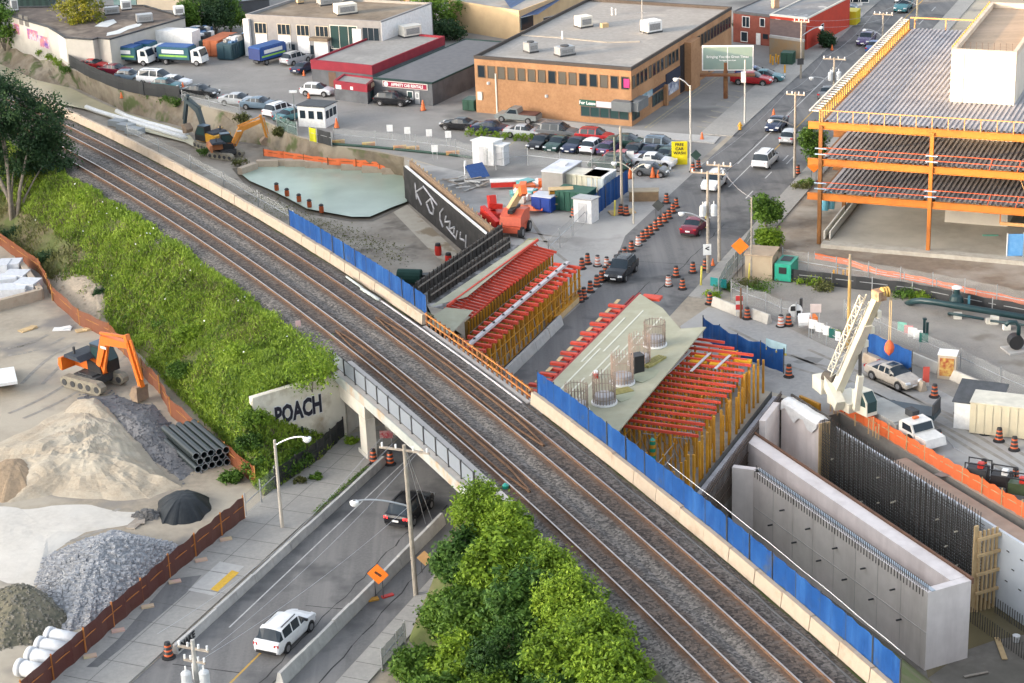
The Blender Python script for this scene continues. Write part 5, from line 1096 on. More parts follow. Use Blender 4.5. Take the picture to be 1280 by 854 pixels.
KINDS={'sedan':(4.75,1.82,[(0,.74,.82,0),(.02,.84,.93,0),(.1,.88,1.02,0),(.19,.9,1.04,0),(.33,.91,1.0,1.40),(.35,.91,1.0,1.42),(.47,.91,.98,1.46),(.49,.91,.98,1.46),(.57,.91,.97,1.42),(.72,.9,.97,0),(.86,.88,.88,0),(.96,.82,.76,0),(1,.7,.6,0)]),'suv':(4.6,1.86,[(0,.78,.9,0),(.015,.87,1.04,0),(.05,.89,1.08,0),(.14,.91,1.08,1.6),(.17,.92,1.08,1.64),(.36,.93,1.06,1.69),(.38,.93,1.06,1.69),(.55,.93,1.04,1.67),(.58,.93,1.04,1.65),(.74,.92,1.06,0),(.87,.9,.98,0),(.965,.84,.86,0),(1,.72,.66,0)]),'hatchback':(4.1,1.74,[(0,.74,.86,0),(.015,.83,.98,0),(.05,.85,1.0,0),(.16,.86,1.0,1.44),(.18,.87,1.0,1.47),(.4,.87,.98,1.52),(.42,.87,.98,1.52),(.56,.87,.97,1.48),(.76,.86,.98,0),(.9,.84,.88,0),(.97,.78,.76,0),(1,.68,.6,0)]),'minivan':(5.0,1.95,[(0,.8,.95,0),(.012,.9,1.1,0),(.03,.93,1.12,0),(.09,.94,1.12,1.78),(.11,.95,1.12,1.82),(.4,.96,1.1,1.86),(.42,.96,1.1,1.86),(.62,.96,1.08,1.82),(.64,.96,1.08,1.8),(.82,.95,1.1,0),(.91,.92,.98,0),(.975,.86,.86,0),(1,.74,.66,0)]),}
def car_proto(kind,name,cat):
 L,Wd,st=KINDS[kind];t=thing(name,kind,cat);b=MB();glassparts={};rows=[]
 for f,w,zb,zr in st:
  y=(f-.5)*L;w=w*Wd/2/.93;wr=w*.79
  zt=zr or zb;cz=zt+(.03 if zr else .05*min(1,4*min(f,1-f)+.3));re=(wr,zt-.05)if zr else (w*.78,zb+.02)
  lo=.26+(.1 if f<.03 or f>.97 else 0)
  H=[(w*.9,lo),(w*.98,.42),(w,.66),(w*.975,zb-.04),(w*.95,zb),re,(re[0]*.5,cz-.012),(0,cz)]
  rows.append([(x,y,z)for x,z in H]+[(-x,y,z)for x,z in H[-2::-1]])
 n=len(rows[0])
 for i in range(len(rows)-1):
  z0,z1=st[i][3],st[i+1][3];a,c=rows[i],rows[i+1];fi=st[i][0];w_=st[i+1][0]-fi
  for k in range(n-1):
   key=None
   if k in (4,n-6)and (z0 or z1)and w_>.03:key=('side_window',k,fi)
   elif 5<=k<=n-7 and bool(z0)!=bool(z1):key=('windscreen' if z0 else 'rear_window',0,0)
   m=glassparts.setdefault(key,MB())if key else b
   m.face(a[k],c[k],c[k+1],a[k+1])
 b.add(rows[0],[tuple(range(n))]);b.add(rows[-1],[tuple(range(n-1,-1,-1))])
 b.face(rows[0][0],rows[0][-1],rows[-1][-1],rows[-1][0])
 body=b.build('body',paint('car_paint',(.5,.5,.5),.25),t,False)
 for key,m in glassparts.items():m.build(key[0],glass,t)
 hw=Wd/2
 for y in (-L*.29,L*.31):
  for sx in (-1,1):
   w=MB();w.tube([(sx*(hw-.2),y,.33),(sx*(hw+.015),y,.33)],.33,14);wo=w.build('wheel',tyre,t)
   w=MB();w.tube([(sx*(hw+.016),y,.33),(sx*(hw+.03),y,.33)],.21,10);w.build('rim',rim_m,wo)
   w=MB();w.tube([(sx*(hw-.3),y,.37),(sx*(hw+.006),y,.37)],.385,12);w.build('wheel_arch',black,t)
 for sx in (-1,1):
  m=MB();m.box(sx*hw*.68,L*.482,.66,.38,.16,.14,-sx*.28);m.build('headlight',headl,t)
  m=MB();m.box(sx*hw*.76,-L*.488,.8,.3,.1,.16,sx*.12);m.build('taillight',taill,t)
  m=MB();m.box(sx*(hw+.09),L*.17,st[4][2]+.02,.2,.12,.14);m.build('mirror',black,t)
 m=MB();m.box(0,L*.492,.36,hw*1.2,.06,.22);m.build('grille',black,t)
 m=MB();m.box(0,L*.5,.42,.46,.05,.12);m.box(0,-L*.5,.62,.46,.05,.14);o=m.build('number_plate',white,t)
 m=MB();m.box(0,-L*.497,.3,hw*1.5,.06,.2);m.build('bumper',black,t)
 if kind in ('suv','minivan'):
  for sx in (-1,1):m=MB();m.beam((sx*hw*.64,-L*.3,st[4][3]+.07),(sx*hw*.64,L*.05,st[5][3]+.05),.05,.05);m.build('roof_rail',dsteel,t)
 return t
PROTO={'sedan':car_proto('sedan','parked_car','car'),'suv':car_proto('suv','sport_utility_car','car'),'hatchback':car_proto('hatchback','hatchback_car','car'),'minivan':car_proto('minivan','minivan','van')}
USED={k:[]for k in PROTO}
CC={'black':(.012,.013,.016),'white':(.72,.73,.75),'silver':(.42,.44,.46),'blue':(.05,.1,.25),'navy':(.02,.03,.07),'red':(.4,.02,.025),'wine':(.16,.012,.03),'green':(.03,.07,.06),'grey':(.13,.14,.15),'beige':(.42,.38,.33),'teal':(.05,.17,.2),'purple':(.07,.05,.13),'slate':(.14,.2,.26),'pink':(.4,.12,.14)}
def car(kind,col,px,py,h,lab,sc=1.,group=None,q=None):
 P=at(px,py,G+.016);
 if q:h=math.degrees(hd(at(px,py),at(*q)));P=(at(px,py)+at(*q))/2;P.z=G+.016
 o=place(PROTO[kind],USED[kind],P,-math.radians(h),lab,group,sc);o['category']='van' if kind=='minivan' else 'car'
 for c in o.children:
  if c.name.startswith('body'):c.material_slots[0].link='OBJECT';c.material_slots[0].material=paint('paint_'+col,CC[col],.25)
 return o
LOT='cars parked in front of the brick office block';AFF='cars parked around the car rental lot';RD='cars driving on the road'
for a in (('suv','white',358,800,25,'white car driving away on the near road below the bridge',1.02,RD),('suv','black',513,645,23,'black car with lit red tail lights about to pass under the railway bridge',1.02,RD),('suv','black',777,345,203,'black car coming towards the formwork beside the line of drums',1.04,RD),('sedan','wine',869,289,24,'dark red sedan seen from behind between the drums and the twin poles',1.0,RD),('suv','white',893,234,203,'white car coming down the road behind the transformer pole',1.0,RD),('minivan','white',957,206,24,'white minivan driving away up the far road',.95,RD),('sedan','navy',971,161,203,'dark blue sedan coming down the road left of the silver hatchback',1.,RD),('hatchback','silver',988,177,24,'silver hatchback driving away beside the orange building',1.,RD),('sedan','grey',1036,122,24,'dark grey car driving away behind the far transformer pole',1.,RD),('sedan','purple',1083,54,203,'purple-blue sedan coming down the far road',1.05,RD),('sedan','blue',1094,64,24,'blue car half hidden behind the roof edge of the orange building',1.,RD),('suv','teal',1129,13,203,'dark teal car at the very top of the road',1.1,RD),('sedan','black',575,162,296,'dark green-black sedan at the left end of the row behind the weeds',1.,LOT),('sedan','navy',615,166,112,'navy sedan second from the left behind the weeds',1.,LOT),('sedan','silver',655,171,112,'silver sedan behind the weeds next to the dark row of cars',1.,LOT),('suv','grey',698,173,112,'long dark grey car parked across behind three dark cars',1.12,LOT),('sedan','black',677,184,208,'first black sedan from the left in the front row facing the site',1.,LOT),('sedan','green',698,186,208,'dark green sedan facing the site, second from the left in the front row',1.,LOT),('sedan','navy',720,187.5,208,'navy sedan facing the site, left of the white hatchback',1.,LOT),('hatchback','white',742,189,28,'white hatchback backed into the front row between dark cars',1.05,LOT),('hatchback','purple',762,191,28,'purple hatchback right of the white hatchback in the front row',.95,LOT),('suv','red',744,177,112,'bright red car parked across behind the white hatchback',.98,LOT),('sedan','green',784,184,112,'dark green sedan behind the tall wooden pole',1.05,LOT),('sedan','black',795,195,28,'black sedan right of the tall wooden pole',1.05,LOT),('suv','slate',826,189,112,'slate blue car at the right end of the back row',1.02,LOT),('sedan','navy',815,196,28,'navy sedan in front of the slate blue car',.98,LOT),('sedan','green',834,199,28,'dark green sedan beside the yellow sign board',.95,LOT),('sedan','pink',780,203,112,'faded pink-red sedan behind the grey-green estate',.95,LOT),('suv','green',762,211,293,'grey-green estate car beside the tall wooden pole base',1.,LOT),('sedan','white',817,208,112,'white sedan in the front row near the lamp post',1.05,LOT),('hatchback','grey',815,219,112,'dark grey hatchback beside the red cones near the lamp post',.95,LOT),('hatchback','white',397,119,112,'white hatchback at the rental office corner',1.05,AFF),('suv','black',491,131,112,'black car in front of the red car rental sign',1.0,AFF),('suv','silver',370,79,40,'silver hatch beside the blue and white truck',1.,AFF),('sedan','navy',381,90,30,'navy sedan between the silver hatch and the red banded hall',.98,AFF),('sedan','silver',298,131,112,'pale silver sedan at the left of the row along the canal bank',1.05,AFF),('sedan','slate',325,136,112,'slate grey sedan second in the row along the canal bank',1.05,AFF),('suv','white',351,144,40,'white car third in the row along the canal bank',1.02,AFF),('sedan','teal',364,150,40,'dark teal sedan parked next to the white kiosk',1.,AFF),('sedan','black',250,121,112,'black sedan by the end of the black screened fence',1.1,AFF),('sedan','wine',145,93,112,'dark red car behind the black screened fence',.98,AFF),('hatchback','slate',163,101,112,'blue-silver hatchback behind the black screened fence',1.,AFF),('minivan','white',196,104,112,'white van with a dark roof panel behind the black fence',1.02,AFF),('hatchback','teal',209,112,112,'teal hatchback behind the right end of the black fence',1.,AFF),('sedan','white',219,107,112,'small white car next to the white van behind the black fence',.95,AFF),('sedan','red',117,86,112,'red car at the left end of the black screened fence',.95,AFF),('sedan','red',940,105,112,'bright red sedan in the lot behind the billboard',1.1,LOT),('sedan','blue',943,97,112,'blue sedan behind the red one at the billboard lot',1.,LOT),('sedan','teal',957,101,112,'teal sedan right of the red one at the billboard lot',1.,LOT),('suv','silver',1036,13,112,'silver car nearest the red house in the top lot',1.1,LOT),('sedan','grey',1037,19,112,'dark grey sedan in front of the silver car in the top lot',1.1,LOT),('suv','slate',1052,14,112,'slate car right of the silver one in the top lot',1.,LOT)):
 car(*a)
lit=paint('lit_taillight',(.6,.02,.02));lit.node_tree.nodes['Principled BSDF'].inputs['Emission Color'].default_value=(1,.03,.03,1);lit.node_tree.nodes['Principled BSDF'].inputs['Emission Strength'].default_value=.6
for c in USED['suv'][1].children:
 if c.name.startswith('taillight'):c.material_slots[0].link='OBJECT';c.material_slots[0].material=lit
car('sedan','beige',1090,467,0,'beige sedan with a sunroof parked beside the crane',1.02,None,(1142,489))
o=USED['sedan'][-1];m=MB();L_,r_=POS[o];
t_=thing('car_sunroof','x','x');COL.objects.unlink(t_);bpy.data.objects.remove(t_)
m=MB();m.box(0,-.05,1.475,.8,.6,.02);so_=m.build('sunroof',glass);so_.parent=o
pt_=thing('pickup_truck','grey pickup truck with a brown tonneau cover along the brick office wall','pickup',at(648,152,G),-math.radians(296));
def loc_(o,x,y,z):
 L,r=POS[o];c,n=math.cos(r),math.sin(r);return (L.x+x*c-y*n,L.y+x*n+y*c,L.z+z)
def lbox(o,mb,x,y,z,sx,sy,sz):P=loc_(o,x,y,z);mb.box(P[0],P[1],P[2],sx,sy,sz,POS[o][1])
def lpart(o,name,m,*boxes,parent=None):
 mb=MB()
 for b in boxes:lbox(o,mb,*b)
 return mb.build(name,m,parent or o)
def lprof(o,name,m,prof,x0,x1,parent=None):
 mb=MB();n=len(prof);A=[loc_(o,x0,y,z)for y,z in prof];B=[loc_(o,x1,y,z)for y,z in prof]
 mb.add(A+B,[tuple(range(n)),tuple(range(2*n-1,n-1,-1))]+[(i,n+i,n+(i+1)%n,(i+1)%n)for i in range(n)]);return mb.build(name,m,parent or o)
def lwheel(o,x,y,r,w):
 mb=MB();mb.tube([loc_(o,x-w/2,y,r),loc_(o,x+w/2,y,r)],r,14);a=mb.build('wheel',tyre,o)
 mb=MB();sx=1 if x>0 else -1;mb.tube([loc_(o,x+sx*(w/2+.003),y,r),loc_(o,x+sx*(w/2+.02),y,r)],r*.6,10);mb.build('rim',rim_m,a)
gp_=paint('paint_greymet',(.22,.24,.24),.3)
lprof(pt_,'body',gp_,[(-2.7,.45),(-2.7,1.02),(-.3,1.06),(1.0,1.06),(2.5,.98),(2.72,.8),(2.72,.45)],-.93,.93);lprof(pt_,'cab',gp_,[(-.35,1.07),(-.2,1.72),(.75,1.75),(1.45,1.07)],-.78,.78)
lprof(pt_,'side_window',glass,[(-.15,1.12),(-.08,1.6),(.68,1.62),(1.2,1.12)],-.8,.8);lprof(pt_,'windscreen',glass,[(.84,1.68),(.88,1.7),(1.42,1.14),(1.38,1.1)],-.68,.68)
lpart(pt_,'bed_cover',paint('tonneau',(.12,.05,.04),.6),(0,-1.5,1.07,1.6,2.2,.1))
for x in (-.85,.85):
 for y in (-1.7,1.75):lwheel(pt_,x,y,.4,.28)
def box_truck(lab,px,py,h,bodycol,stripe,L=3.6,cabm=white,letters=True,name='waste_truck',grp='waste collection trucks'):
 t=thing(name,lab,'truck',at(px,py,G),-math.radians(h),grp)
 lprof(t,'cab',cabm,[(1.9,.5),(1.9,2.15),(2.2,2.3),(3.1,2.3),(3.45,1.35),(3.5,.5)],-1.0,1.0);lprof(t,'windscreen',glass,[(3.12,2.24),(3.15,2.26),(3.49,1.4),(3.46,1.36)],-.88,.88);lprof(t,'side_window',glass,[(2.35,1.4),(2.35,2.1),(2.95,2.1),(3.2,1.4)],-1.01,1.01)
 lpart(t,'chassis',dsteel,(0,-.2,.45,1.0,6.,.3))
 if bodycol is not None:
  lprof(t,'bin',bodycol,[(-3.2,.85),(-3.3,2.5),(1.6,2.5),(1.7,.85)],-1.12,1.12);lpart(t,'stripe',stripe,(1.13,-.8,1.2,.03,4.4,.22),(-1.13,-.8,1.2,.03,4.4,.22));lpart(t,'lettering_panel',white,(1.13,-.8,1.65,.03,3.4,.5),(-1.13,-.8,1.65,.03,3.4,.5));lpart(t,'tarp',paint('blue_cover',(.02,.09,.28),.6),(0,-.85,2.5,2.1,4.6,.12));lpart(t,'tailgate',paint('truck_navy',(.02,.04,.16),.5),(0,-3.28,.9,2.2,.1,1.5))
 for x in (-.9,.9):
  for y in (-2.1,2.7):lwheel(t,x,y,.42,.3)
 for x in (-.75,.75):lpart(t,'headlight',headl,(x,3.5,.8,.35,.06,.2))
 return t
tb_=paint('truck_teal',(.02,.1,.14),.5);tg_=paint('truck_green',(.3,.6,.08),.5)
box_truck('teal and white waste truck nearest the pale building, left of the three',163,80,112,tb_,tg_)
box_truck('teal and white waste truck in the middle, tucked behind the left one',181,75,112,tb_,tg_)
box_truck('teal and white waste truck on the right with its cab towards the lot',229,80,112,tb_,tg_)
box_truck('blue covered truck backed towards the grey and white building',341,77,40,paint('truck_blue',(.02,.08,.3),.4),tg_)
t=thing('box_trailer','plain white box trailer behind the waste trucks','trailer',at(218,67,G),-math.radians(112));lpart(t,'box',white,(0,0,1.,2.4,7.5,2.4));lpart(t,'chassis',dsteel,(0,0,.5,1.2,7,.48));[lwheel(t,x,y,.42,.3)for x in (-.95,.95)for y in (-2.6,-1.6)]
def container(name,lab,px,py,h,L,Wd,H,m,filled=False,roofm=None,cat='container',ribs=True):
 t=thing(name,lab,cat,at(px,py,G),-math.radians(h))
 lpart(t,'shell',m,(0,0,.12,Wd,L,H));
 if ribs:
  o_=lpart(t,'rib',m,(Wd/2+.03,-L/2+.4,.2,.07,.16,H-.15));c_,n_=math.cos(POS[t][1]),math.sin(POS[t][1])
  rep(o_,[(0,.6*k,0)for k in range(1,int(L/.6))]+[(-Wd-.06,.6*k,0)for k in range(int(L/.6))])
 if roofm:lpart(t,'roof',roofm,(0,0,H+.121,Wd+.1,L+.1,.1))
 if filled:
  rr=random.Random(px);
  for k in range(16):lpart(t,'rubbish',(white,conc,dsteel,paint('junk_blue',(.1,.2,.35)))[k%4],(rr.uniform(-.4,.4)*Wd,rr.uniform(-.45,.45)*L,H-.1,rr.uniform(.4,1.1),rr.uniform(.4,1.1),rr.uniform(.4,.9)))
 for sx in (-.3,.3):lpart(t,'door',m,(sx*Wd*.8,-L/2-.04,.3,Wd*.42,.06,H-.3))
 return t
container('waste_container','rust orange closed container in the rental yard',277,66,23,5.5,2.4,2.2,pm('rust_orange',(.42,.13,.06),(.36,.11,.05),1.))
container('waste_container','dark teal open container heaped with rubbish',294,70,23,5.5,2.4,2.1,paint('dark_teal',(.02,.06,.08),.5),True)
container('waste_container','blue open container in a cluttered heap behind the white trailer',247,56,23,5,2.4,2.,paint('bin_blue',(.02,.08,.2),.5),True)
container('waste_container','dull grey-green open container between the blue and the orange ones',253,63,23,4,2.2,1.7,paint('bin_green',(.1,.16,.15),.5),True)
container('rubbish_skip','dark green skip behind the car rental hall corner',590,137,23,2.,1.6,1.3,paint('skip_green',(.02,.07,.045),.5))
container('rubbish_skip','bright yellow skip at the top lot beside the road',1063,30,23,2.6,2.2,1.9,paint('skip_yellow',(.6,.5,.02),.5))
container('rubbish_skip','dark green bin against the brown fence by the red house',985,80,23,1.6,1.6,1.5,paint('skip_green',(.02,.07,.045),.5))
def excavator(lab,P,h,hs,col,boomc,pts,sc=1.,cabm=black,bucket=True):
 """h heading of the tracks, hs heading of the house; pts = boom outline in house plane (forward, up)"""
 t=thing('excavator',lab,'excavator',P,-h);tm=pm('dusty_track',(.3,.27,.21),(.2,.18,.145),3.,.95)
 for sx in (-1,1):
  x0=sx*1.0*sc;pr=[(-1.5,.05),(-1.85,.3),(-1.85,.6),(-1.5,.85),(1.5,.85),(1.85,.6),(1.85,.3),(1.5,.05)]
  o=lprof(t,'track',tm,[(y*sc,z*sc)for y,z in pr],x0-.27*sc,x0+.27*sc)
  for y in (-1.45,-.7,0,.7,1.45):
   mb=MB();mb.tube([loc_(t,x0-.3*sc,y*sc,.42*sc),loc_(t,x0+.3*sc,y*sc,.42*sc)],.22*sc,10);mb.build('roller',dsteel,o)
 lpart(t,'undercarriage',dsteel,(0,0,.45*sc,1.6*sc,2.*sc,.5*sc))
 L,r=POS[t];POS[t]=(L,-hs)
 B_=[]
 def hpart(nm,m,*bx):
  mb=MB()
  for b in bx:lbox(t,mb,*[v*sc for v in b])
  mb.m=0;V=mb;me=V;c=MB();c.v,c.f,c.mi=mb.v,mb.f,mb.mi;POS[t]=(L,r);o=c.build(nm,m,t);POS[t]=(L,-hs);return o
 def hprof(nm,m,prof,x0,x1,par=None):
  mb=MB();n=len(prof);A=[loc_(t,x0*sc,y*sc,z*sc)for y,z in prof];Bq=[loc_(t,x1*sc,y*sc,z*sc)for y,z in prof]
  mb.add(A+Bq,[tuple(range(n)),tuple(range(2*n-1,n-1,-1))]+[(i,n+i,n+(i+1)%n,(i+1)%n)for i in range(n)]);POS[t]=(L,r);o=mb.build(nm,m,par or t);POS[t]=(L,-hs);return o
 hpart('turntable',dsteel,(0,0,.85,1.4,1.4,.2));hprof('house',col,[(-1.7,1.1),(-1.85,1.35),(-1.75,1.95),(-.5,2.05),(.2,1.7),(1.1,1.6),(1.1,1.06)],-1.15,.1);hprof('counterweight',col,[(-1.9,1.08),(-2.1,1.4),(-2.0,1.9),(-1.72,1.96),(-1.7,1.08)],-1.1,1.15)
 hprof('hood',pm('dark_hood',(.05,.06,.075),(.04,.045,.055),2.),[(-1.7,1.95),(-1.6,2.15),(-.4,2.2),(.0,1.9)],-1.0,.95);hprof('tank',black,[(-.3,1.06),(-.3,1.9),(.9,1.6),(1.1,1.06)],.12,.2)
 hprof('cab',cabm,[(-.45,1.1),(-.4,2.75),(.7,2.75),(1.25,1.9),(1.3,1.1)],-1.16,-.25);hprof('cab_window',glassg,[(-.3,1.75),(-.28,2.62),(.62,2.62),(1.08,1.9),(1.08,1.75)],-1.18,-.23);hprof('windscreen',glassg,[(.7,2.68),(.74,2.7),(1.3,1.9),(1.28,1.85)],-1.08,-.35)
 hpart('cab_roof',paint('cab_roof',(.06,.1,.14),.4),(-.7,.15,2.76,.9,1.15,.06));hpart('exhaust',dsteel,(.5,-1.1,2.15,.12,.12,.5))
 def plate(a,b,w0,w1,th,nm,m):
  a,b=Vector(a),Vector(b);d=(b-a).normalized();q=Vector((-d.y,d.x));return hprof(nm,m,[tuple(a-q*w0-d*.1),tuple(a+q*w0-d*.1),tuple(b+q*w1+d*.12),tuple(b-q*w1+d*.12)],-th/2+.12,th/2+.12)
 p0,p1,p2,p3,p4=[Vector(p)for p in pts]
 d1=(p1-p0).normalized();d2=(p2-p1).normalized();q1,q2=Vector((-d1.y,d1.x)),Vector((-d2.y,d2.x));qm=(q1+q2).normalized()
 hprof('boom',boomc,[tuple(p0-q1*.2),tuple(p0+q1*.2),tuple(p1+qm*.36),tuple(p2+q2*.2),tuple(p2-q2*.18),tuple(p1-qm*.34)],-.1,.32)
 plate(p2+(p2-p3).normalized()*.6,p3,.14,.13,.34,'stick',boomc);plate(p0+Vector((.35,-.3)),p1-qm*.4,.09,.06,.16,'boom_cylinder',boomc);plate(p1+qm*.5,p2+(p2-p3).normalized()*.55,.08,.05,.15,'stick_cylinder',boomc)
 plate(p2+(p2-p3).normalized()*.2+(p3-p2).normalized().orthogonal()*.3,p3+(p2-p3).normalized()*.5+(p3-p2).normalized().orthogonal()*.32,.07,.05,.14,'bucket_cylinder',boomc)
 if bucket:
  e=(p4-p3).normalized();f=Vector((e.y,-e.x));bl=(p4-p3).length
  hprof('bucket',pm('dusty_bucket',(.3,.22,.15),(.22,.16,.12),2.),[tuple(p3-f*.1),tuple(p3+f*.35),tuple(p3+e*bl*.6+f*.75),tuple(p4+f*.55),tuple(p4),tuple(p3+e*bl*.4-f*.02)],-.35,.6)
 hpart('boom_logo',white,(.34,1.75,3.05,.02,.55,.16))
 POS[t]=(L,r);return t
exo=paint('excavator_orange',(.75,.17,.02),.4);exd=paint('excavator_dark',(.03,.05,.06),.5);exy=paint('excavator_yellow',(.65,.33,.03),.45)
Pe=at(119,482);hh=hd(at(82,478),at(140,493));hs_=hd(at(100,468),at(190,497))
excavator('orange excavator with its arm over the mesh fence in the near yard',Pe,hh,hs_,exo,exo,[(.95,1.7),(1.75,3.6),(4.1,3.75),(4.85,1.15),(4.9,.15)],1.25)
excavator('yellow excavator with a dark folded arm by the brown canal',at(265,186,FL),hd(at(255,180),at(282,190)),hd(at(280,190),at(244,182)),exy,exd,[(.95,1.7),(1.9,4.1),(3.6,4.9),(4.4,2.2),(4.3,1.2)],1.1)
excavator('small orange excavator with its arm stretched over the pond edge',at(283,197,FL),hd(at(270,195),at(300,199)),hd(at(265,196),at(330,188)),pm('orange_cab',(.5,.2,.09)),pm('orange_boom',(.6,.25,.05)),[(.95,1.7),(2.,3.3),(4.6,4.),(5.,1.9),(4.8,1.)],1.)
cr_=thing('mobile_crane','cream truck crane with a tall raised boom beside the pit','crane',at(1085,520),-hd(at(1050,500),at(1150,555)))
crm=pm('crane_cream',(.72,.68,.57),(.65,.61,.5),1.5,.5);crw=paint('crane_white',(.72,.7,.66),.4)
lprof(cr_,'chassis',pm('carrier_grey',(.3,.3,.29)),[(-3.5,.7),(-3.5,1.3),(4.8,1.3),(4.85,.7)],-1.15,1.15);lprof(cr_,'carrier_cab',crw,[(4.9,.5),(4.9,1.6),(5.2,1.85),(6.3,1.8),(6.6,1.25),(6.65,.5)],-.95,.95);lprof(cr_,'cab_window',glass,[(6.33,1.76),(6.37,1.78),(6.63,1.28),(6.6,1.24)],-.82,.82);lprof(cr_,'side_window',glass,[(5.3,1.2),(5.3,1.7),(6.2,1.68),(6.45,1.2)],-.96,.96)
lprof(cr_,'bonnet',crw,[(6.7,.5),(6.7,1.2),(7.9,1.1),(8.1,.5)],-.9,.9);lpart(cr_,'deck',pm('deck_grey',(.4,.39,.36)),(0,2.4,1.31,2.2,4.2,.08));lpart(cr_,'toolbox',dsteel,(-.8,4.2,1.4,.6,.9,.5));lpart(cr_,'beacon',orange,(0,5.6,1.86,.45,.25,.14))
for x in (-1.,1.):
 for y in (-2.6,-1.3,3.2,6.2):lwheel(cr_,x,y,.52,.35)
base=at(1062,497,G+1.9);tip=at(1094,368,G+12.6);foot_=at(1042,487,G+2.6)
part('turret',crm,cr_,'box',base.x,base.y,G+1.3,2.2,2.6,.7,.5);part('winch_frame',crm,cr_,'beam',at(1050,508,G+1.8),at(1034,474,G+3.),.7,.9);
cw_=at(1030,480,G+2.4);part('counterweight',crm,cr_,'box',cw_.x,cw_.y,cw_.z-.5,1.2,1.5,1.1,.3)
mb=MB();mb.tube([at(1031,470,G+3.2),at(1044,475,G+3.2)],.42,12);mb.build('winch_drum',pm('winch',(.12,.1,.08)),cr_)
bd=(tip-foot_).normalized();side=-bd.cross(Vector((0,0,1))).normalized();bw=.62
part('boom',crm,cr_,'beam',foot_+side*.3,foot_+side*.3+bd*(tip-foot_).length*.72,.62,.8);part('boom_section',pm('crane_light',(.68,.62,.46)),cr_,'beam',foot_+side*.3+bd*(tip-foot_).length*.7,tip+side*.3,.48,.62)
Lb=(tip-foot_).length;up_=side.cross(bd)
for a_,b_ in ((-.45,.32),(-.95,.32),(-.45,-.32),(-.95,-.32)):part('jib_chord',crm,cr_,'beam',foot_+side*a_+up_*b_+bd*.2*Lb,foot_+side*a_+up_*b_+bd*.97*Lb,.08,.08)
for k in range(16):
 f0,f1=.2+.77*k/16,.2+.77*(k+1)/16
 for b_ in (-.32,.32):part('jib_lacing',crm,cr_,'beam',foot_+side*(-.45 if k%2 else -.95)+up_*b_+bd*f0*Lb,foot_+side*(-.95 if k%2 else -.45)+up_*b_+bd*f1*Lb,.05,.05)
 part('jib_lacing',crm,cr_,'beam',foot_+side*-.95+up_*(.32 if k%2 else -.32)+bd*f0*Lb,foot_+side*-.95+up_*(-.32 if k%2 else .32)+bd*f1*Lb,.05,.05)
part('boom_head',pm('head_brown',(.2,.11,.07),(.4,.3,.2),2.),cr_,'box',tip.x+side.x*.3,tip.y+side.y*.3,tip.z-.4,.7,.9,.65,.4)
for k in range(3):mb=MB();c=tip+side*(.1+.2*k)+Vector((.35,0,.1));mb.tube([c,c+side*.1],.38,12);mb.build('sheave',pm('sheave',(.55,.38,.12)),cr_)
for f in (.5,.64,.8):c=foot_+side*.85+bd*Lb*f;part('boom_bracket',crm,cr_,'box',c.x,c.y,c.z-.3,.35,.5,.5,.4)
part('luffing_rod',dsteel,cr_,'beam',at(1075,470,G+4.6),foot_+side*.5+bd*Lb*.5,.24,.24);part('luffing_cylinder',crm,cr_,'beam',at(1070,512,G+1.7),at(1075.5,469,G+4.7),.42,.42)
cb=at(1080,512,G+1.6);q=thing('x','x','x');bpy.data.objects.remove(q)
L,r=POS[cr_];POS[cr_]=(Vector((cb.x,cb.y,0)),math.radians(-150))
def cprof(nm,m,prof,x0,x1):
 mb=MB();n=len(prof);A=[loc_(cr_,x0,y,z)for y,z in prof];Bq=[loc_(cr_,x1,y,z)for y,z in prof]
 mb.add(A+Bq,[tuple(range(n)),tuple(range(2*n-1,n-1,-1))]+[(i,n+i,n+(i+1)%n,(i+1)%n)for i in range(n)]);k=POS[cr_];POS[cr_]=(L,r);o=mb.build(nm,m,cr_);POS[cr_]=k;return o
z_=G+1.4
cprof('operator_cab',crm,[(-.8,z_),(-.8,z_+1.7),(.3,z_+1.75),(.85,z_+1.1),(.9,z_)],-.5,.5);cprof('cab_glass',glassg,[(-.5,z_+.7),(-.5,z_+1.55),(.25,z_+1.6),(.7,z_+1.05),(.72,z_+.7)],-.52,.52);cprof('cab_front_glass',glassg,[(.32,z_+1.72),(.36,z_+1.74),(.92,z_+1.1),(.93,z_+.3),(.89,z_+.3),(.88,z_+1.08)],-.42,.42)
POS[cr_]=(L,r)
hk=tip+side*.5+Vector((.6,.1,0));mb=MB();mb.tube([hk,(hk.x,hk.y,tip.z-3.6)],.03,5);mb.tube([hk+Vector((.12,0,0)),(hk.x+.12,hk.y,tip.z-3.6)],.03,5);mb.build('hoist_rope',pm('rope_tan',(.45,.36,.2)),cr_)
mb=MB();mb.lathe(hk.x+.06,hk.y,[(.05,tip.z-4.7),(.3,tip.z-4.4),(.36,tip.z-4.1),(.28,tip.z-3.8),(.08,tip.z-3.55)],12);mb.build('hook_ball',pm('hook_orange',(.6,.12,.05)),cr_)
fb_=thing('flatbed_trailer','dark flatbed trailer lying between the crane and the parked car','trailer',at(1130,525),-hd(at(1100,520),at(1160,530)));lpart(fb_,'bed',paint('dark_bed',(.05,.075,.09),.5),(.2,0,.8,1.7,5.2,.35));lpart(fb_,'headboard',dsteel,(.2,2.5,1.15,1.7,.12,.9));[lwheel(fb_,x,y,.38,.25)for x in (-.6,1.)for y in (-1.6,-.8)]
bl=thing('boom_lift','orange-red boom lift with its yellow arm raised beside the materials','boom lift',at(643,292),-math.radians(200));olr=paint('lift_red',(.55,.1,.05),.45)
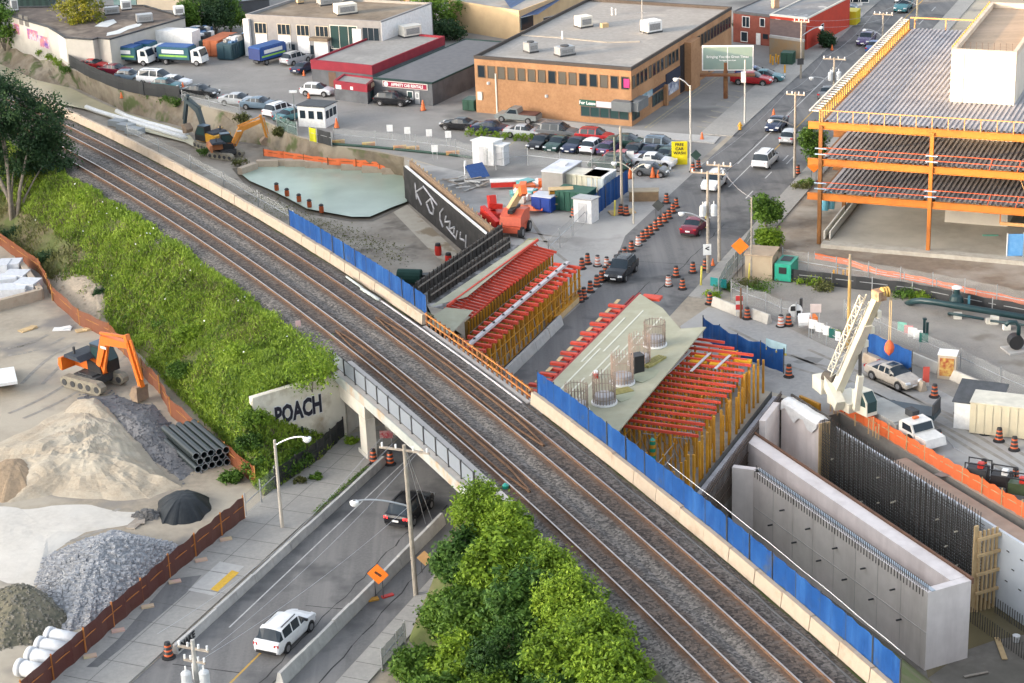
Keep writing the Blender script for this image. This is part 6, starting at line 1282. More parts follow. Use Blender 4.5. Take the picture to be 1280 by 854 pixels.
lpart(bl,'chassis',olr,(0,0,.5,2.2,3.,.6));lprof(bl,'turntable',olr,[(-1.6,1.15),(-1.7,2.3),(-.2,2.5),(1.0,2.),(1.2,1.15)],-1.1,1.1);lpart(bl,'engine_cover',black,(0,-.2,2.3,.5,2.4,.35))
for x in (-1.1,1.1):
 for y in (-1.1,1.1):lwheel(bl,x,y,.55,.4)
part('boom',pm('lift_tan',(.6,.42,.22)),bl,'beam',at(637,262,G+2.4),at(653,236,G+4.2),.5,.6);part('boom_tip',orange,bl,'beam',at(652,240,G+4.),at(655,237,G+4.5),.6,.9)
rl_=thing('scissor_lift','folded bright red lift platform by the timber edge of the dark wall','lift',at(617,276),-math.radians(60));lpart(rl_,'base',redp,(0,0,.4,1.6,3.2,.5));[lwheel(rl_,x,y,.4,.3)for x in (-.8,.8)for y in (-1.1,1.1)]
part('arm',redp,rl_,'beam',at(622,282,G+.6),at(603,262,G+1.4),.5,.9);part('mast',redp,rl_,'beam',at(616,262,G+1.),at(614,244,G+2.4),.7,1.1);part('jib',redp,rl_,'beam',at(611,257,G+1.6),at(628,258,G+1.4),.3,.5);part('control_box',offw,rl_,'box',*at(617,252,G+1.4).xy,G+1.4,.6,.5,.6)
drm=stripem('drum_bands',(.62,.1,.015),(.02,.018,.018),None,.3,.62,.5,'obj');drw=stripem('drum_bands_white',(.55,.12,.04),(.55,.54,.52),None,.3,.6,.5,'obj')
def drum_proto(m):
 t=thing('traffic_drum','x','traffic drum',(0,0,0));mb=MB();mb.lathe(0,0,[(.29,.06),(.28,.35),(.25,.36),(.25,.62),(.22,.63),(.21,.9),(.19,.96),(.16,1.0)],14);mb.build('barrel',m,t,True)
 mb=MB();mb.lathe(0,0,[(.44,0),(.44,.05),(.3,.09)],12);mb.build('base',rubber,t);mb=MB();mb.lathe(0,0,[(.2,.955),(.17,1.06),(.06,1.08)],12);mb.build('cap',black,t);return t
dp1,dp2=drum_proto(drm),drum_proto(drw);ud,uw=[],[]
def drums(pts,lab,group,wh=()):
 for i,(x,y)in enumerate(pts):
  P=at(x,y,G+.014);o=place(dp2 if i in wh else dp1,uw if i in wh else ud,P,0,lab%ORD[i],group,1.0)
drums(((738,365),(746,357.7),(752,352),(757,346.5),(762.8,340.5),(770,332),(775.5,327),(780.8,322),(789.2,314),(797.7,307),(803,301.5),(808,297),(813,293),(819,287.5),(824.5,282.5),(830.5,278),(836,273),(841,266),(845,259.5)),'%s drum from the near end of the line along the left edge of the road','drums along the left road edge',(9,))
drums(((725,377),(730,373),(727.5,336),(734.5,330),(747,332.5),(758.5,334.5)),'%s drum from the left among those around the end of the yellow shores','drums beside the left formwork',(4,5))
drums(((835.5,357.5),(845,346),(853,361.5),(866,341),(881.5,337)),'%s drum from the left in the loose group on the right side of the road','drums on the right side of the road',(0,))
drums(((887,380),(934,398.5),(976,408),(985.5,407),(986,471)),'%s drum from the left along the entrance of the crane yard','drums at the crane yard entrance',(2,))
drums(((1116,517),(1168,496),(1173,554),(1199,517),(1206,527.5),(1229.5,591),(1231,542.5),(1248.6,551.5),(1267.6,562.5),(1269,602)),'%s drum from the left around the haul road by the white shed','drums along the haul road')
drums(((467,578),(488,580.5),(211,822)),'%s drum of the few standing at the near underpass and its barrier','drums on the near road',())
drums(((866,215),(873,210.5),(997,218),(833,254),(717,271),(776,268),(783,269)),'%s drum from the list of single drums standing at pole feet beyond the crossing','drums at pole feet',())
for o,lab in zip(ud[-7:],('drum at the foot of the lamp post by the yellow sign board','drum just right of the lamp post by the yellow sign board','drum at the foot of the wooden pole beside the orange building','drum on a board at the far end of the line of drums','lone drum at the door of the white site cabin','drum on the pallet at the foot of the tall wooden pole','right-hand drum on the pallet at the tall wooden pole')):o['label']=lab
ud_=[o for o in ud if o.get('group')=='drums on the near road']
for o,lab in zip(ud_,('drum at the foot of the white bridge column','drum standing on the road under the bridge','drum at the end of the graffiti barrier on the near road')):o['label']=lab
cn=thing('traffic_cone','x','traffic cone',(0,0,0));mb=MB();mb.lathe(0,0,[(.2,.03),(.04,.75)],10);mb.build('cone',orange,cn);mb=MB();mb.box(0,0,0,.45,.45,.03);mb.build('base',black,cn);uc=[]
for x,y,s_,lab in ((529,138,1.7,'tall orange marker beside the grey door of the rental hall'),(421,160,1.6,'tall orange marker next to the white kiosk'),(386,123,1.,'small red cone in front of the white hatchback'),(380,95,1.,'small red cone behind the navy sedan'),(229,112,1.3,'tall cone at the right end of the black fence'),(877.5,175,1.2,'orange marker by the driveway near the lamp post'),(967,147,1.4,'orange barrel marker by the pole at the far kerb'),(1040,63,1.,'small cone on the sidewalk by the red house'),(788,223,1.6,'tall red cone left of the lamp post in the lot'),(816,222,1.5,'red cone below the white placard'),(823,222,1.2,'last red cone by the grey hatchback'),(891,332,.9,'small pink cone at the foot of the transformer pole'),(152,123,1.1,'red cone on the canal bank')):
 place(cn,uc,at(x,y,G+.015),0,lab,None,s_)
def lamp(t,P,zt,d,L,m=steel,drop=.35):
 d=Vector((d[0],d[1],0)).normalized();a=Vector((P[0],P[1],zt));pts=[a+d*(L*k/8)+Vector((0,0,.9*math.sin(k/8*1.6)))for k in range(9)]
 mb=MB();mb.tube(pts,.06,6);ar=mb.build('lamp_arm',m,t)
 e=pts[-1];mb=MB();mb.lathe(e.x+d.x*.2,e.y+d.y*.2,[(.1,e.z+.06),(.3,e.z-.02),(.28,e.z-.2),(.14,e.z-.34)],10);mb.build('lamp_head',white,ar)
def pole(lab,px,py,top,r=.15,m=polewood,cross=(),z=G,name='utility_pole',cat='pole',lean=None,h=None):
 P=at(px,py,z);h=h or hgt(P,top);t=thing(name,lab,cat,P);T=Vector((P.x,P.y,z+h))
 if lean:q=at(lean[0],lean[1],z+h);T=Vector((q.x,q.y,z+h))
 mb=MB();mb.tube([(P.x,P.y,z-.1),T],r,10,r*.72);mb.build('post',m,t)
 for f,L_ in cross:
  C_=P.lerp(T,f);part('crossarm',wood,t,'beam',C_+Vector((tv.x,tv.y,0))*L_,C_-Vector((tv.x,tv.y,0))*L_,.12,.14)
  for k in (-.9,-.35,.35,.9):c=C_+Vector((tv.x,tv.y,0))*L_*k;mb=MB();mb.cyl(c.x,c.y,c.z+.05,c.z+.32,.07,n=6);mb.build('insulator',white,t)
 return t,P,T,h
def cans(t,P,T,f,n=3):
 C_=P.lerp(T,f)
 for k in range(n):
  a=-.6+2.2*k;d=Vector((math.cos(a),math.sin(a),0))*.62;c=C_+d;mb=MB();mb.lathe(c.x,c.y,[(.05,c.z-.55),(.3,c.z-.5),(.3,c.z+.4),(.22,c.z+.5),(.05,c.z+.55)],12);o=mb.build('transformer',paint('can_grey',(.55,.57,.58),.5),t)
  mb=MB();mb.cyl(c.x,c.y,c.z+.5,c.z+.85,.05,n=6);mb.build('bushing',white,o)
W_={}
t,P,T,h=pole('concrete lamp post with a curved white arm beside the screened fence',353,661,550,.13,pm('lamp_concrete',(.46,.42,.36),(.4,.36,.31),3.),lean=(343,550));lamp(t,T,T.z-.4,tv,2.3);W_['A']=T
t,P,T,h=pole('wooden pole with a pale crossarm and lamp arm between the near road and the bush',520,745,556,.17,polewood,((.965,1.7),),lean=(505,556));lamp(t,P.lerp(T,.6),P.lerp(T,.6).z,-Vector((1.,.25,0)),3.2);W_['B']=T;W_['Bm']=P.lerp(T,.6)
for k,(x,y)in enumerate(((532,655),(540,650))):part('guy_wire',steel,t,'tube',[T,at(x,y,G+.3)],.02,4)
PB=at(252,905);t,P,T,h=pole('near pole top with transformers and insulators above the road, in front of the graffiti barrier',252,905,800,.17,pm('grey_pole',(.42,.41,.38),(.35,.34,.32),3.),((.9,1.),(.75,.7)));cans(t,P,T,.58,3);W_['C']=T
t,P,T,h=pole('wooden pole with three pale transformers and a white arrow sign right of the road',885,341,214,.16,polewood,((.98,1.6),));cans(t,P,T,.63);lamp(t,P,P.lerp(T,.5).z,-Vector((tv.x,tv.y,0))-Vector((sv.x,sv.y,0))*.2,2.2);W_['D']=T
sgn=part('sign_plate',white,t,'box',*(P-Vector((.1,.25,0))).xy,G+1.8,.75,.05,1.05,.05);Q=P-Vector((.1,.29,0));text_mesh('sign_arrow','<',.7,facing((Q.x,Q.y,G+2.4),math.pi+.05),black,sgn,.005,.02)
t,P,T,h=pole('second bare wooden pole close behind the transformer pole',899,327,205,.17,polewood,((.985,1.2),));W_['E']=T
t,P,T,h=pole('tall wooden pole rising from a pallet in front of the blue site fence',777.6,266,158,.17);W_['F']=T;part('pallet',lumber,t,'box',P.x,P.y,G+.02,2.6,1.4,.12,.2);
t,P,T,h=pole('short greenish pole behind the blue site fence',769,233,172,.12,pm('green_pole',(.3,.31,.22)))
t,P,T,h=pole('slim double-armed lamp post near the blue site fence',792,280,210,.1,pm('lamp_cream',(.5,.47,.4)),name='street_lamp',cat='street lamp');
for s_ in (1,-1):lamp(t,T,T.z-.3,tv*s_-sv*.3,1.6,pm('lamp_cream',(.5,.47,.4)))
t,P,T,h=pole('white lamp post at the driveway corner beside the yellow sign board',863.5,213,107,.12,pm('lamp_white',(.55,.53,.48)),name='street_lamp',cat='street lamp');lamp(t,T,T.z-.2,-tv,1.4)
t,P,T,h=pole('pale pole with a grey box along the lot with the red sedan',931,155,75,.12,pm('lamp_white',(.55,.53,.48)));part('box',white,t,'box',P.x-.2,P.y-.2,G+5,.5,.4,1.2,0)
t,P,T,h=pole('wooden pole with a lamp arm in front of the red house',1001,98,25,.14,polewood,((.97,1.),));lamp(t,P,P.lerp(T,.72).z,Vector((1,.4,0)),2.6);part('traffic_sign',dsteel,t,'box',P.x-.1,P.y-.2,G+1.8,.8,.05,.8,0);W_['G']=T
t,P,T,h=pole('wooden pole with a curved lamp arm at the left of the orange building',993,222,115,.15,polewood,((.97,1.),));lamp(t,P,P.lerp(T,.6).z,-Vector((1,.1,0)),2.4);W_['H']=T
t,P,T,h=pole('far pole with two pale transformers behind the orange building corner',1042,121,72,.15,polewood,((.96,1.4),));cans(t,P,T,.55,3);lamp(t,P,P.lerp(T,.35).z,-Vector((1,.1,0)),2.6);W_['I']=T
t,P,T,h=pole('thin far pole with a lamp arm above the roof edge ladder',1103,58,16,.14,polewood,((.95,1.3),));lamp(t,P,P.lerp(T,.3).z,-Vector((1,-.3,0)),2.2);W_['J']=T
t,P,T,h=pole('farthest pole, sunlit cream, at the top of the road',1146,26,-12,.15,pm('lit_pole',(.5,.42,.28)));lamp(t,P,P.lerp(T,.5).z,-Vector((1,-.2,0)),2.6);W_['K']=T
t,P,T,h=pole('thin short pole beside the leafy street tree',939,350,247,.09,polewood);W_['L']=T
t,P,T,h=pole('yellow-brown pole standing in the gravel behind the crane',1060,436,318,.16,stripem('two_tone_pole',(.55,.35,.12),(.33,.28,.2),None,40.,.5),name='utility_pole');W_['M']=T
t,P,T,h=pole('lamp post in the rental lot with two small lamps',370,164,116,.08,pm('green_grey',(.2,.22,.21)),name='street_lamp',cat='street lamp');mb=MB();mb.box(T.x,T.y,T.z,.9,.3,.25);mb.build('lamp_head',white,t)
t,P,T,h=pole('leaning bare stump pole on the slope beside the graffiti wall',396,548,478,.14,pm('old_pole',(.25,.2,.16),(.17,.14,.12),2.),z=-5.6,lean=(389,478))
t,P,T,h=pole('dark green steel post behind the screened fence below the graffiti',410,541,512,.1,paint('post_green',(.02,.04,.04)),z=-5.8)
t,P,T,h=pole('shorter dark green post with a yellow foot behind the screened fence',380,563,533,.1,paint('post_green',(.02,.04,.04)),z=-5.8)
t,P,T,h=pole('lone brown timber post by the no-entry sign',926,398,360,.1,pm('post_brown',(.17,.09,.05)))
def wire(name,lab,pts,sag,r=.013):
 mb=MB();A=[]
 for a,b in zip(pts,pts[1:]):
  for k in range(12):f=k/12;q=a.lerp(b,f);A.append(q-Vector((0,0,sag*4*f*(1-f))))
 A.append(pts[-1]);mb.tube(A,r,4);tag(mb.build(name,wirem),lab,'wire')
wirem=pm('cable_grey',(.5,.5,.52));V=lambda x,y=0,z=0:Vector((x,y,z))
e1,e2=Vector((tv.x,tv.y,0))*1.5,Vector((tv.x,tv.y,0))*-1.5
farL=ST(200,-47.5,6)
for k,(d,lab)in enumerate(((e1,'right overhead wire'),(e2,'left overhead wire'))):
 wire('power_line',lab+' from the near transformer pole to the pole by the bush',[W_['C']+d*.8-V(0,0,.4),W_['B']+d+V(0,0,.3)],.6)
 wire('power_line',lab+' along the far road between the building-side poles',[W_['D']+d,W_['H']+d*.6,W_['I']+d*.8,W_['J']+d*.8,W_['K']+d*.5],.7)
wire('power_line','overhead wire crossing the road from the red house pole',[W_['G'],W_['J']],.5);wire('power_line','second overhead wire crossing the road from the red house pole',[W_['G']-V(0,0,.7),W_['J']-V(0,0,.8)],.6)
wire('power_line','thin wire from the bush-side pole down towards the underpass lamp post',[W_['Bm'],W_['C']-V(0,0,1.5)],.5);wire('power_line','bright upper wire from the bush-side pole over the sidewalk',[W_['B']+e2*.5,W_['C']+e2*1.5],.8)
wire('power_line','thin wire from the twin poles to the pole by the street tree',[W_['E'],W_['L']],.5,.015)
wire('extension_cord','dark red cable lying along the haul road from the crane truck',[at(x,y,G+.05)for x,y in ((1160,536),(1176,540),(1193,560),(1216,572),(1235,580),(1262,596),(1290,606))],0.,.03);bpy.data.objects[-1]if False else None
def diamond(lab,px,py,base,m,w_=.75,body=None,stand=True,name='road_sign'):
 P=at(*base);t=thing(name,lab,'sign',P);C_=at(px,py,P.z);hgt_=hgt(P,py);zc=P.z+hgt_;mb=MB();k=w_;n=Vector((-.25,-1,0)).normalized();x=Vector((n.y,-n.x,0))*-1
 c=Vector((P.x,P.y,zc));mb.face(c+x*k,c+V(0,0,k),c-x*k,c-V(0,0,k));b=-n*.03;mb.face(c+x*k+b,c-V(0,0,k)+b,c-x*k+b,c+V(0,0,k)+b);pl=mb.build('plate',m,t)
 for s_ in (-.25,.25):part('leg',dsteel,t,'beam',P+x*s_,(c+x*s_-n*.05),.05,.05)
 if stand:part('foot',fyel,t,'box',P.x-.4,P.y-.2,P.z,.7,.4,.12,.3);part('foot',redp,t,'box',P.x+.5,P.y+.2,P.z,.8,.3,.1,.5)
 if body:text_mesh('lettering',body,.42,facing((c.x+n.x*.015,c.y+n.y*.015,zc),math.atan2(n.x,n.y))@Matrix.Rotation(-.6,4,'Z'),black,pl,.004,.015)
 return t
osn=pm('orange_sign',(.8,.19,.02),(.72,.17,.02),2.,.5)
diamond('orange diamond roadworks sign on a low stand behind the near barrier',475,718,(474.5,748),osn,.72,'==')
diamond('orange diamond sign beside the grass strip at the orange building',1016,208,(1017,228),osn,.7)
diamond('big orange square warning sign on two legs by the green fence',924,308,(925,346),osn,.8,None,False)
diamond('dark back of a diamond sign on legs next to the line of drums',822,257,(823,277),pm('sign_back',(.06,.065,.065)),.62,None,False)
diamond('faded orange diamond sign standing half hidden at the bush by the wooden pole',527,698,(532,716),pm('faded_orange',(.45,.27,.12)),.55,None,False)
diamond('dark green back of a sign beside the lamp post at the crossing',870,194,(870,214),pm('sign_green',(.03,.06,.05)),.6,None,False)
diamond('round orange sign in the lot behind the toilet trailer',712,207,(712,216),osn,.6,None,False)
diamond('orange sign board propped against the white shed in the crane yard',1219,521,(1218,533),osn,.95,None,False)
def plate(name,lab,px,py,w_,hh,z0,m,h=math.pi,legs=True,words=None,tm=None,size=.3,cat='sign',tilt=0):
 P=at(px,py);t=thing(name,lab,cat,P);n=Vector((math.sin(h),math.cos(h),0));x=V(0,0,1).cross(n);
 part('board',m,t,'wall',P-x*w_/2,P+x*w_/2,G+z0,G+z0+hh,.06)
 if legs:
  for s_ in (-.35,.35):part('leg',steel,t,'beam',P+x*w_*s_-n*.06,P+x*w_*s_-n*.06+V(0,0,z0+hh*.6),.06,.06)
 for i,wd in enumerate(words or []):text_mesh('lettering',wd[0],wd[1],facing((P.x+n.x*.04,P.y+n.y*.04,G+z0+hh*wd[2]),h),wd[3],t,.004,.012)
 return t
hh_=math.pi+.1
plate('sign_board','tall yellow upright sign board with dark lettering beside the parked cars',849.5,206.5,1.7,2.6,.05,pm('sign_yellow2',(.75,.62,.02)),hh_,False,(('FREE',.45,.86,black),('CAR',.45,.68,black),('WASH',.45,.5,black)))
P=at(907,123);bb=thing('billboard','large green-grey billboard on a single rusty post in the lot','billboard',P);zc=G+hgt(P,88);zt=G+hgt(P,57);h=math.pi+.16;n=Vector((math.sin(h),math.cos(h),0));x=V(0,0,1).cross(n)
c=P+x*.25;wB=3.1
part('post',rust,bb,'tube',[P,V(P.x,P.y,zc+1)],.28,12);part('frame',white,bb,'wall',c-x*wB,c+x*wB,zc,zt,.3);part('face',pm('billboard_green',(.2,.28,.255),(.24,.31,.27),.5,.5),bb,'wall',c-x*(wB-.15)+n*.12,c+x*(wB-.15)+n*.12,zc+.15,zt-.15,.14);part('divider',white,bb,'wall',c-x*.04+n*.17,c+x*.04+n*.17,zc+.15,zt-.15,.1)
part('catwalk',rust,bb,'wall',c-x*(wB+.2)+n*.7,c+x*(wB+.2)+n*.7,zc-.5,zc-.3,.9)
for s_,sz,f,m in (('Bringing You the Great Times',.42,.56,white),('The biggest event of year',.2,.42,white)):text_mesh('lettering',s_,sz,facing((c+n*.225)+V(0,0,zc+(zt-zc)*f-c.z),h),m,bb,.004,.01)
plate('site_sign','pale pink notice board on a post behind the crane yard gate',1019,423,.9,.75,2.3,pm('pale_pink',(.6,.5,.47)),hh_)
plate('no_entry_sign','white and red no-entry board on a thin post beside the white barriers',924,397,.6,1.5,.5,stripem('no_entry',(.55,.04,.04),(.62,.6,.58),None,.8,.4),hh_)
plate('no_entry_sign','white marker with a red disc by the beige car',1157,487,.5,1.6,.3,stripem('no_entry2',(.5,.08,.06),(.62,.6,.56),None,3.,.2),hh_)
plate('site_banner','teal banner leaning on the fence behind the white barriers',898,364,1.6,.8,.4,paint('banner_teal',(.02,.25,.25)),hh_+.5,False)
plate('closure_sign','red and white closure sign hanging in the underpass',484,560,1.0,.6,.8,pm('closure_red',(.5,.06,.08),(.6,.5,.5),3.),hh_)
plate('notice_board','small white notice on posts in front of the parked cars',788,209,.8,1.,.8,white,hh_);plate('notice_board','white placard at the right end of the front row of cars',809,214,.9,.9,.7,white,hh_)
for i,(x,y)in enumerate(((488,175),(510,178),(537,181),(561,183),(544,201))):plate('notice','%s white notice from the left on the thin fence along the excavation'%ORD[i],x,y,.7,.8,1.,white,hh_)
for i,(x,y,z_)in enumerate(((633,633,-1.5),(816,574,-4.8))):
 P=at(x,y,z_);mb=MB();t=thing('marker_post',('green and yellow striped marker post at the edge of the ballast by the bush','green and yellow striped marker post among the yellow shores')[i],'marker',P);mb.cyl(P.x,P.y,z_,z_+1.5,.22,n=10);mb.build('post',stripem('green_yellow_bands',(.01,.3,.18),(.65,.32,.02),None,.56,.5),t);mb=MB();mb.lathe(P.x,P.y,[(.22,z_+1.5),(.05,z_+1.65)],10);mb.build('cap',paint('cap_teal',(.02,.3,.25)),t)
for i,(px,py)in enumerate(((374,420),(653,668),(686,697))):P=at(px,py,-.6);t=thing('track_marker',('small red and white marker sign on the grass beside the near track','white number plate on a post at the bush by the ballast','tiny red-topped sign at the edge of the bush by the ballast')[i],'sign',P);part('post',steel,t,'beam',P,P+V(0,0,1.),.05,.05);part('plate',white if i==1 else pm('pink_plate',(.6,.4,.4)),t,'box',P.x,P.y-.05,P.z+.8,.65 if i==1 else .4,.04,.3 if i==1 else .5,.3)
P=at(1001,402);t=thing('survey_target','black and white round survey target on a dark post at the yard corner','survey target',P);part('post',black,t,'beam',P,P+V(0,0,2.1),.28,.2);c=P+V(-.5,-.2,1.1);mb=MB();mb.tube([c,c+V(0,-.06,0)],.6,16);o=mb.build('disc',white,t);part('disc_quarter',black,o,'box',c.x-.22,c.y-.09,c.z,.42,.04,.42,0);part('disc_quarter',black,o,'box',c.x+.22,c.y-.09,c.z-.42,.42,.04,.42,0)
P=at(1006,414);t=thing('light_trailer','white and orange equipment trailer at the gate of the crane yard','trailer',P);mb=MB();mb.tube([P+V(-.5,.2,.9),P+V(.5,0,1.)],.6,12);mb.build('tank',white,t);part('engine_box',osn,t,'box',P.x+.6,P.y-.1,G+.5,.7,.9,.9,.1);lwheel(t,.5,-.55,.35,.2)
P=at(908,415);
def shed(name,lab,cat,px,py,h,L,Wd,H,m,rm,lean=.25,door=True,wins=0):
 t=thing(name,lab,cat,at(px,py),-math.radians(h));lprof(t,'wall',m,[(-L/2,0),(-L/2,H),(L/2,H-lean),(L/2,0)],-Wd/2,Wd/2)
 lprof(t,'roof',rm,[(-L/2-.15,H+.03),(-L/2-.15,H+.15),(L/2+.15,H+.12-lean),(L/2+.15,H+.03-lean)],-Wd/2-.15,Wd/2+.15)
 if door:lpart(t,'door',pm('pale_door',(.52,.52,.53)),(0,-L/2-.02,.1,.9,.08,1.95))
 for k in range(wins):
  lpart(t,'window',glass,((-.32+.32*k)*Wd,-L/2-.02,1.05,.7,.07,.95));lpart(t,'window',glass,(Wd/2+.02,(-.3+.3*k)*L,1.05,.07,.7,.95))
 return t
droof=pm('dark_roof',(.08,.085,.095),(.06,.065,.07),2.)
shed('kiosk','white kiosk with a dark flat roof and windows in the rental lot','kiosk',398,155,23,3.2,3.6,2.5,white,droof,.1,False,3)
shed('site_shed','larger white shed with an overhanging roof at the edge of the site','shed',610,203,28,2.2,2.6,2.6,white,white,.2)
shed('portable_toilet','small white toilet cabin right of the larger white shed','portable toilet',627,205,28,1.3,1.3,2.2,paint('cabin_grey',(.6,.63,.66)),white,.05)
shed('site_cabin','small white cabin at the end of the blue site fence','cabin',733,276,30,1.6,2.,2.4,white,paint('grey_lid',(.38,.38,.38)),.1)
shed('tool_shed','white shed with a dark shingle roof beside the cream container','shed',1224,529,205,3.0,3.2,2.6,white,droof,.5,False)
t=thing('container','cream shipping container at the right edge behind the drums','container',at(1262,540),-math.radians(113));lpart(t,'shell',pm('cream_container',(.58,.52,.37),(.53,.47,.34),1.),(0,0,.1,2.4,5.5,2.4));[lpart(t,'rib',pm('cream_container',(.58,.52,.37)),(1.22,-2.4+.6*k,.2,.06,.2,2.2))for k in range(9)];lpart(t,'roof',pm('cream_roof',(.62,.59,.5)),(0,0,2.51,2.5,5.6,.06))
t=thing('utility_box','beige concrete utility hut beside the green generator','hut',at(952,345),-math.radians(20));lpart(t,'wall',pm('hut_beige',(.42,.34,.24),(.38,.3,.21),1.),(0,0,0,2.5,2.6,2.3));lpart(t,'roof',pm('hut_roof',(.4,.31,.22)),(0,0,2.31,2.7,2.8,.14));lpart(t,'vent',black,(1.27,.3,1.,.06,.4,.4))
t=thing('generator','bright green generator box beside the beige hut','generator',at(983,347),-math.radians(24));lpart(t,'casing',paint('gen_green',(.02,.33,.22),.5),(0,0,.1,1.5,2.6,1.6));lpart(t,'top_vent',dsteel,(0,.2,1.71,.9,1.2,.06));lpart(t,'label_panel',black,(0,-1.32,.8,.7,.05,.6));lpart(t,'skid',dsteel,(0,0,0,1.6,2.7,.1))
t=thing('tool_kiosk','small open-fronted tan kiosk with red shelves at the white barriers','kiosk',at(1184,471),-math.radians(200));lpart(t,'casing',pm('tan_box',(.5,.42,.33)),(0,0,.0,1.4,1.2,2.0));lpart(t,'front',pm('red_brown',(.3,.06,.03),(.5,.35,.1),3.),(0,.62,.3,1.1,.06,1.5));lpart(t,'lid',white,(0,0,2.01,1.5,1.3,.08))
st_=pm('steel_tank',(.3,.29,.27),(.26,.25,.235),1.,.5)
t=thing('storage_tank','tall grey steel box tank with a pale lid among the site materials','tank',at(703,242),-math.radians(28));lpart(t,'casing',st_,(0,0,0,2.4,4.6,2.9));lpart(t,'lid',pm('tank_lid',(.6,.62,.68)),(0,0,2.91,2.5,4.7,.12));lpart(t,'hatch',white,(0,.3,3.04,.9,.9,.18))
container('shipping_container','cream corrugated container right of the grey steel tank',730,246,118,5.,2.4,2.5,pm('cream_cont2',(.5,.48,.38),(.45,.43,.34),1.),roofm=pm('cream_roof',(.62,.59,.5)))
container('shipping_container','pale grey container behind the blue site fence',751,247,28,3.,2.2,2.5,pm('grey_cont',(.45,.5,.52)),roofm=white)
container('shipping_container','dark green open-sided container below the cream one',720,262,118,3.6,2.2,2.,paint('cont_green',(.015,.08,.055),.5),roofm=pm('green_lid',(.05,.12,.09)))
container('shipping_container','small blue box container in front of the materials',681.5,263,28,1.8,2.2,1.5,paint('cont_blue',(.012,.05,.28),.5),roofm=pm('pale_lid',(.5,.53,.6)),ribs=False)
t=thing('shelf_rack','timber shelf rack filled with mixed parts beside the blue box','rack',at(702,262));lpart(t,'frame',lumber,(-1.2,0,0,.1,1.,2.2),(1.2,0,0,.1,1.,2.2),(0,0,2.2,2.5,1.,.08));lpart(t,'shelf',lumber,(0,0,.7,2.3,1.,.06));lpart(t,'shelf',lumber,(0,0,1.5,2.3,1.,.06));rr=random.Random(2)
for k in range(9):lpart(t,'goods',(orange,fyel,white,dsteel,redp)[k%5],(-.9+.8*(k%3),.1,.1+.74*(k//3),.5,.6,.4))
rr=random.Random(12)
for i in range(16):
 x,y=640+rr.random()*48,236+rr.random()*18;P=at(x,y);c_=rr.choice([white,white,tarpblue,offw,steel,paint('crate_teal',(.1,.35,.35)),orange]);t=thing('material_crate','%s pale or coloured crate in the heap of site materials behind the boom lift'%ORD[i],'crate',P,rr.random()*3,'crates among the site materials');sx,sy,sz=rr.uniform(.8,2.2),rr.uniform(.6,1.2),rr.uniform(.5,1.2);lpart(t,'box',c_,(0,0,.1,sx,sy,sz));lpart(t,'skid',wood,(0,0,0,sx,sy,.1))
t=thing('pipe_rack','red bench with white pipes laid across it near the solar panels','rack',at(634,236));lpart(t,'bench',redp,(0,0,.3,3.4,.9,.5));[lpart(t,'pipe',white,(.2,-.3+.25*k,.82,4,.16,.16))for k in range(4)]
t=thing('solar_panel','tilted blue solar panel trailer at the back of the site','solar panel',at(597,226),.5);mb=MB();a=loc_(t,0,0,0);mb.face(loc_(t,-1.1,-.8,.5),loc_(t,1.1,-.8,.5),loc_(t,1.1,.8,1.7),loc_(t,-1.1,.8,1.7));mb.build('panel',pm('pv',(.03,.07,.2),(.04,.09,.24),5.,.25),t);lpart(t,'frame',steel,(0,0,0,1.4,1.2,.5));lpart(t,'mast',white,(-1,.8,0,.2,.2,2.2))
for i,(x,y)in enumerate(((583,233),(592,236),(604,231),(570,228))):P=at(x,y);t=thing('plank_pile','%s heap of grey planks from the left behind the dark wall'%ORD[i],'planks',P);[part('plank',wood if k%2 else jersey,t,'beam',P+V(rr.uniform(-2,2),rr.uniform(-1.2,1.2),.1+.1*k),P+V(rr.uniform(-2,2),rr.uniform(-1.2,1.2),.1+.1*k),.25,.07)for k in range(7)]
t=thing('orange_netting','crumpled orange netting lying on the ground by the boom lift','netting',at(665,262));mb=MB();rr=random.Random(6)
g=[[at(648+6*i,256+2.6*j,G+.1+rr.random()*.7)for i in range(6)]for j in range(4)]
for j in range(3):
 for i in range(5):mb.face(g[j][i],g[j][i+1],g[j+1][i+1],g[j+1][i])
mb.build('net',omesh,t)
pile('timber_pile','pile of long pale timbers at the far end of the left formwork','timber',160,-66,12,5,pm('pale_timber',(.36,.33,.18),(.26,.24,.14),2.),1.15,z=-4.)
chain=bpy.data.materials.new('chain_link');screen_mat(chain,(.4,.42,.42),.22)
bscr=bpy.data.materials.new('black_screen');screen_mat(bscr,(.022,.024,.027),.97)
redscr=bpy.data.materials.new('red_screen');screen_mat(redscr,(.085,.02,.014),.97)
onet=bpy.data.materials.new('orange_net');screen_mat(onet,(.2,.055,.018),.76)
gscr=bpy.data.materials.new('green_screen');screen_mat(gscr,(.1,.17,.15),.6)
def px3(L,z=G):return [at(x,y,z)for x,y in L]
screen('screen_fence','long dark red-brown screen fence along the near left sidewalk',px3([(30,885),(68,852),(108,818),(143,785.5),(179,755),(213,724),(245.6,697.6),(278,671.5),(306,650)]),1.75,redscr,pm_=pm('orange_post',(.45,.17,.05)))
for i,(x,y)in enumerate(((109,820),(144,788),(181,758),(215,727),(248,700),(279,674))):P=at(x,y,G+.12);mb=MB();mb.box(P.x+.2,P.y-.1,P.z,.8,.4,.1,.3);tag(mb.build('fence_foot',pm('pink_foot',(.55,.35,.3),(.5,.42,.25),1.)),'%s pale fence foot block from the left on the near sidewalk'%ORD[i],'fence foot','fence feet on the sidewalk')
screen('mesh_gate','light steel mesh gate between the red-brown and the black screen fences',px3([(308,648),(327,630),(345,613)]),1.8,chain,pm_=steel)
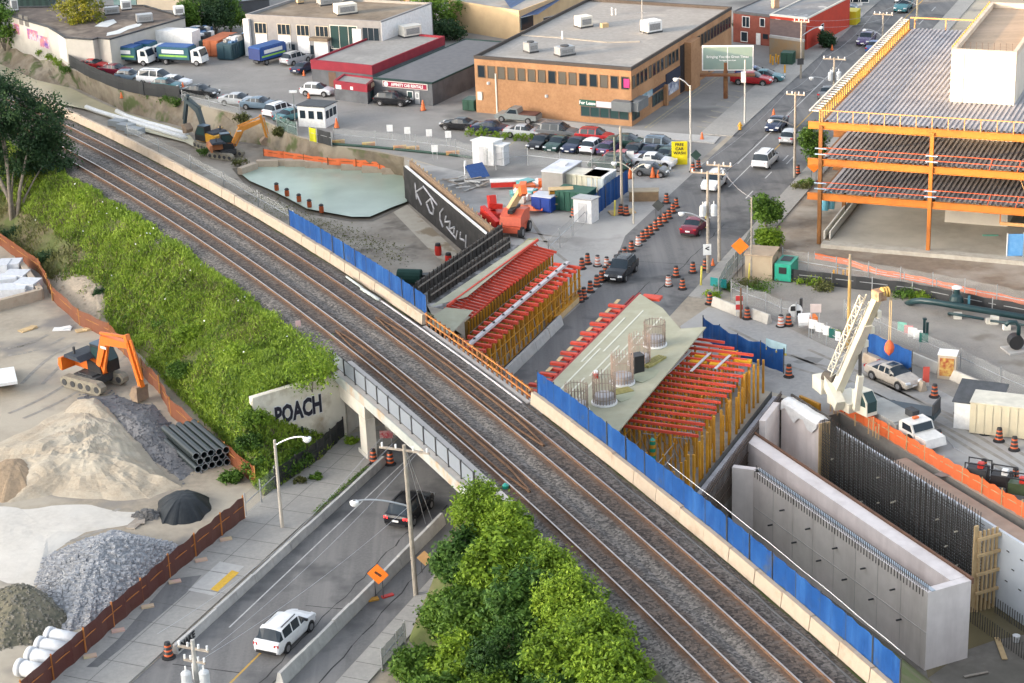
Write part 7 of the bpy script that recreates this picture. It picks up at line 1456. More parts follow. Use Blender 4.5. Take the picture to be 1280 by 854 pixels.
screen('screen_fence','black screen fence beside the sidewalk below the graffiti wall',px3([(345,613),(371,595),(398,577),(414,562),(430,547)]),1.6,bscr,pm_=dsteel)
screen('net_fence','translucent orange net fence at the foot of the green slope',px3([(-10,300),(20,322),(50,343),(60,362),(66,376),(100,407),(138,425),(155,443),(178,470),(200,492),(214,520),(250,551),(283,577),(320,608)]),1.5,onet,pm_=pm('net_post',(.4,.2,.06)))
screen('screen_fence','black screen fence behind the parked cars on the canal bank',px3([(85,82),(112,97),(148,112),(180,119),(225,124)]),1.7,bscr,pm_=dsteel)
screen('mesh_fence','thin mesh fence with weeds right of the black screened fence',px3([(228,126),(262,134),(300,143)]),1.3,chain)
screen('screen_fence','short dark screen fence with a yellow panel by the white kiosk',px3([(346,158),(360,166),(372,170)]),1.6,gscr);screen('screen_fence','yellow panel of the fence in front of the white kiosk',px3([(387,176),(396.5,178)]),1.6,pm('panel_yellow',(.6,.58,.03)));screen('screen_fence','black panel of the fence right of the yellow one by the kiosk',px3([(397,178),(415,183)]),1.6,bscr)
mb=MB();mb.tube([at(x,y,G+.15)for x,y in ((415,180),(430,181),(470,184),(510,188),(560,193),(598,198))],.16,6);tag(mb.build('filter_sock',paint('sock_green',(.02,.06,.045),.7)),'dark green filter sock along the edge of the rental lot','tube')
for i,(x,y)in enumerate(((423,180),(461,183),(500,187),(516,188),(566,194))):P=at(x,y);mb=MB();mb.box(P.x,P.y,G+.1,1.5,.6,.35,.1);tag(mb.build('sand_bag',pm('bag_yellow',(.55,.42,.15),(.5,.2,.1),1.)),'%s yellowish sand bag from the left along the dark green tube'%ORD[i],'sand bag','sand bags along the tube')
screen('mesh_fence','thin chain-link fence along the edge of the rental lot',px3([(418,180),(470,185),(520,190),(570,196),(610,208)]),1.9,chain)
screen('mesh_fence','chain-link fence with white notices beside the plaza',px3([(686,325),(700,310),(716,295),(734,277)]),1.9,chain)
screen('mesh_fence','chain-link site fence between the parked cars and the materials',px3([(620,213),(660,207),(700,212),(740,216),(770,218)]),1.9,chain)
screen('mesh_fence','chain-link fence along the beige blocks in front of the canal',[UO(u,4.2,-1.0)for u in (-75,-67,-59,-51,-43,-35)],1.8,chain,z=-1.2)
blue_fence('blue_fence','bright blue tarp fence around the site cabin near the tall pole',px3([(739,279),(748,268),(757,260),(768,252),(777,246),(785,240)]),G+.05,2.4)
screen('screen_fence','black silt screen at the foot of the orange building plot',px3([(985,352),(1040,358),(1090,364),(1140,370),(1190,380),(1240,390),(1300,401)]),1.2,bscr)
screen('mesh_fence','long chain-link fence in front of the orange steel building',px3([(978,341),(1010,347),(1045,353),(1085,359),(1125,366),(1165,373),(1205,381),(1245,389),(1300,400)]),2.3,chain)
screen('net_fence','sagging salmon-coloured net along the front of the steel building',px3([(1018,326),(1060,334),(1095,346),(1130,352),(1170,360),(1220,372),(1300,388)],G+.3),.55,bpy.data.materials['orange_mesh'],z=G+.5)
screen('mesh_fence','green-grey mesh fence between the sidewalk and the gravel yard',px3([(898,372),(908,352),(918,340),(928,325),(940,306)]),1.7,gscr)
screen('mesh_fence','low chain-link fence behind the white barriers at the yard entrance',px3([(914,375),(934,383),(957,391),(976,400),(995,404)]),1.8,chain)
gt_=screen('mesh_gate','steel gate with white notices left of the crane',px3([(1011,422),(1033,432),(1053,443)]),1.9,chain)
for i,(f,w_)in enumerate(((.1,.5),(.3,.5),(.5,.4),(.68,.4),(.85,.3))):P=at(1012,422).lerp(at(1053,442),f);part('notice',white if i!=3 else paint('sign_dgreen',(.02,.12,.1)),gt_,'box',P.x,P.y-.1,G+.95,w_*1.5,.04,.8,-.6)
screen('mesh_fence','chain-link fence with notices running behind the white barriers to the right edge',px3([(1055,400),(1100,418),(1150,440),(1200,462),(1250,486),(1300,508)]),1.7,chain)
for i,(x,y)in enumerate(((1127,427),(1135,431),(1140,434),(1147,437),(1154,441))):P=at(x,y);plate('notice','%s notice from the left on the fence behind the blue panels'%ORD[i],x,y,.75,.8,.9,(paint('n_green',(.2,.5,.4)),pm('n_pink',(.6,.3,.3)),white,white,paint('n_dgreen',(.02,.12,.1)))[i],hh_+.4,False)
blue_fence('blue_fence','two blue tarp panels on blocks behind the beige car',[at(1084,450),at(1112,463),at(1139,476)],G+.75,1.7)
wb_=pm('white_barrier',(.55,.52,.46),(.48,.45,.4),1.5,.8,(.4,.36,.3),.5,(.55,.7))
def barrier_row(pts,lab,grp,m=jersey,L=3.2,h=.82,w_=.58):row_blocks('jersey_barrier','concrete barrier',m,pts,L,h,w_,.2,lab,grp,G+.016)
barrier_row([at(892,382),at(927,396)],'%s white concrete barrier beside the no-entry board','white barriers at the yard entrance',wb_);barrier_row([at(940,397),at(962,405)],'%s short white concrete barrier right of the no-entry board','short white barrier at the yard entrance',wb_)
barrier_row([at(1080,452),at(1107,465),at(1131,477),at(1155,490)],'%s beige barrier from the left behind the beige car','barriers behind the beige car',concb);barrier_row([at(1098,432),at(1130,448)],'%s beige barrier behind the blue panels','barrier behind the blue panels',concb);barrier_row([at(1138,452),at(1174,467)],'%s white barrier left of the tan kiosk','barrier left of the tan kiosk',wb_);barrier_row([at(1190,474),at(1231,492)],'%s white barrier right of the tan kiosk','barrier right of the tan kiosk',wb_);barrier_row([at(1247,499),at(1290,520)],'%s white barrier behind the white shed','barrier behind the white shed',wb_)
P0,P1=at(350,858),at(553,655);n_=10;barrier_row([P0.lerp(P1,k/n_)for k in range(n_+1)],'%s barrier from the bottom of the picture along the right side of the near road','barriers right of the near road')
P0,P1=at(219,818),at(480,580);n_=12;lb_=[P0.lerp(P1,k/n_)for k in range(n_+1)];barrier_row(lb_,'%s barrier from the near end along the left side of the near road','barriers left of the near road',h=.6,w_=.42)
a,b=lb_[0],lb_[1];d=(b-a).normalized();q=V(d.y,-d.x);c=a.lerp(b,.45)+q*.2;gf=text_mesh('graffiti_tag','SNAKE',.62,facing((c.x,c.y,G+.36),math.atan2(q.x,q.y)),black,None,.004,.03);tag(gf,'black spray-painted tag on the end of the left barrier','graffiti')
pg=paint('pipe_green',(.012,.04,.045),.4);t=thing('pipeline','dark green pipeline with a big valve across the gravel yard','pipeline',at(1200,390));mb=MB();mb.tube([at(1133,381,G-.2),at(1141,377,G+.5),at(1152,376,G+.9),at(1170,378,G+.9),at(1300,400,G+.9)],.28,12);mb.build('pipe',pg,t,True)
P=at(1195,389);mb=MB();mb.lathe(P.x,P.y,[(.5,G+.5),(.62,G+.9),(.5,G+1.4),(.25,G+1.6),(.25,G+2.1)],14);mb.build('valve',pg,t);mb=MB();mb.lathe(P.x,P.y,[(.45,G+2.1),(.45,G+2.2),(.1,G+2.3)],10);mb.build('hand_wheel',white,t);mb=MB();mb.tube([P+V(.9,-.25,.9),P+V(1.1,-.3,.9)],.55,14);mb.build('flange',paint('flange_blue',(.03,.12,.16)),t)
mb=MB();mb.tube([at(1186,393,G),at(1186,392,G+.8),at(1195,393,G+.8),at(1230,399,G+.8)],.12,8);mb.build('bypass_pipe',pg,t,True)
for x,y in ((1243,405),(1197,398)):P=at(x,y);part('support',offw,t,'box',P.x,P.y,G,.7,.5,.7 if x>1200 else .5,-.2)
t=thing('pipeline','thin green pipe on small white blocks right of the big valve','pipeline',at(1260,400));mb=MB();mb.tube([at(1238,401,G+.5),at(1300,409,G+.5)],.11,8);mb.build('pipe',pg,t);[part('block',offw,t,'box',*at(x,y).xy,G,.6,.5,.4,0)for x,y in ((1237,404),(1258,412))]
t=thing('valve_stand','pair of dark green upright valves in the gravel','valve',at(1155,420));[part('stem',pg,t,'beam',at(x,y),at(x,y)+V(0,0,hh),.2,.2)for x,y,hh in ((1155,421,1.5),(1159,417,1.))];part('cap',pg,t,'box',*at(1155,421).xy,G+1.5,.3,.3,.15,0)
t=thing('pump_set','dark pump with a curved pipe on a concrete pad at the right edge','pump',at(1272,437));P=at(1272,438);part('pad',conc,t,'box',P.x,P.y,G,2.2,1.8,.15,.2);mb=MB();mb.tube([P+V(-.2,-.4,.8),P+V(-.2,.5,.8)],.6,14);mb.build('housing',black,t);mb=MB();mb.tube([P+V(0,0,1.3),P+V(0,0,2.1),P+V(-.3,0,2.5),P+V(-.8,0,2.5),P+V(-1.1,0,2.2)],.17,8);mb.build('elbow_pipe',pg,t,True)
for i,(x,y)in enumerate(((1042,352),(1046,346),(1054,352),(1059,349),(1062,353))):P=at(x,y);mb=MB();mb.cyl(P.x,P.y,G,G+1.1,.1,n=8);tag(mb.build('bollard',yellowp),'%s yellow bollard from the left in front of the steel building'%ORD[i],'bollard','yellow bollards before the steel building')
for i,(x,y)in enumerate(((963,79),(966,81),(970,78),(973,80),(981,92),(991,80))):P=at(x,y);mb=MB();mb.cyl(P.x,P.y,G,G+1.1,.12,n=8);tag(mb.build('bollard',yellowp),'%s yellow bollard from the left by the red house lot'%ORD[i],'bollard','yellow bollards by the red house')
for i,(x,y,h_)in enumerate(((876,358,1.9),(936,350,2.),(882,285,1.8),(768,270,1.6))):P=at(x,y);mb=MB();mb.tube([P,P+V(.1,.1,h_)],.09,8);tag(mb.build('guard_post',pm('pale_yellow',(.7,.6,.12))),('pale yellow guy guard leaning at the road edge','thin yellow post beside the beige hut','yellow guard left of the transformer pole road','yellow slanted guard below the blue site fence')[i],'post')
t=thing('hydrant','small yellow hydrant on the far sidewalk','hydrant',at(925,162,G+.12));mb=MB();P=at(925,162,G+.12);mb.lathe(P.x,P.y,[(.2,P.z),(.16,P.z+.6),(.2,P.z+.65),(.05,P.z+.9)],10);mb.build('barrel',yellowp,t);part('nozzle',yellowp,t,'box',P.x,P.y,P.z+.4,.55,.15,.15,0)
t=thing('wall_planter','brown boxed timber planter at the far end of the blue site fence','planter',at(805,250),-.1);lpart(t,'box',pm('planter_brown',(.25,.17,.1),(.2,.14,.085),2.),(0,0,0,3.,1.2,1.));lpart(t,'rim',pm('planter_rim',(.35,.3,.22)),(0,0,1.01,3.1,1.3,.1))
for i,(x,y)in enumerate(((1222,603),(1252,612),(1274,622))):
 P=at(x,y);t=thing('equipment_cart','%s dark equipment cart from the left behind the orange fence'%ORD[i],'cart',P,-.5);lpart(t,'engine',(dsteel,black,paint('cart_green',(.05,.08,.04)))[i],(0,0,.4,1.4,1.,.8));lpart(t,'frame',black,(-.8,-.5,.3,.07,.07,1.3),(.8,-.5,.3,.07,.07,1.3),(0,-.5,1.55,1.67,.07,.07),(-.8,.5,.3,.07,.07,1.3),(.8,.5,.3,.07,.07,1.3),(0,.5,1.55,1.67,.07,.07));lpart(t,'canister',white if i==1 else redp,(.2,-.1,1.21,.4,.4,.4));[lwheel(t,sx,0,.3,.18)for sx in (-.75,.75)]
t=thing('blue_board','blue sheeted frame at the right end of the floor slab','board',at(1268,325));part('sheet',pm('light_blue',(.1,.3,.6),(.15,.36,.65),2.),t,'box',*at(1268,325).xy,G+.4,1.4,.12,2.1,-.1);[part('post',white,t,'box',at(1268,325).x+s_,at(1268,325).y,G,.1,.1,2.6,0)for s_ in (-.75,.75)]
for i,(x,y)in enumerate(((1030,268),(1038,266))):P=at(x,y);mb=MB();mb.tube([P+V(0,0,.4),P+V(.2,.4,2.2)],.4,10);tag(mb.build('gas_cylinder',paint('cyl_teal',(.1,.35,.45))),('left','right')[i]+' teal gas cylinder bundle beside the left columns','cylinder')
t=thing('timber_plank','teal-green plank lying on the ground floor slab','plank',at(1238,294,G+.13));part('board',paint('plank_teal',(.1,.4,.3)),t,'beam',at(1228,294,G+.18),at(1248,294,G+.18),.3,.06)
from mathutils.noise import noise as fnz
gvb=pm('rock',(.42,.42,.425),(.22,.23,.25),6.,.95);
def mound(name,lab,cat,outline,apex,h,m,z=G,p=1.3,amp=.12,rocks=0,rsz=.2,rm=None,seed=1,nr=26,na=72):
 rr=random.Random(seed);O=[at(x,y,z)for x,y in outline];C_=at(*apex,z);n=len(O);mb=MB()
 def out(a):
  k=a*n;i=int(k)%n;f=k-int(k);f=f*f*(3-2*f);return O[i].lerp(O[(i+1)%n],f)
 def H(r,a):
  q=max(0,1-r);P=C_.lerp(out(a%1),r*(1+.1*fnz(V(math.cos(a*6.283)*3,math.sin(a*6.283)*3,seed))));hz=h*(1-r**(p+.35))if r<1 else 0
  return Vector((P.x,P.y,z-.03+hz+amp*q**.5*2.2*(fnz(V(P.x*.33,P.y*.33,seed))+.45*fnz(V(P.x,P.y,seed))+.22*fnz(V(P.x*3,P.y*3,seed)))))
 rows=[[H(r/nr,a/na)for a in range(na)]for r in range(nr+1)]
 for r in range(nr):
  for a in range(na):mb.face(rows[r][a],rows[r+1][a],rows[r+1][(a+1)%na],rows[r][(a+1)%na])
 mb.m=1
 for k in range(rocks):
  P=H(math.sqrt(rr.random())*1.04,rr.random());s_=rsz*(.5+rr.random());b=len(mb.v);V8=[(P.x+rr.uniform(.5,1)*s_*a,P.y+rr.uniform(.5,1)*s_*b_,P.z+rr.uniform(.4,.9)*s_*c)for a,b_,c in ((-1,-1,-1),(1,-1,-1),(1,1,-1),(-1,1,-1),(-.7,-.7,1),(.7,-.7,1),(.7,.7,1),(-.7,.7,1))]
  mb.add(V8,[(4,5,6,7),(0,1,5,4),(1,2,6,5),(2,3,7,6),(3,0,4,7)])
 return tag(mb.build(name,[m,rm or m],None,rocks==0),lab,cat)
mound('sand_pile','wide tan sand pile in the middle of the near yard','sand pile',[(-40,600),(-20,560),(50,528),(105,500),(150,520),(180,555),(205,590),(222,608),(190,625),(130,625),(60,622),(10,628)],(112,586),1.55,sandm,p=1.15,amp=.28,seed=2,nr=40,na=110)
mound('sand_pile','low tan sand ridge between the excavator and the pipes','sand pile',[(75,518),(95,500),(120,497),(150,520),(165,545),(140,550),(105,535)],(118,518),1.,sandm,p=1.2,amp=.1,seed=3)
mound('sand_pile','smaller orange-brown sand cone at the left edge','sand pile',[(-35,600),(0,578),(35,577),(60,592),(62,608),(40,622),(0,628),(-35,622)],(22,596),1.3,pm('brown_sand',(.33,.245,.165),(.27,.2,.13),5.,.98,bump=.3),seed=4)
mound('gravel_ridge','dark grey gravel slope between the sand and the black pipes','gravel pile',[(95,498),(140,492),(190,505),(215,530),(235,570),(250,590),(225,600),(195,580),(160,545),(125,515)],(175,540),.7,pm('dark_gravel',(.17,.17,.18),(.11,.112,.12),5.,.95,bump=.4),seed=5,rocks=500,rsz=.1)
mound('gravel_pile','pale blue-grey crushed stone pile against the red-brown fence','gravel pile',[(48,730),(60,700),(100,680),(150,668),(205,680),(222,690),(190,735),(140,770),(110,782),(85,790),(60,765)],(130,712),2.,pm('crushed_stone',(.36,.37,.38),(.2,.21,.225),5.,.95,bump=.5),rocks=3800,rsz=.17,rm=gvb,seed=6,p=1.2)
mound('soil_pile','dark mossy soil pile at the left bottom corner','soil pile',[(-30,790),(-25,755),(10,742),(50,745),(80,762),(92,775),(70,792),(40,806),(0,812)],(30,768),1.9,pm('dark_soil',(.15,.14,.1),(.085,.085,.065),4.,.98,(.2,.18,.13),.6,bump=.5),rocks=900,rsz=.1,rm=pm('soil_stone',(.24,.22,.18),(.1,.1,.08),4.),seed=7)
mound('covered_heap','black tarp-covered heap beside the sand pile','heap',[(196,640),(200,625),(215,617),(240,614),(262,622),(265,638),(250,652),(222,657),(204,655)],(230,634),1.0,pm('black_tarp',(.016,.02,.024),(.011,.014,.017),3.,.5,bump=.25),seed=8,p=1.8,amp=.05)
mound('rubble_pile','small dark rubble strip left of the black covered heap','rubble',[(165,645),(180,638),(198,642),(196,650),(175,652)],(183,645),.4,pm('rubble',(.16,.155,.15)),rocks=120,rsz=.16,seed=9)
mound('dirt_mound','grey-tan dirt mound between the net fence and the slope, by the excavator','dirt mound',[(60,372),(62,345),(90,336),(130,345),(165,352),(178,375),(172,405),(150,424),(125,415),(95,400)],(120,372),1.8,pm('mound_dirt',(.33,.28,.22),(.26,.22,.17),3.,.98,bump=.4),rocks=150,rsz=.12,seed=10)
mound('dust_patch','pale dusty spoil spread over the left of the yard','spoil',[(-60,700),(-60,640),(20,632),(110,628),(190,640),(170,655),(110,665),(60,700),(45,735),(10,738)],(60,668),.22,palesand,amp=.04,seed=11,p=1.6)
pm_w=paint('concrete_pipe',(.6,.62,.64),.7)
for i,(x,y)in enumerate(((37,834),(50,819),(62,806),(74,794))):
 a=at(x-14,y,G+.5);b=at(x+26,y+8,G+.5);t=thing('concrete_pipe','%s white concrete pipe from the front lying behind the red-brown fence'%ORD[i],'pipe',at(x,y),0,'white concrete pipes');mb=MB();mb.tube([a,b],.5,18);mb.build('barrel',pm_w,t,True);mb=MB();mb.tube([a,a+(b-a).normalized()*.35],.56,18);mb.build('collar',pm_w,t,True)
bpm=paint('hdpe_black',(.02,.028,.03),.35)
pa,pb_=at(226,551),at(266,586);d=(pb_-pa).normalized();q=V(-d.y,d.x);q=q if q.x>0 else -q;r_=.28;k_=0
for row,cnt in ((0,5),(1,5),(2,5)):
 for j in range(cnt):
  o=(pa+q*(r_*2.02*(j-2)+(r_ if row%2 else 0))+V(0,0,r_+row*r_*1.75));L_=(pb_-pa).length;t=thing('plastic_pipe','%s black plastic pipe from the left in the %s layer of the pipe stack'%(ORD[j],('bottom','middle','top')[row]),'pipe',o,0,'black plastic pipes');e=d*rnd.uniform(-.15,.15)
  mb=MB();mb.tube([o+e,o+e+d*L_],r_,14,caps=False);mb.tube([o+e,o+e+d*L_],r_*.86,14,caps=False);mb.build('pipe_wall',bpm,t,True)
  mb=MB();mb.lathe(0,0,[],3)if False else None
  for c in (o+e,o+e+d*L_):
   mb=MB();A=[c+(q*math.cos(a)+V(0,0,1)*math.sin(a))*r_ for a in np.linspace(0,6.283,17)];B_=[c+(q*math.cos(a)+V(0,0,1)*math.sin(a))*r_*.84 for a in np.linspace(0,6.283,17)]
   for i in range(16):mb.face(A[i],A[i+1],B_[i+1],B_[i])
   mb.build('pipe_rim',paint('rim_grey',(.4,.43,.45)),t)
for i in range(4):P=at(-2,474,G+.1+.3*i);t=thing('wrapped_stack','%s white wrapped layer from the bottom of the stack at the left edge'%ORD[i],'stack',P,0,'white wrapped layers');part('bundle',white,t,'box',P.x+.1*(i%2),P.y,P.z,2.6,3.4,.25,.3);part('spacer',wood,t,'box',P.x,P.y,P.z-.05,2.4,.3,.05,.3)
t=thing('concrete_bin','beige concrete block bin filled with white bags by the net fence','bin',at(25,370));A=px3([(-15,392),(52,374),(28,340),(-15,322)])
for a,b in ((0,1),(1,2)):part('bin_wall',concb,t,'wall',A[a],A[b],G,G+1.,.5)
rr=random.Random(3)
for k,(x,y)in enumerate(((5,372),(20,372),(36,366),(8,358),(22,354),(0,344),(14,342))):P=at(x,y);mb=MB();mb.box(P.x,P.y,G+.1,2.1,1.9,.9+rr.random()*.3,rr.uniform(-.3,.3));tag(mb.build('bulk_bag',paint('bag_white',(.6,.62,.66),.7)),'%s white bulk bag from the front inside the beige block bin'%ORD[k],'bag','white bags in the block bin')
for i,(x,y)in enumerate(((78,412),(106,413),(35,412),(170,655))):P=at(x,y);mb=MB();mb.box(P.x,P.y,G+.01,1.6,.8,.08,.4*i);mb.box(P.x+.3,P.y+.2,G+.09,.9,.6,.05,.4*i+.5);tag(mb.build('loose_board',(white,lumber,lumber,wood)[i]),('pale board lying left of the excavator','tan board on the ground behind the excavator','small board near the bulk bags','dark board beside the covered heap')[i],'board')
NR=np.random.default_rng(5)
def quads(name,C,nrm,sz,asp,mat,parent=None,kind=None,upr=0):
 n=len(C);a=NR.normal(size=(n,3))*(.4 if upr else 1)+np.array((0,0,upr));a-=(a*nrm).sum(1)[:,None]*nrm;a/=np.linalg.norm(a,axis=1)[:,None]+1e-9;b=np.cross(nrm,a)
 a*=(sz*.5)[:,None];b*=(sz*.5*asp)[:,None]
 V=np.stack([C-a,C+b*.9,C+a,C-b*.9],1).reshape(-1,3)
 if parent is not None:V=V-np.array(POS[parent][0])
 me=bpy.data.meshes.new(name);me.vertices.add(4*n);me.vertices.foreach_set('co',V.ravel());me.loops.add(4*n);me.loops.foreach_set('vertex_index',np.arange(4*n))
 me.polygons.add(n);me.polygons.foreach_set('loop_start',np.arange(0,4*n,4));me.polygons.foreach_set('loop_total',np.full(n,4));me.materials.append(mat);me.update(calc_edges=True);me.validate()
 o=bpy.data.objects.new(name,me);COL.objects.link(o)
 if parent is not None:o.parent=parent;POS[o]=POS[parent]
 if kind:o['kind']=kind
 return o
def unit(v):return v/(np.linalg.norm(v,axis=1)[:,None]+1e-9)
def leaves(blobs,nclump,per,lsz,cl=.5,hollow=.55):
 Cs,Ns=[],[];w_=np.array([b[3]*b[4]*b[5]for b in blobs])**.7;w_/=w_.sum()
 for i in NR.choice(len(blobs),nclump,p=w_):
  x,y,z,rx,ry,rz=blobs[i];d=unit(NR.normal(size=(1,3)))[0];r=hollow+(1-hollow)*NR.random()**.6;c=np.array((x,y,z))+d*r*np.array((rx,ry,rz))*(1+.18*NR.normal())
  k=int(per*(.5+NR.random()));s_=cl*(.6+.8*NR.random());Cs.append(c+NR.normal(size=(k,3))*s_*np.array((.55,.55,.5)));Ns.append(unit(NR.normal(size=(k,3))+d*.7+np.array((0,0,.8))))
 C=np.concatenate(Cs);N=np.concatenate(Ns);return C,N,lsz*(.6+.8*NR.random(len(C)))
GR={'deep':[(.016,.046,.012),(.055,.125,.022),(.13,.23,.04)],'lawn':[(.07,.12,.018),(.2,.3,.03),(.34,.43,.06)],'bright':[(.045,.095,.012),(.16,.26,.02),(.31,.42,.04)],'mid':[(.024,.06,.012),(.08,.16,.02),(.18,.29,.038)],'dark':[(.012,.03,.014),(.03,.07,.028),(.08,.14,.04)],'gold':[(.05,.08,.01),(.2,.21,.02),(.4,.33,.03)],'olive':[(.045,.055,.02),(.12,.13,.04),(.22,.2,.075)]}
LM={k:leafm('leaf_'+k,v)for k,v in GR.items()};bark=pm('bark',(.26,.22,.18),(.16,.135,.11),3.,.95,bump=.3)
def tree(name,lab,cat,P,h,crown,col,per=40,ncl=220,lsz=.22,trunks=1,cl=.55,group=None,lean=0.,r0=.16):
 """crown: blobs relative to P as (x,y,z,rx,ry,rz)"""
 P=Vector(P);t=thing(name,lab,cat,P,0,group);B_=[(P.x+b[0],P.y+b[1],P.z+b[2],b[3],b[4],b[5])for b in crown]
 C,N,s_=leaves(B_,ncl,per,lsz,cl);quads('crown',C,N,s_,.6,LM[col],t)
 mb=MB()
 for k in range(trunks):
  o=V(.35*k-.17*(trunks-1),.12*k);
  for i,b in enumerate(B_ if len(B_)<7 else B_[k::trunks]):
   e=Vector(b[:3]);m=(P+o).lerp(e,.5)+V(rnd.uniform(-.3,.3),rnd.uniform(-.3,.3),.1*h);mb.tube([P+o-V(0,0,.2),(P+o).lerp(m,.5)+V(0,0,.05*h),m,e+V(0,0,b[5]*.4)],r0 if i==0 else r0*.6,7,r0*.18)
 mb.build('trunk',bark,t,True);return t
def bush(lab,P,r,h,col,n=60,per=32,lsz=.2,group=None,name='bush'):
 return tree(name,lab,'bush',P,h,[(0,0,h*.5,r,r,h*.5),(r*.4,-.2*r,h*.65,r*.6,r*.6,h*.4),(-r*.45,.1,h*.4,r*.6,r*.5,h*.4)],col,per,n,lsz,cl=.35*r,group=group,r0=.05)
P=at(20,288,-5.6);Q=[(-.5,2.,12.5,3.6,3.6,3.),(3,2.5,10.5,3.2,3.2,2.8),(-4,1,11,3.4,3.,3.),(1,3,8,3.4,3.4,2.6),(4.2,3.2,6.8,2.3,2.4,2.4),(-3.5,4,7,3.,3.,3.),(1.5,5,4.4,3.,2.4,2.4),(-1,1.5,14.5,2.2,2.2,1.6)]
tree('deciduous_tree','tall dark green tree with bare pale lower limbs at the left edge beside the tracks','tree',P,13,Q,'dark',70,560,.3,3,.75,r0=.26)
rr=random.Random(21)
for i,(px,py,r,h,col,lab)in enumerate(((604,648,1.5,3.8,'bright','bright yellow-green tree touching the bridge end of the grove'),(636,668,1.5,3.2,'bright','light green bush beside the ballast near the number plate'),(580,704,1.4,3.3,'mid','mid green tree leaning over the sidewalk by the wooden pole'),(625,722,1.8,4.,'bright','yellow-green tree in the middle of the grove'),(680,712,1.5,3.0,'bright','pointed light green tree at the ballast edge of the grove'),(560,768,1.3,2.7,'mid','dark leafy bush low over the sidewalk, left of the grove'),(600,775,1.9,4.,'mid','dense green tree in the left centre of the grove'),(655,765,1.8,3.8,'mid','dense tree with darker gaps in the centre of the grove'),(710,755,1.6,3.2,'bright','rounded fresh green bush on the track side of the grove'),(742,795,1.6,3.0,'bright','fresh green bush near the lower right of the grove'),(522,828,1.1,2.,'mid','low bush at the lower left corner of the grove'),(582,838,1.7,3.5,'bright','big yellow-green tree at the bottom left of the grove'),(640,835,2.,4.,'mid','big mid green tree at the bottom centre of the grove'),(705,830,1.9,3.7,'bright','big light green tree at the bottom right of the grove'),(765,838,1.6,2.8,'bright','small bush at the lower right tip of the grove by the ballast'),(548,888,1.8,3.2,'mid','green tree cut off by the bottom edge left of the grove'),(610,900,2.4,4.,'bright','light green tree cut off by the bottom edge in the grove centre'),(700,895,2.2,3.8,'mid','mid green tree cut off by the bottom edge right of centre'),(785,885,1.6,2.6,'bright','bush cut off by the bottom edge near the ballast'))):
 zb=-4.4;P=at(px,py+22,zb);u=(P.xy-_ro).dot(_rd);o_=-7.4-max(0,(-7.4-((P.xy-_ro).dot(_rn)-_v(u)[0])));zb=max(G,-1.6+(o_+8.2)*.7);P=at(px,py+22,zb)
 bl=[(0,0,h*.62,r,r,h*.4),(r*.5,-.3,h*.5,r*.7,r*.7,h*.33),(-r*.5,.2,h*.45,r*.75,r*.7,h*.35),(.1,-.5*r,h*.35,r*.8,r*.7,h*.3),(.2,.2,h*.9,r*.5,r*.5,h*.2)]
 h*=.86;bl=[tuple(c*(.86 if k in (2,5)else 1)for k,c in enumerate(b))for b in bl];tree('leafy_tree',lab,'tree',P,h,bl,col if i%5!=2 else 'deep',50,250,.2+.035*(i%4),1,.36,'foreground grove')
def slope_pts(n,u0,u1,lo=0.,hi=1.):
 u=u0+(u1-u0)*NR.random(n);f=lo+(hi-lo)*NR.random(n);out=[]
 for a,b in zip(u,f):
  k2=max(0,min(1,(a+22)/16));pa_=[(-7.3,-.5),(-8.3,-.7),(-10,-2.1),(-12.5,-4.1),(-14.3,-5.4),(-15,-6)];pb2=[(-7.3,-.5),(-9.5,-.75),(-12,-.95),(-14,-1.4),(-15,-3.8),(-15.4,-6)]
  q=b*5;i=min(4,int(q));g_=q-i;o=z=0
  for w_,pr in ((1-k2,pa_),(k2,pb2)):o+=w_*(pr[i][0]+(pr[i+1][0]-pr[i][0])*g_);z+=w_*(pr[i][1]+(pr[i+1][1]-pr[i][1])*g_)
  p=UO(a,o,z);out.append((p.x,p.y,p.z+.25*math.sin(a*.9+o)*math.sin(a*.37),a,b))
 return np.array(out)
def grass(name,lab,n,u0,u1,lo,hi,col,hgt_,lsz,bare=None,cat='grass'):
 P=slope_pts(n,u0,u1,lo,hi);
 den=np.sin(P[:,0]*.55)*np.sin(P[:,1]*.43+1)+.5*np.sin(P[:,0]*1.3+P[:,1]*.9);P=P[den+.9*NR.random(len(P))>(bare if bare is not None else -.3)]
 hh=hgt_*(.35+.65*(.5+.5*np.sin(P[:,0]*1.1+2*np.sin(P[:,1]*.8))));k=5;C=np.repeat(P[:,:3],k,0);C+=NR.normal(size=C.shape)*np.array((.16,.16,0));C[:,2]+=np.repeat(hh,k)*NR.random(len(C));N=unit(NR.normal(size=C.shape)+np.array((0,-.5,.3)))
 o=quads(name,C,N,lsz*(.6+.8*NR.random(len(C))),.3,LM[col],upr=1.1);o['kind']='stuff';o['label']=lab;o['category']=cat;return o
grass('slope_grass','bright yellow-green grass along the upper edge of the slope beside the tracks',15000,-82,1,0,.55,'lawn',.75,.34,-.75)
grass('slope_weeds','dense green weeds covering the slope down to the bridge wall',14000,-46,1,.3,1.,'lawn',.75,.32,-.55);grass('slope_weeds','dark green undergrowth on the lower slope',2600,-48,.5,.4,1,'mid',.9,.3,.2)
grass('dry_grass','dull olive and dry growth in the middle of the slope',9000,-95,-8,.15,.95,'olive',.95,.32,.15)
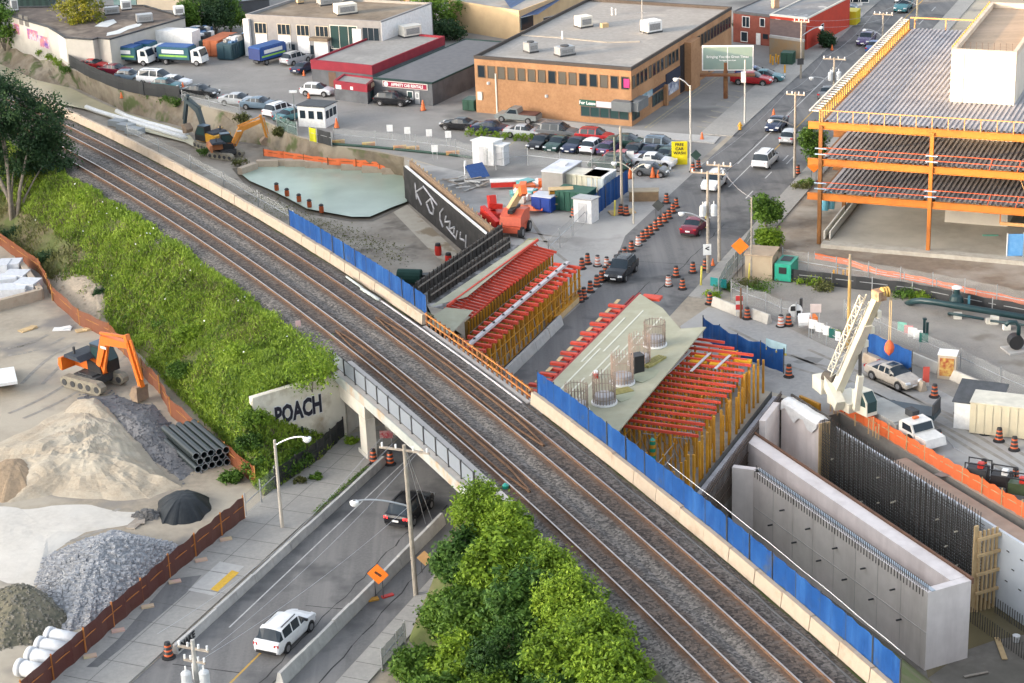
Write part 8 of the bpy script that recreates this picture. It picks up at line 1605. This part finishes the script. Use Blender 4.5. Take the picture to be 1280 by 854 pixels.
for i,(px,py,z,r,h,col,lab)in enumerate(((390,487,-1.,1.75,3.6,'bright','rounded light green young tree beside the bridge railing end'),(300,450,-1.5,1.2,1.7,'bright','bright green bush high on the slope, left of the young tree'),(338,535,-4.9,1.3,1.5,'mid','green bush in front of the left end of the graffiti wall'),(320,560,-5.6,1.3,1.5,'mid','bush between the net fence and the black screen fence'),(345,590,-5.8,1.2,1.2,'mid','low weeds bush behind the black screen fence'),(300,515,-4.8,1.3,1.8,'mid','dense bush at the foot of the slope left of the graffiti wall'),(262,500,-4.6,1.3,1.6,'bright','fresh green bush at the foot of the slope by the pipe stack'),(225,470,-4.6,1.2,1.3,'mid','green bush low on the slope by the excavator bucket'),(206,410,-4.6,1.2,1.4,'mid','dark bush low on the slope above the bucket'),(112,255,-1.2,1.4,1.5,'bright','bright bush on the ballast edge near the big tree'),(175,300,-1.5,1.2,1.2,'bright','bright bush on the upper slope facing the beige blocks'),(60,330,-5.6,1.2,1.4,'dark','dark bush at the corner of the net fence'),(20,300,-5.8,1.4,1.6,'dark','dark bush at the foot of the big left tree'),(125,372,-5.,.7,.9,'dark','small dark shrub on the dirt mound'),(290,600,-5.9,.9,.7,'mid','weed clump at the lower end of the net fence'),(235,425,-3.,1.3,1.4,'bright','bright leafy bush half way up the slope'))):
 bush(lab,at(px,py,z),r*(.8 if i else 1),h*(.75 if i else 1),col,70,36,.22)
BK=[]
for k in range(13):
 f=k/12;q=wa.lerp(wb,.06+.97*f);tz=-5.75+4.6*max(0,(f-.12)/.88)**1.15;e=[(428,549),(400,578),(372,596),(347,614),(330,622),(318,612),(306,592)];x=f*5.99;i=int(x);g_=x-i;t2=at(e[i][0]+(e[i+1][0]-e[i][0])*g_,e[i][1]+(e[i+1][1]-e[i][1])*g_,G-.05)
 a=Vector((q.x,q.y,tz));BK.append([a.lerp(t2,b/4)+V(0,0,.35*math.sin(b*.785)+.15*math.sin(k*2.1+b))for b in range(5)])
mb=MB()
for a,b in zip(BK,BK[1:]):
 for k in range(4):mb.face(a[k],a[k+1],b[k+1],b[k])
struct('earth_bank',mb,pm('embankment_earth',(.17,.145,.09)))
C=np.array([tuple(BK[i][k].lerp(BK[i][k+1],NR.random()).lerp(BK[i+1][k].lerp(BK[i+1][k+1],NR.random()),NR.random()))for i in range(12)for k in range(4)for _ in range(150 if i>3 else 50)]);C[:,2]+=.4*NR.random(len(C));o=quads('bank_weeds',C,unit(NR.normal(size=C.shape)+np.array((0,-.5,.4))),.2+.2*NR.random(len(C)),.4,LM['lawn'],upr=.8);tag(o,'green weeds on the earth bank in front of the graffiti wall','weeds',None,'stuff')
for i,(px,py)in enumerate(((312,560),(330,566),(322,590),(340,596),(355,590),(318,530),(372,580))):bush('%s green bush from the left on the earth bank below the graffiti wall'%ORD[i],at(px,py,(-4.,-4.6,-5.4,-5.6,-5.6,-2.4,-5.6)[i]),1.,1.,('mid','bright')[i%2],46,30,.22,'bushes below the graffiti wall')
C=slope_pts(110,-60,-4,.05,.7);C=C[np.sin(C[:,3]*.6)>.4];quads('wild_flowers',C[:,:3]+np.array((0,-.2,.8)),unit(NR.normal(size=(len(C),3))+np.array((0,-1,1))),np.full(len(C),.2),.8,white);o=bpy.data.objects['wild_flowers'];tag(o,'white wild flowers scattered over the slope','flowers',None,'stuff')
for px,py,r,h,col,lab in ((957,285,1.35,3.3,'mid','leafy green street tree between the road and the steel building'),(959,312,1.,1.9,'bright','yellow-green shrub beside the beige hut'),(1016,215,1.3,5.2,'mid','green tree at the front left corner of the steel building'),(1033,60,.9,2.,'dark','dark round shrub at the corner of the red house'),(929,50,1.2,3.,'dark','ivy climbing the dark red brick house')):
 P=at(px,py);tree('street_tree',lab,'tree',P,h,[(0,0,h*.6,r,r,h*.36),(r*.4,-.3,h*.5,r*.6,r*.6,h*.3),(-r*.4,.2,h*.75,r*.55,r*.6,h*.24)],col,40,120,.26,1,.4,r0=.1)
for px,py,z,r,h,col,lab in ((107,60,G,3.2,8.2,'gold','golden sunlit tree rising over the littered roof'),(6,62,G-1,2.6,6.,'mid','green tree at the top left edge beside the graffiti wall'),(-8,30,G,3.,8.,'dark','dark tree behind the graffiti wall at the left edge'),(62,58,G-1,1.,2.6,'mid','small tree against the graffiti wall corner'),(238,48,G,1.5,5.4,'mid','small green tree at the right end of the pale building'),(270,44,G,2.6,5.6,'dark','dark bushy tree behind the orange container'),(289,40,G,2.2,4.6,'mid','yellow-green tree beside the grey shed'),(262,24,G,2.4,5.4,'dark','dark tree behind the cream building gable'),(544,42,G,3.2,6.,'mid','large green tree between the white gable and the beige hall'),(556,50,G,2.2,2.6,'dark','dark low bush at the foot of the beige hall'),(490,6,G,3.,5.,'gold','sunlit tree on the top edge behind the brown roof'),(525,2,G,2.6,5.6,'gold','sunlit tree at the top edge right of the brown roof')):
 P=at(px,py,z);tree('background_tree',lab,'tree',P,h,[(0,0,h*.62,r,r,h*.36),(r*.55,-.4,h*.5,r*.65,r*.6,h*.3),(-r*.55,.3,h*.55,r*.65,r*.6,h*.32),(0,0,h*.85,r*.6,r*.6,h*.18)],col,36,150,.36,1,.6,'background trees')
rr=random.Random(31)
for i in range(14):
 f=rr.random();x,y=((80+150*f,86+42*f),(35+55*f,54+28*f),(290+60*f,142+22*f))[i%3];bush('%s green weed clump from a scattered line along the canal bank'%ORD[i],at(x,y+5,G-.6),rr.uniform(.7,1.2),rr.uniform(.7,1.2),('mid','bright','olive')[i%3],26,20,.24,'weeds on the canal bank','weed_clump')
for i,(x,y)in enumerate(((588,170),(600,171),(609,172),(620,174),(632,175),(645,176),(655,177),(662,178))):bush('%s weed clump from the left in front of the row of dark sedans'%ORD[i],at(x,y),.45,1.,'bright',16,16,.2,'weeds before the parked cars','weed_clump')
for i,(x,y,r)in enumerate(((905,362,.9),(890,372,.7),(935,358,1.),(955,362,1.2),(1010,356,1.),(1030,362,1.),(1130,372,.9),(1150,374,.8),(1002,236,.9),(1008,232,.8),(405,545,.7),(300,205,.8),(255,192,.7),(1042,420,.5),(375,605,.4),(395,600,.4),(440,555,.5))):
 z=G if not (y<260 and x<500)else FL+.3;bush('%s low weed clump from a scattered set at fences and kerbs'%ORD[i],at(x,y,z),r,.35+.3*r,('mid','bright','olive')[i%3],30,20,.2,'low weeds at fences','weed_clump')
V5=np.array([tuple(at(392+66*f,641-57*f,G+.16))for f in NR.random(500)])+NR.normal(size=(500,3))*np.array((.12,.12,.05));o=quads('kerb_grass',V5,unit(NR.normal(size=(500,3))+np.array((0,0,.6))),np.full(500,.18),.4,LM['mid']);tag(o,'strip of grass growing along the near left kerb','grass',None,'stuff')
V5=np.array([tuple(at(310+190*f,236+75*f+18*NR.random(),FL+.1))for f in NR.random(1600)]);o=quads('bank_grass',V5+NR.normal(size=V5.shape)*np.array((.8,.8,.08)),unit(NR.normal(size=V5.shape)+np.array((0,0,.6))),np.full(1600,.22),.5,LM['olive']);tag(o,'thin weeds on the near shore of the pond','grass',None,'stuff')
mb=MB();P=at(500,838,G+.12);q_=screen('mesh_fence','short chain-link fence beside the bush at the bottom of the right sidewalk',px3([(478,840),(497,818),(507,805)],G),1.5,gscr,pm_=steel)
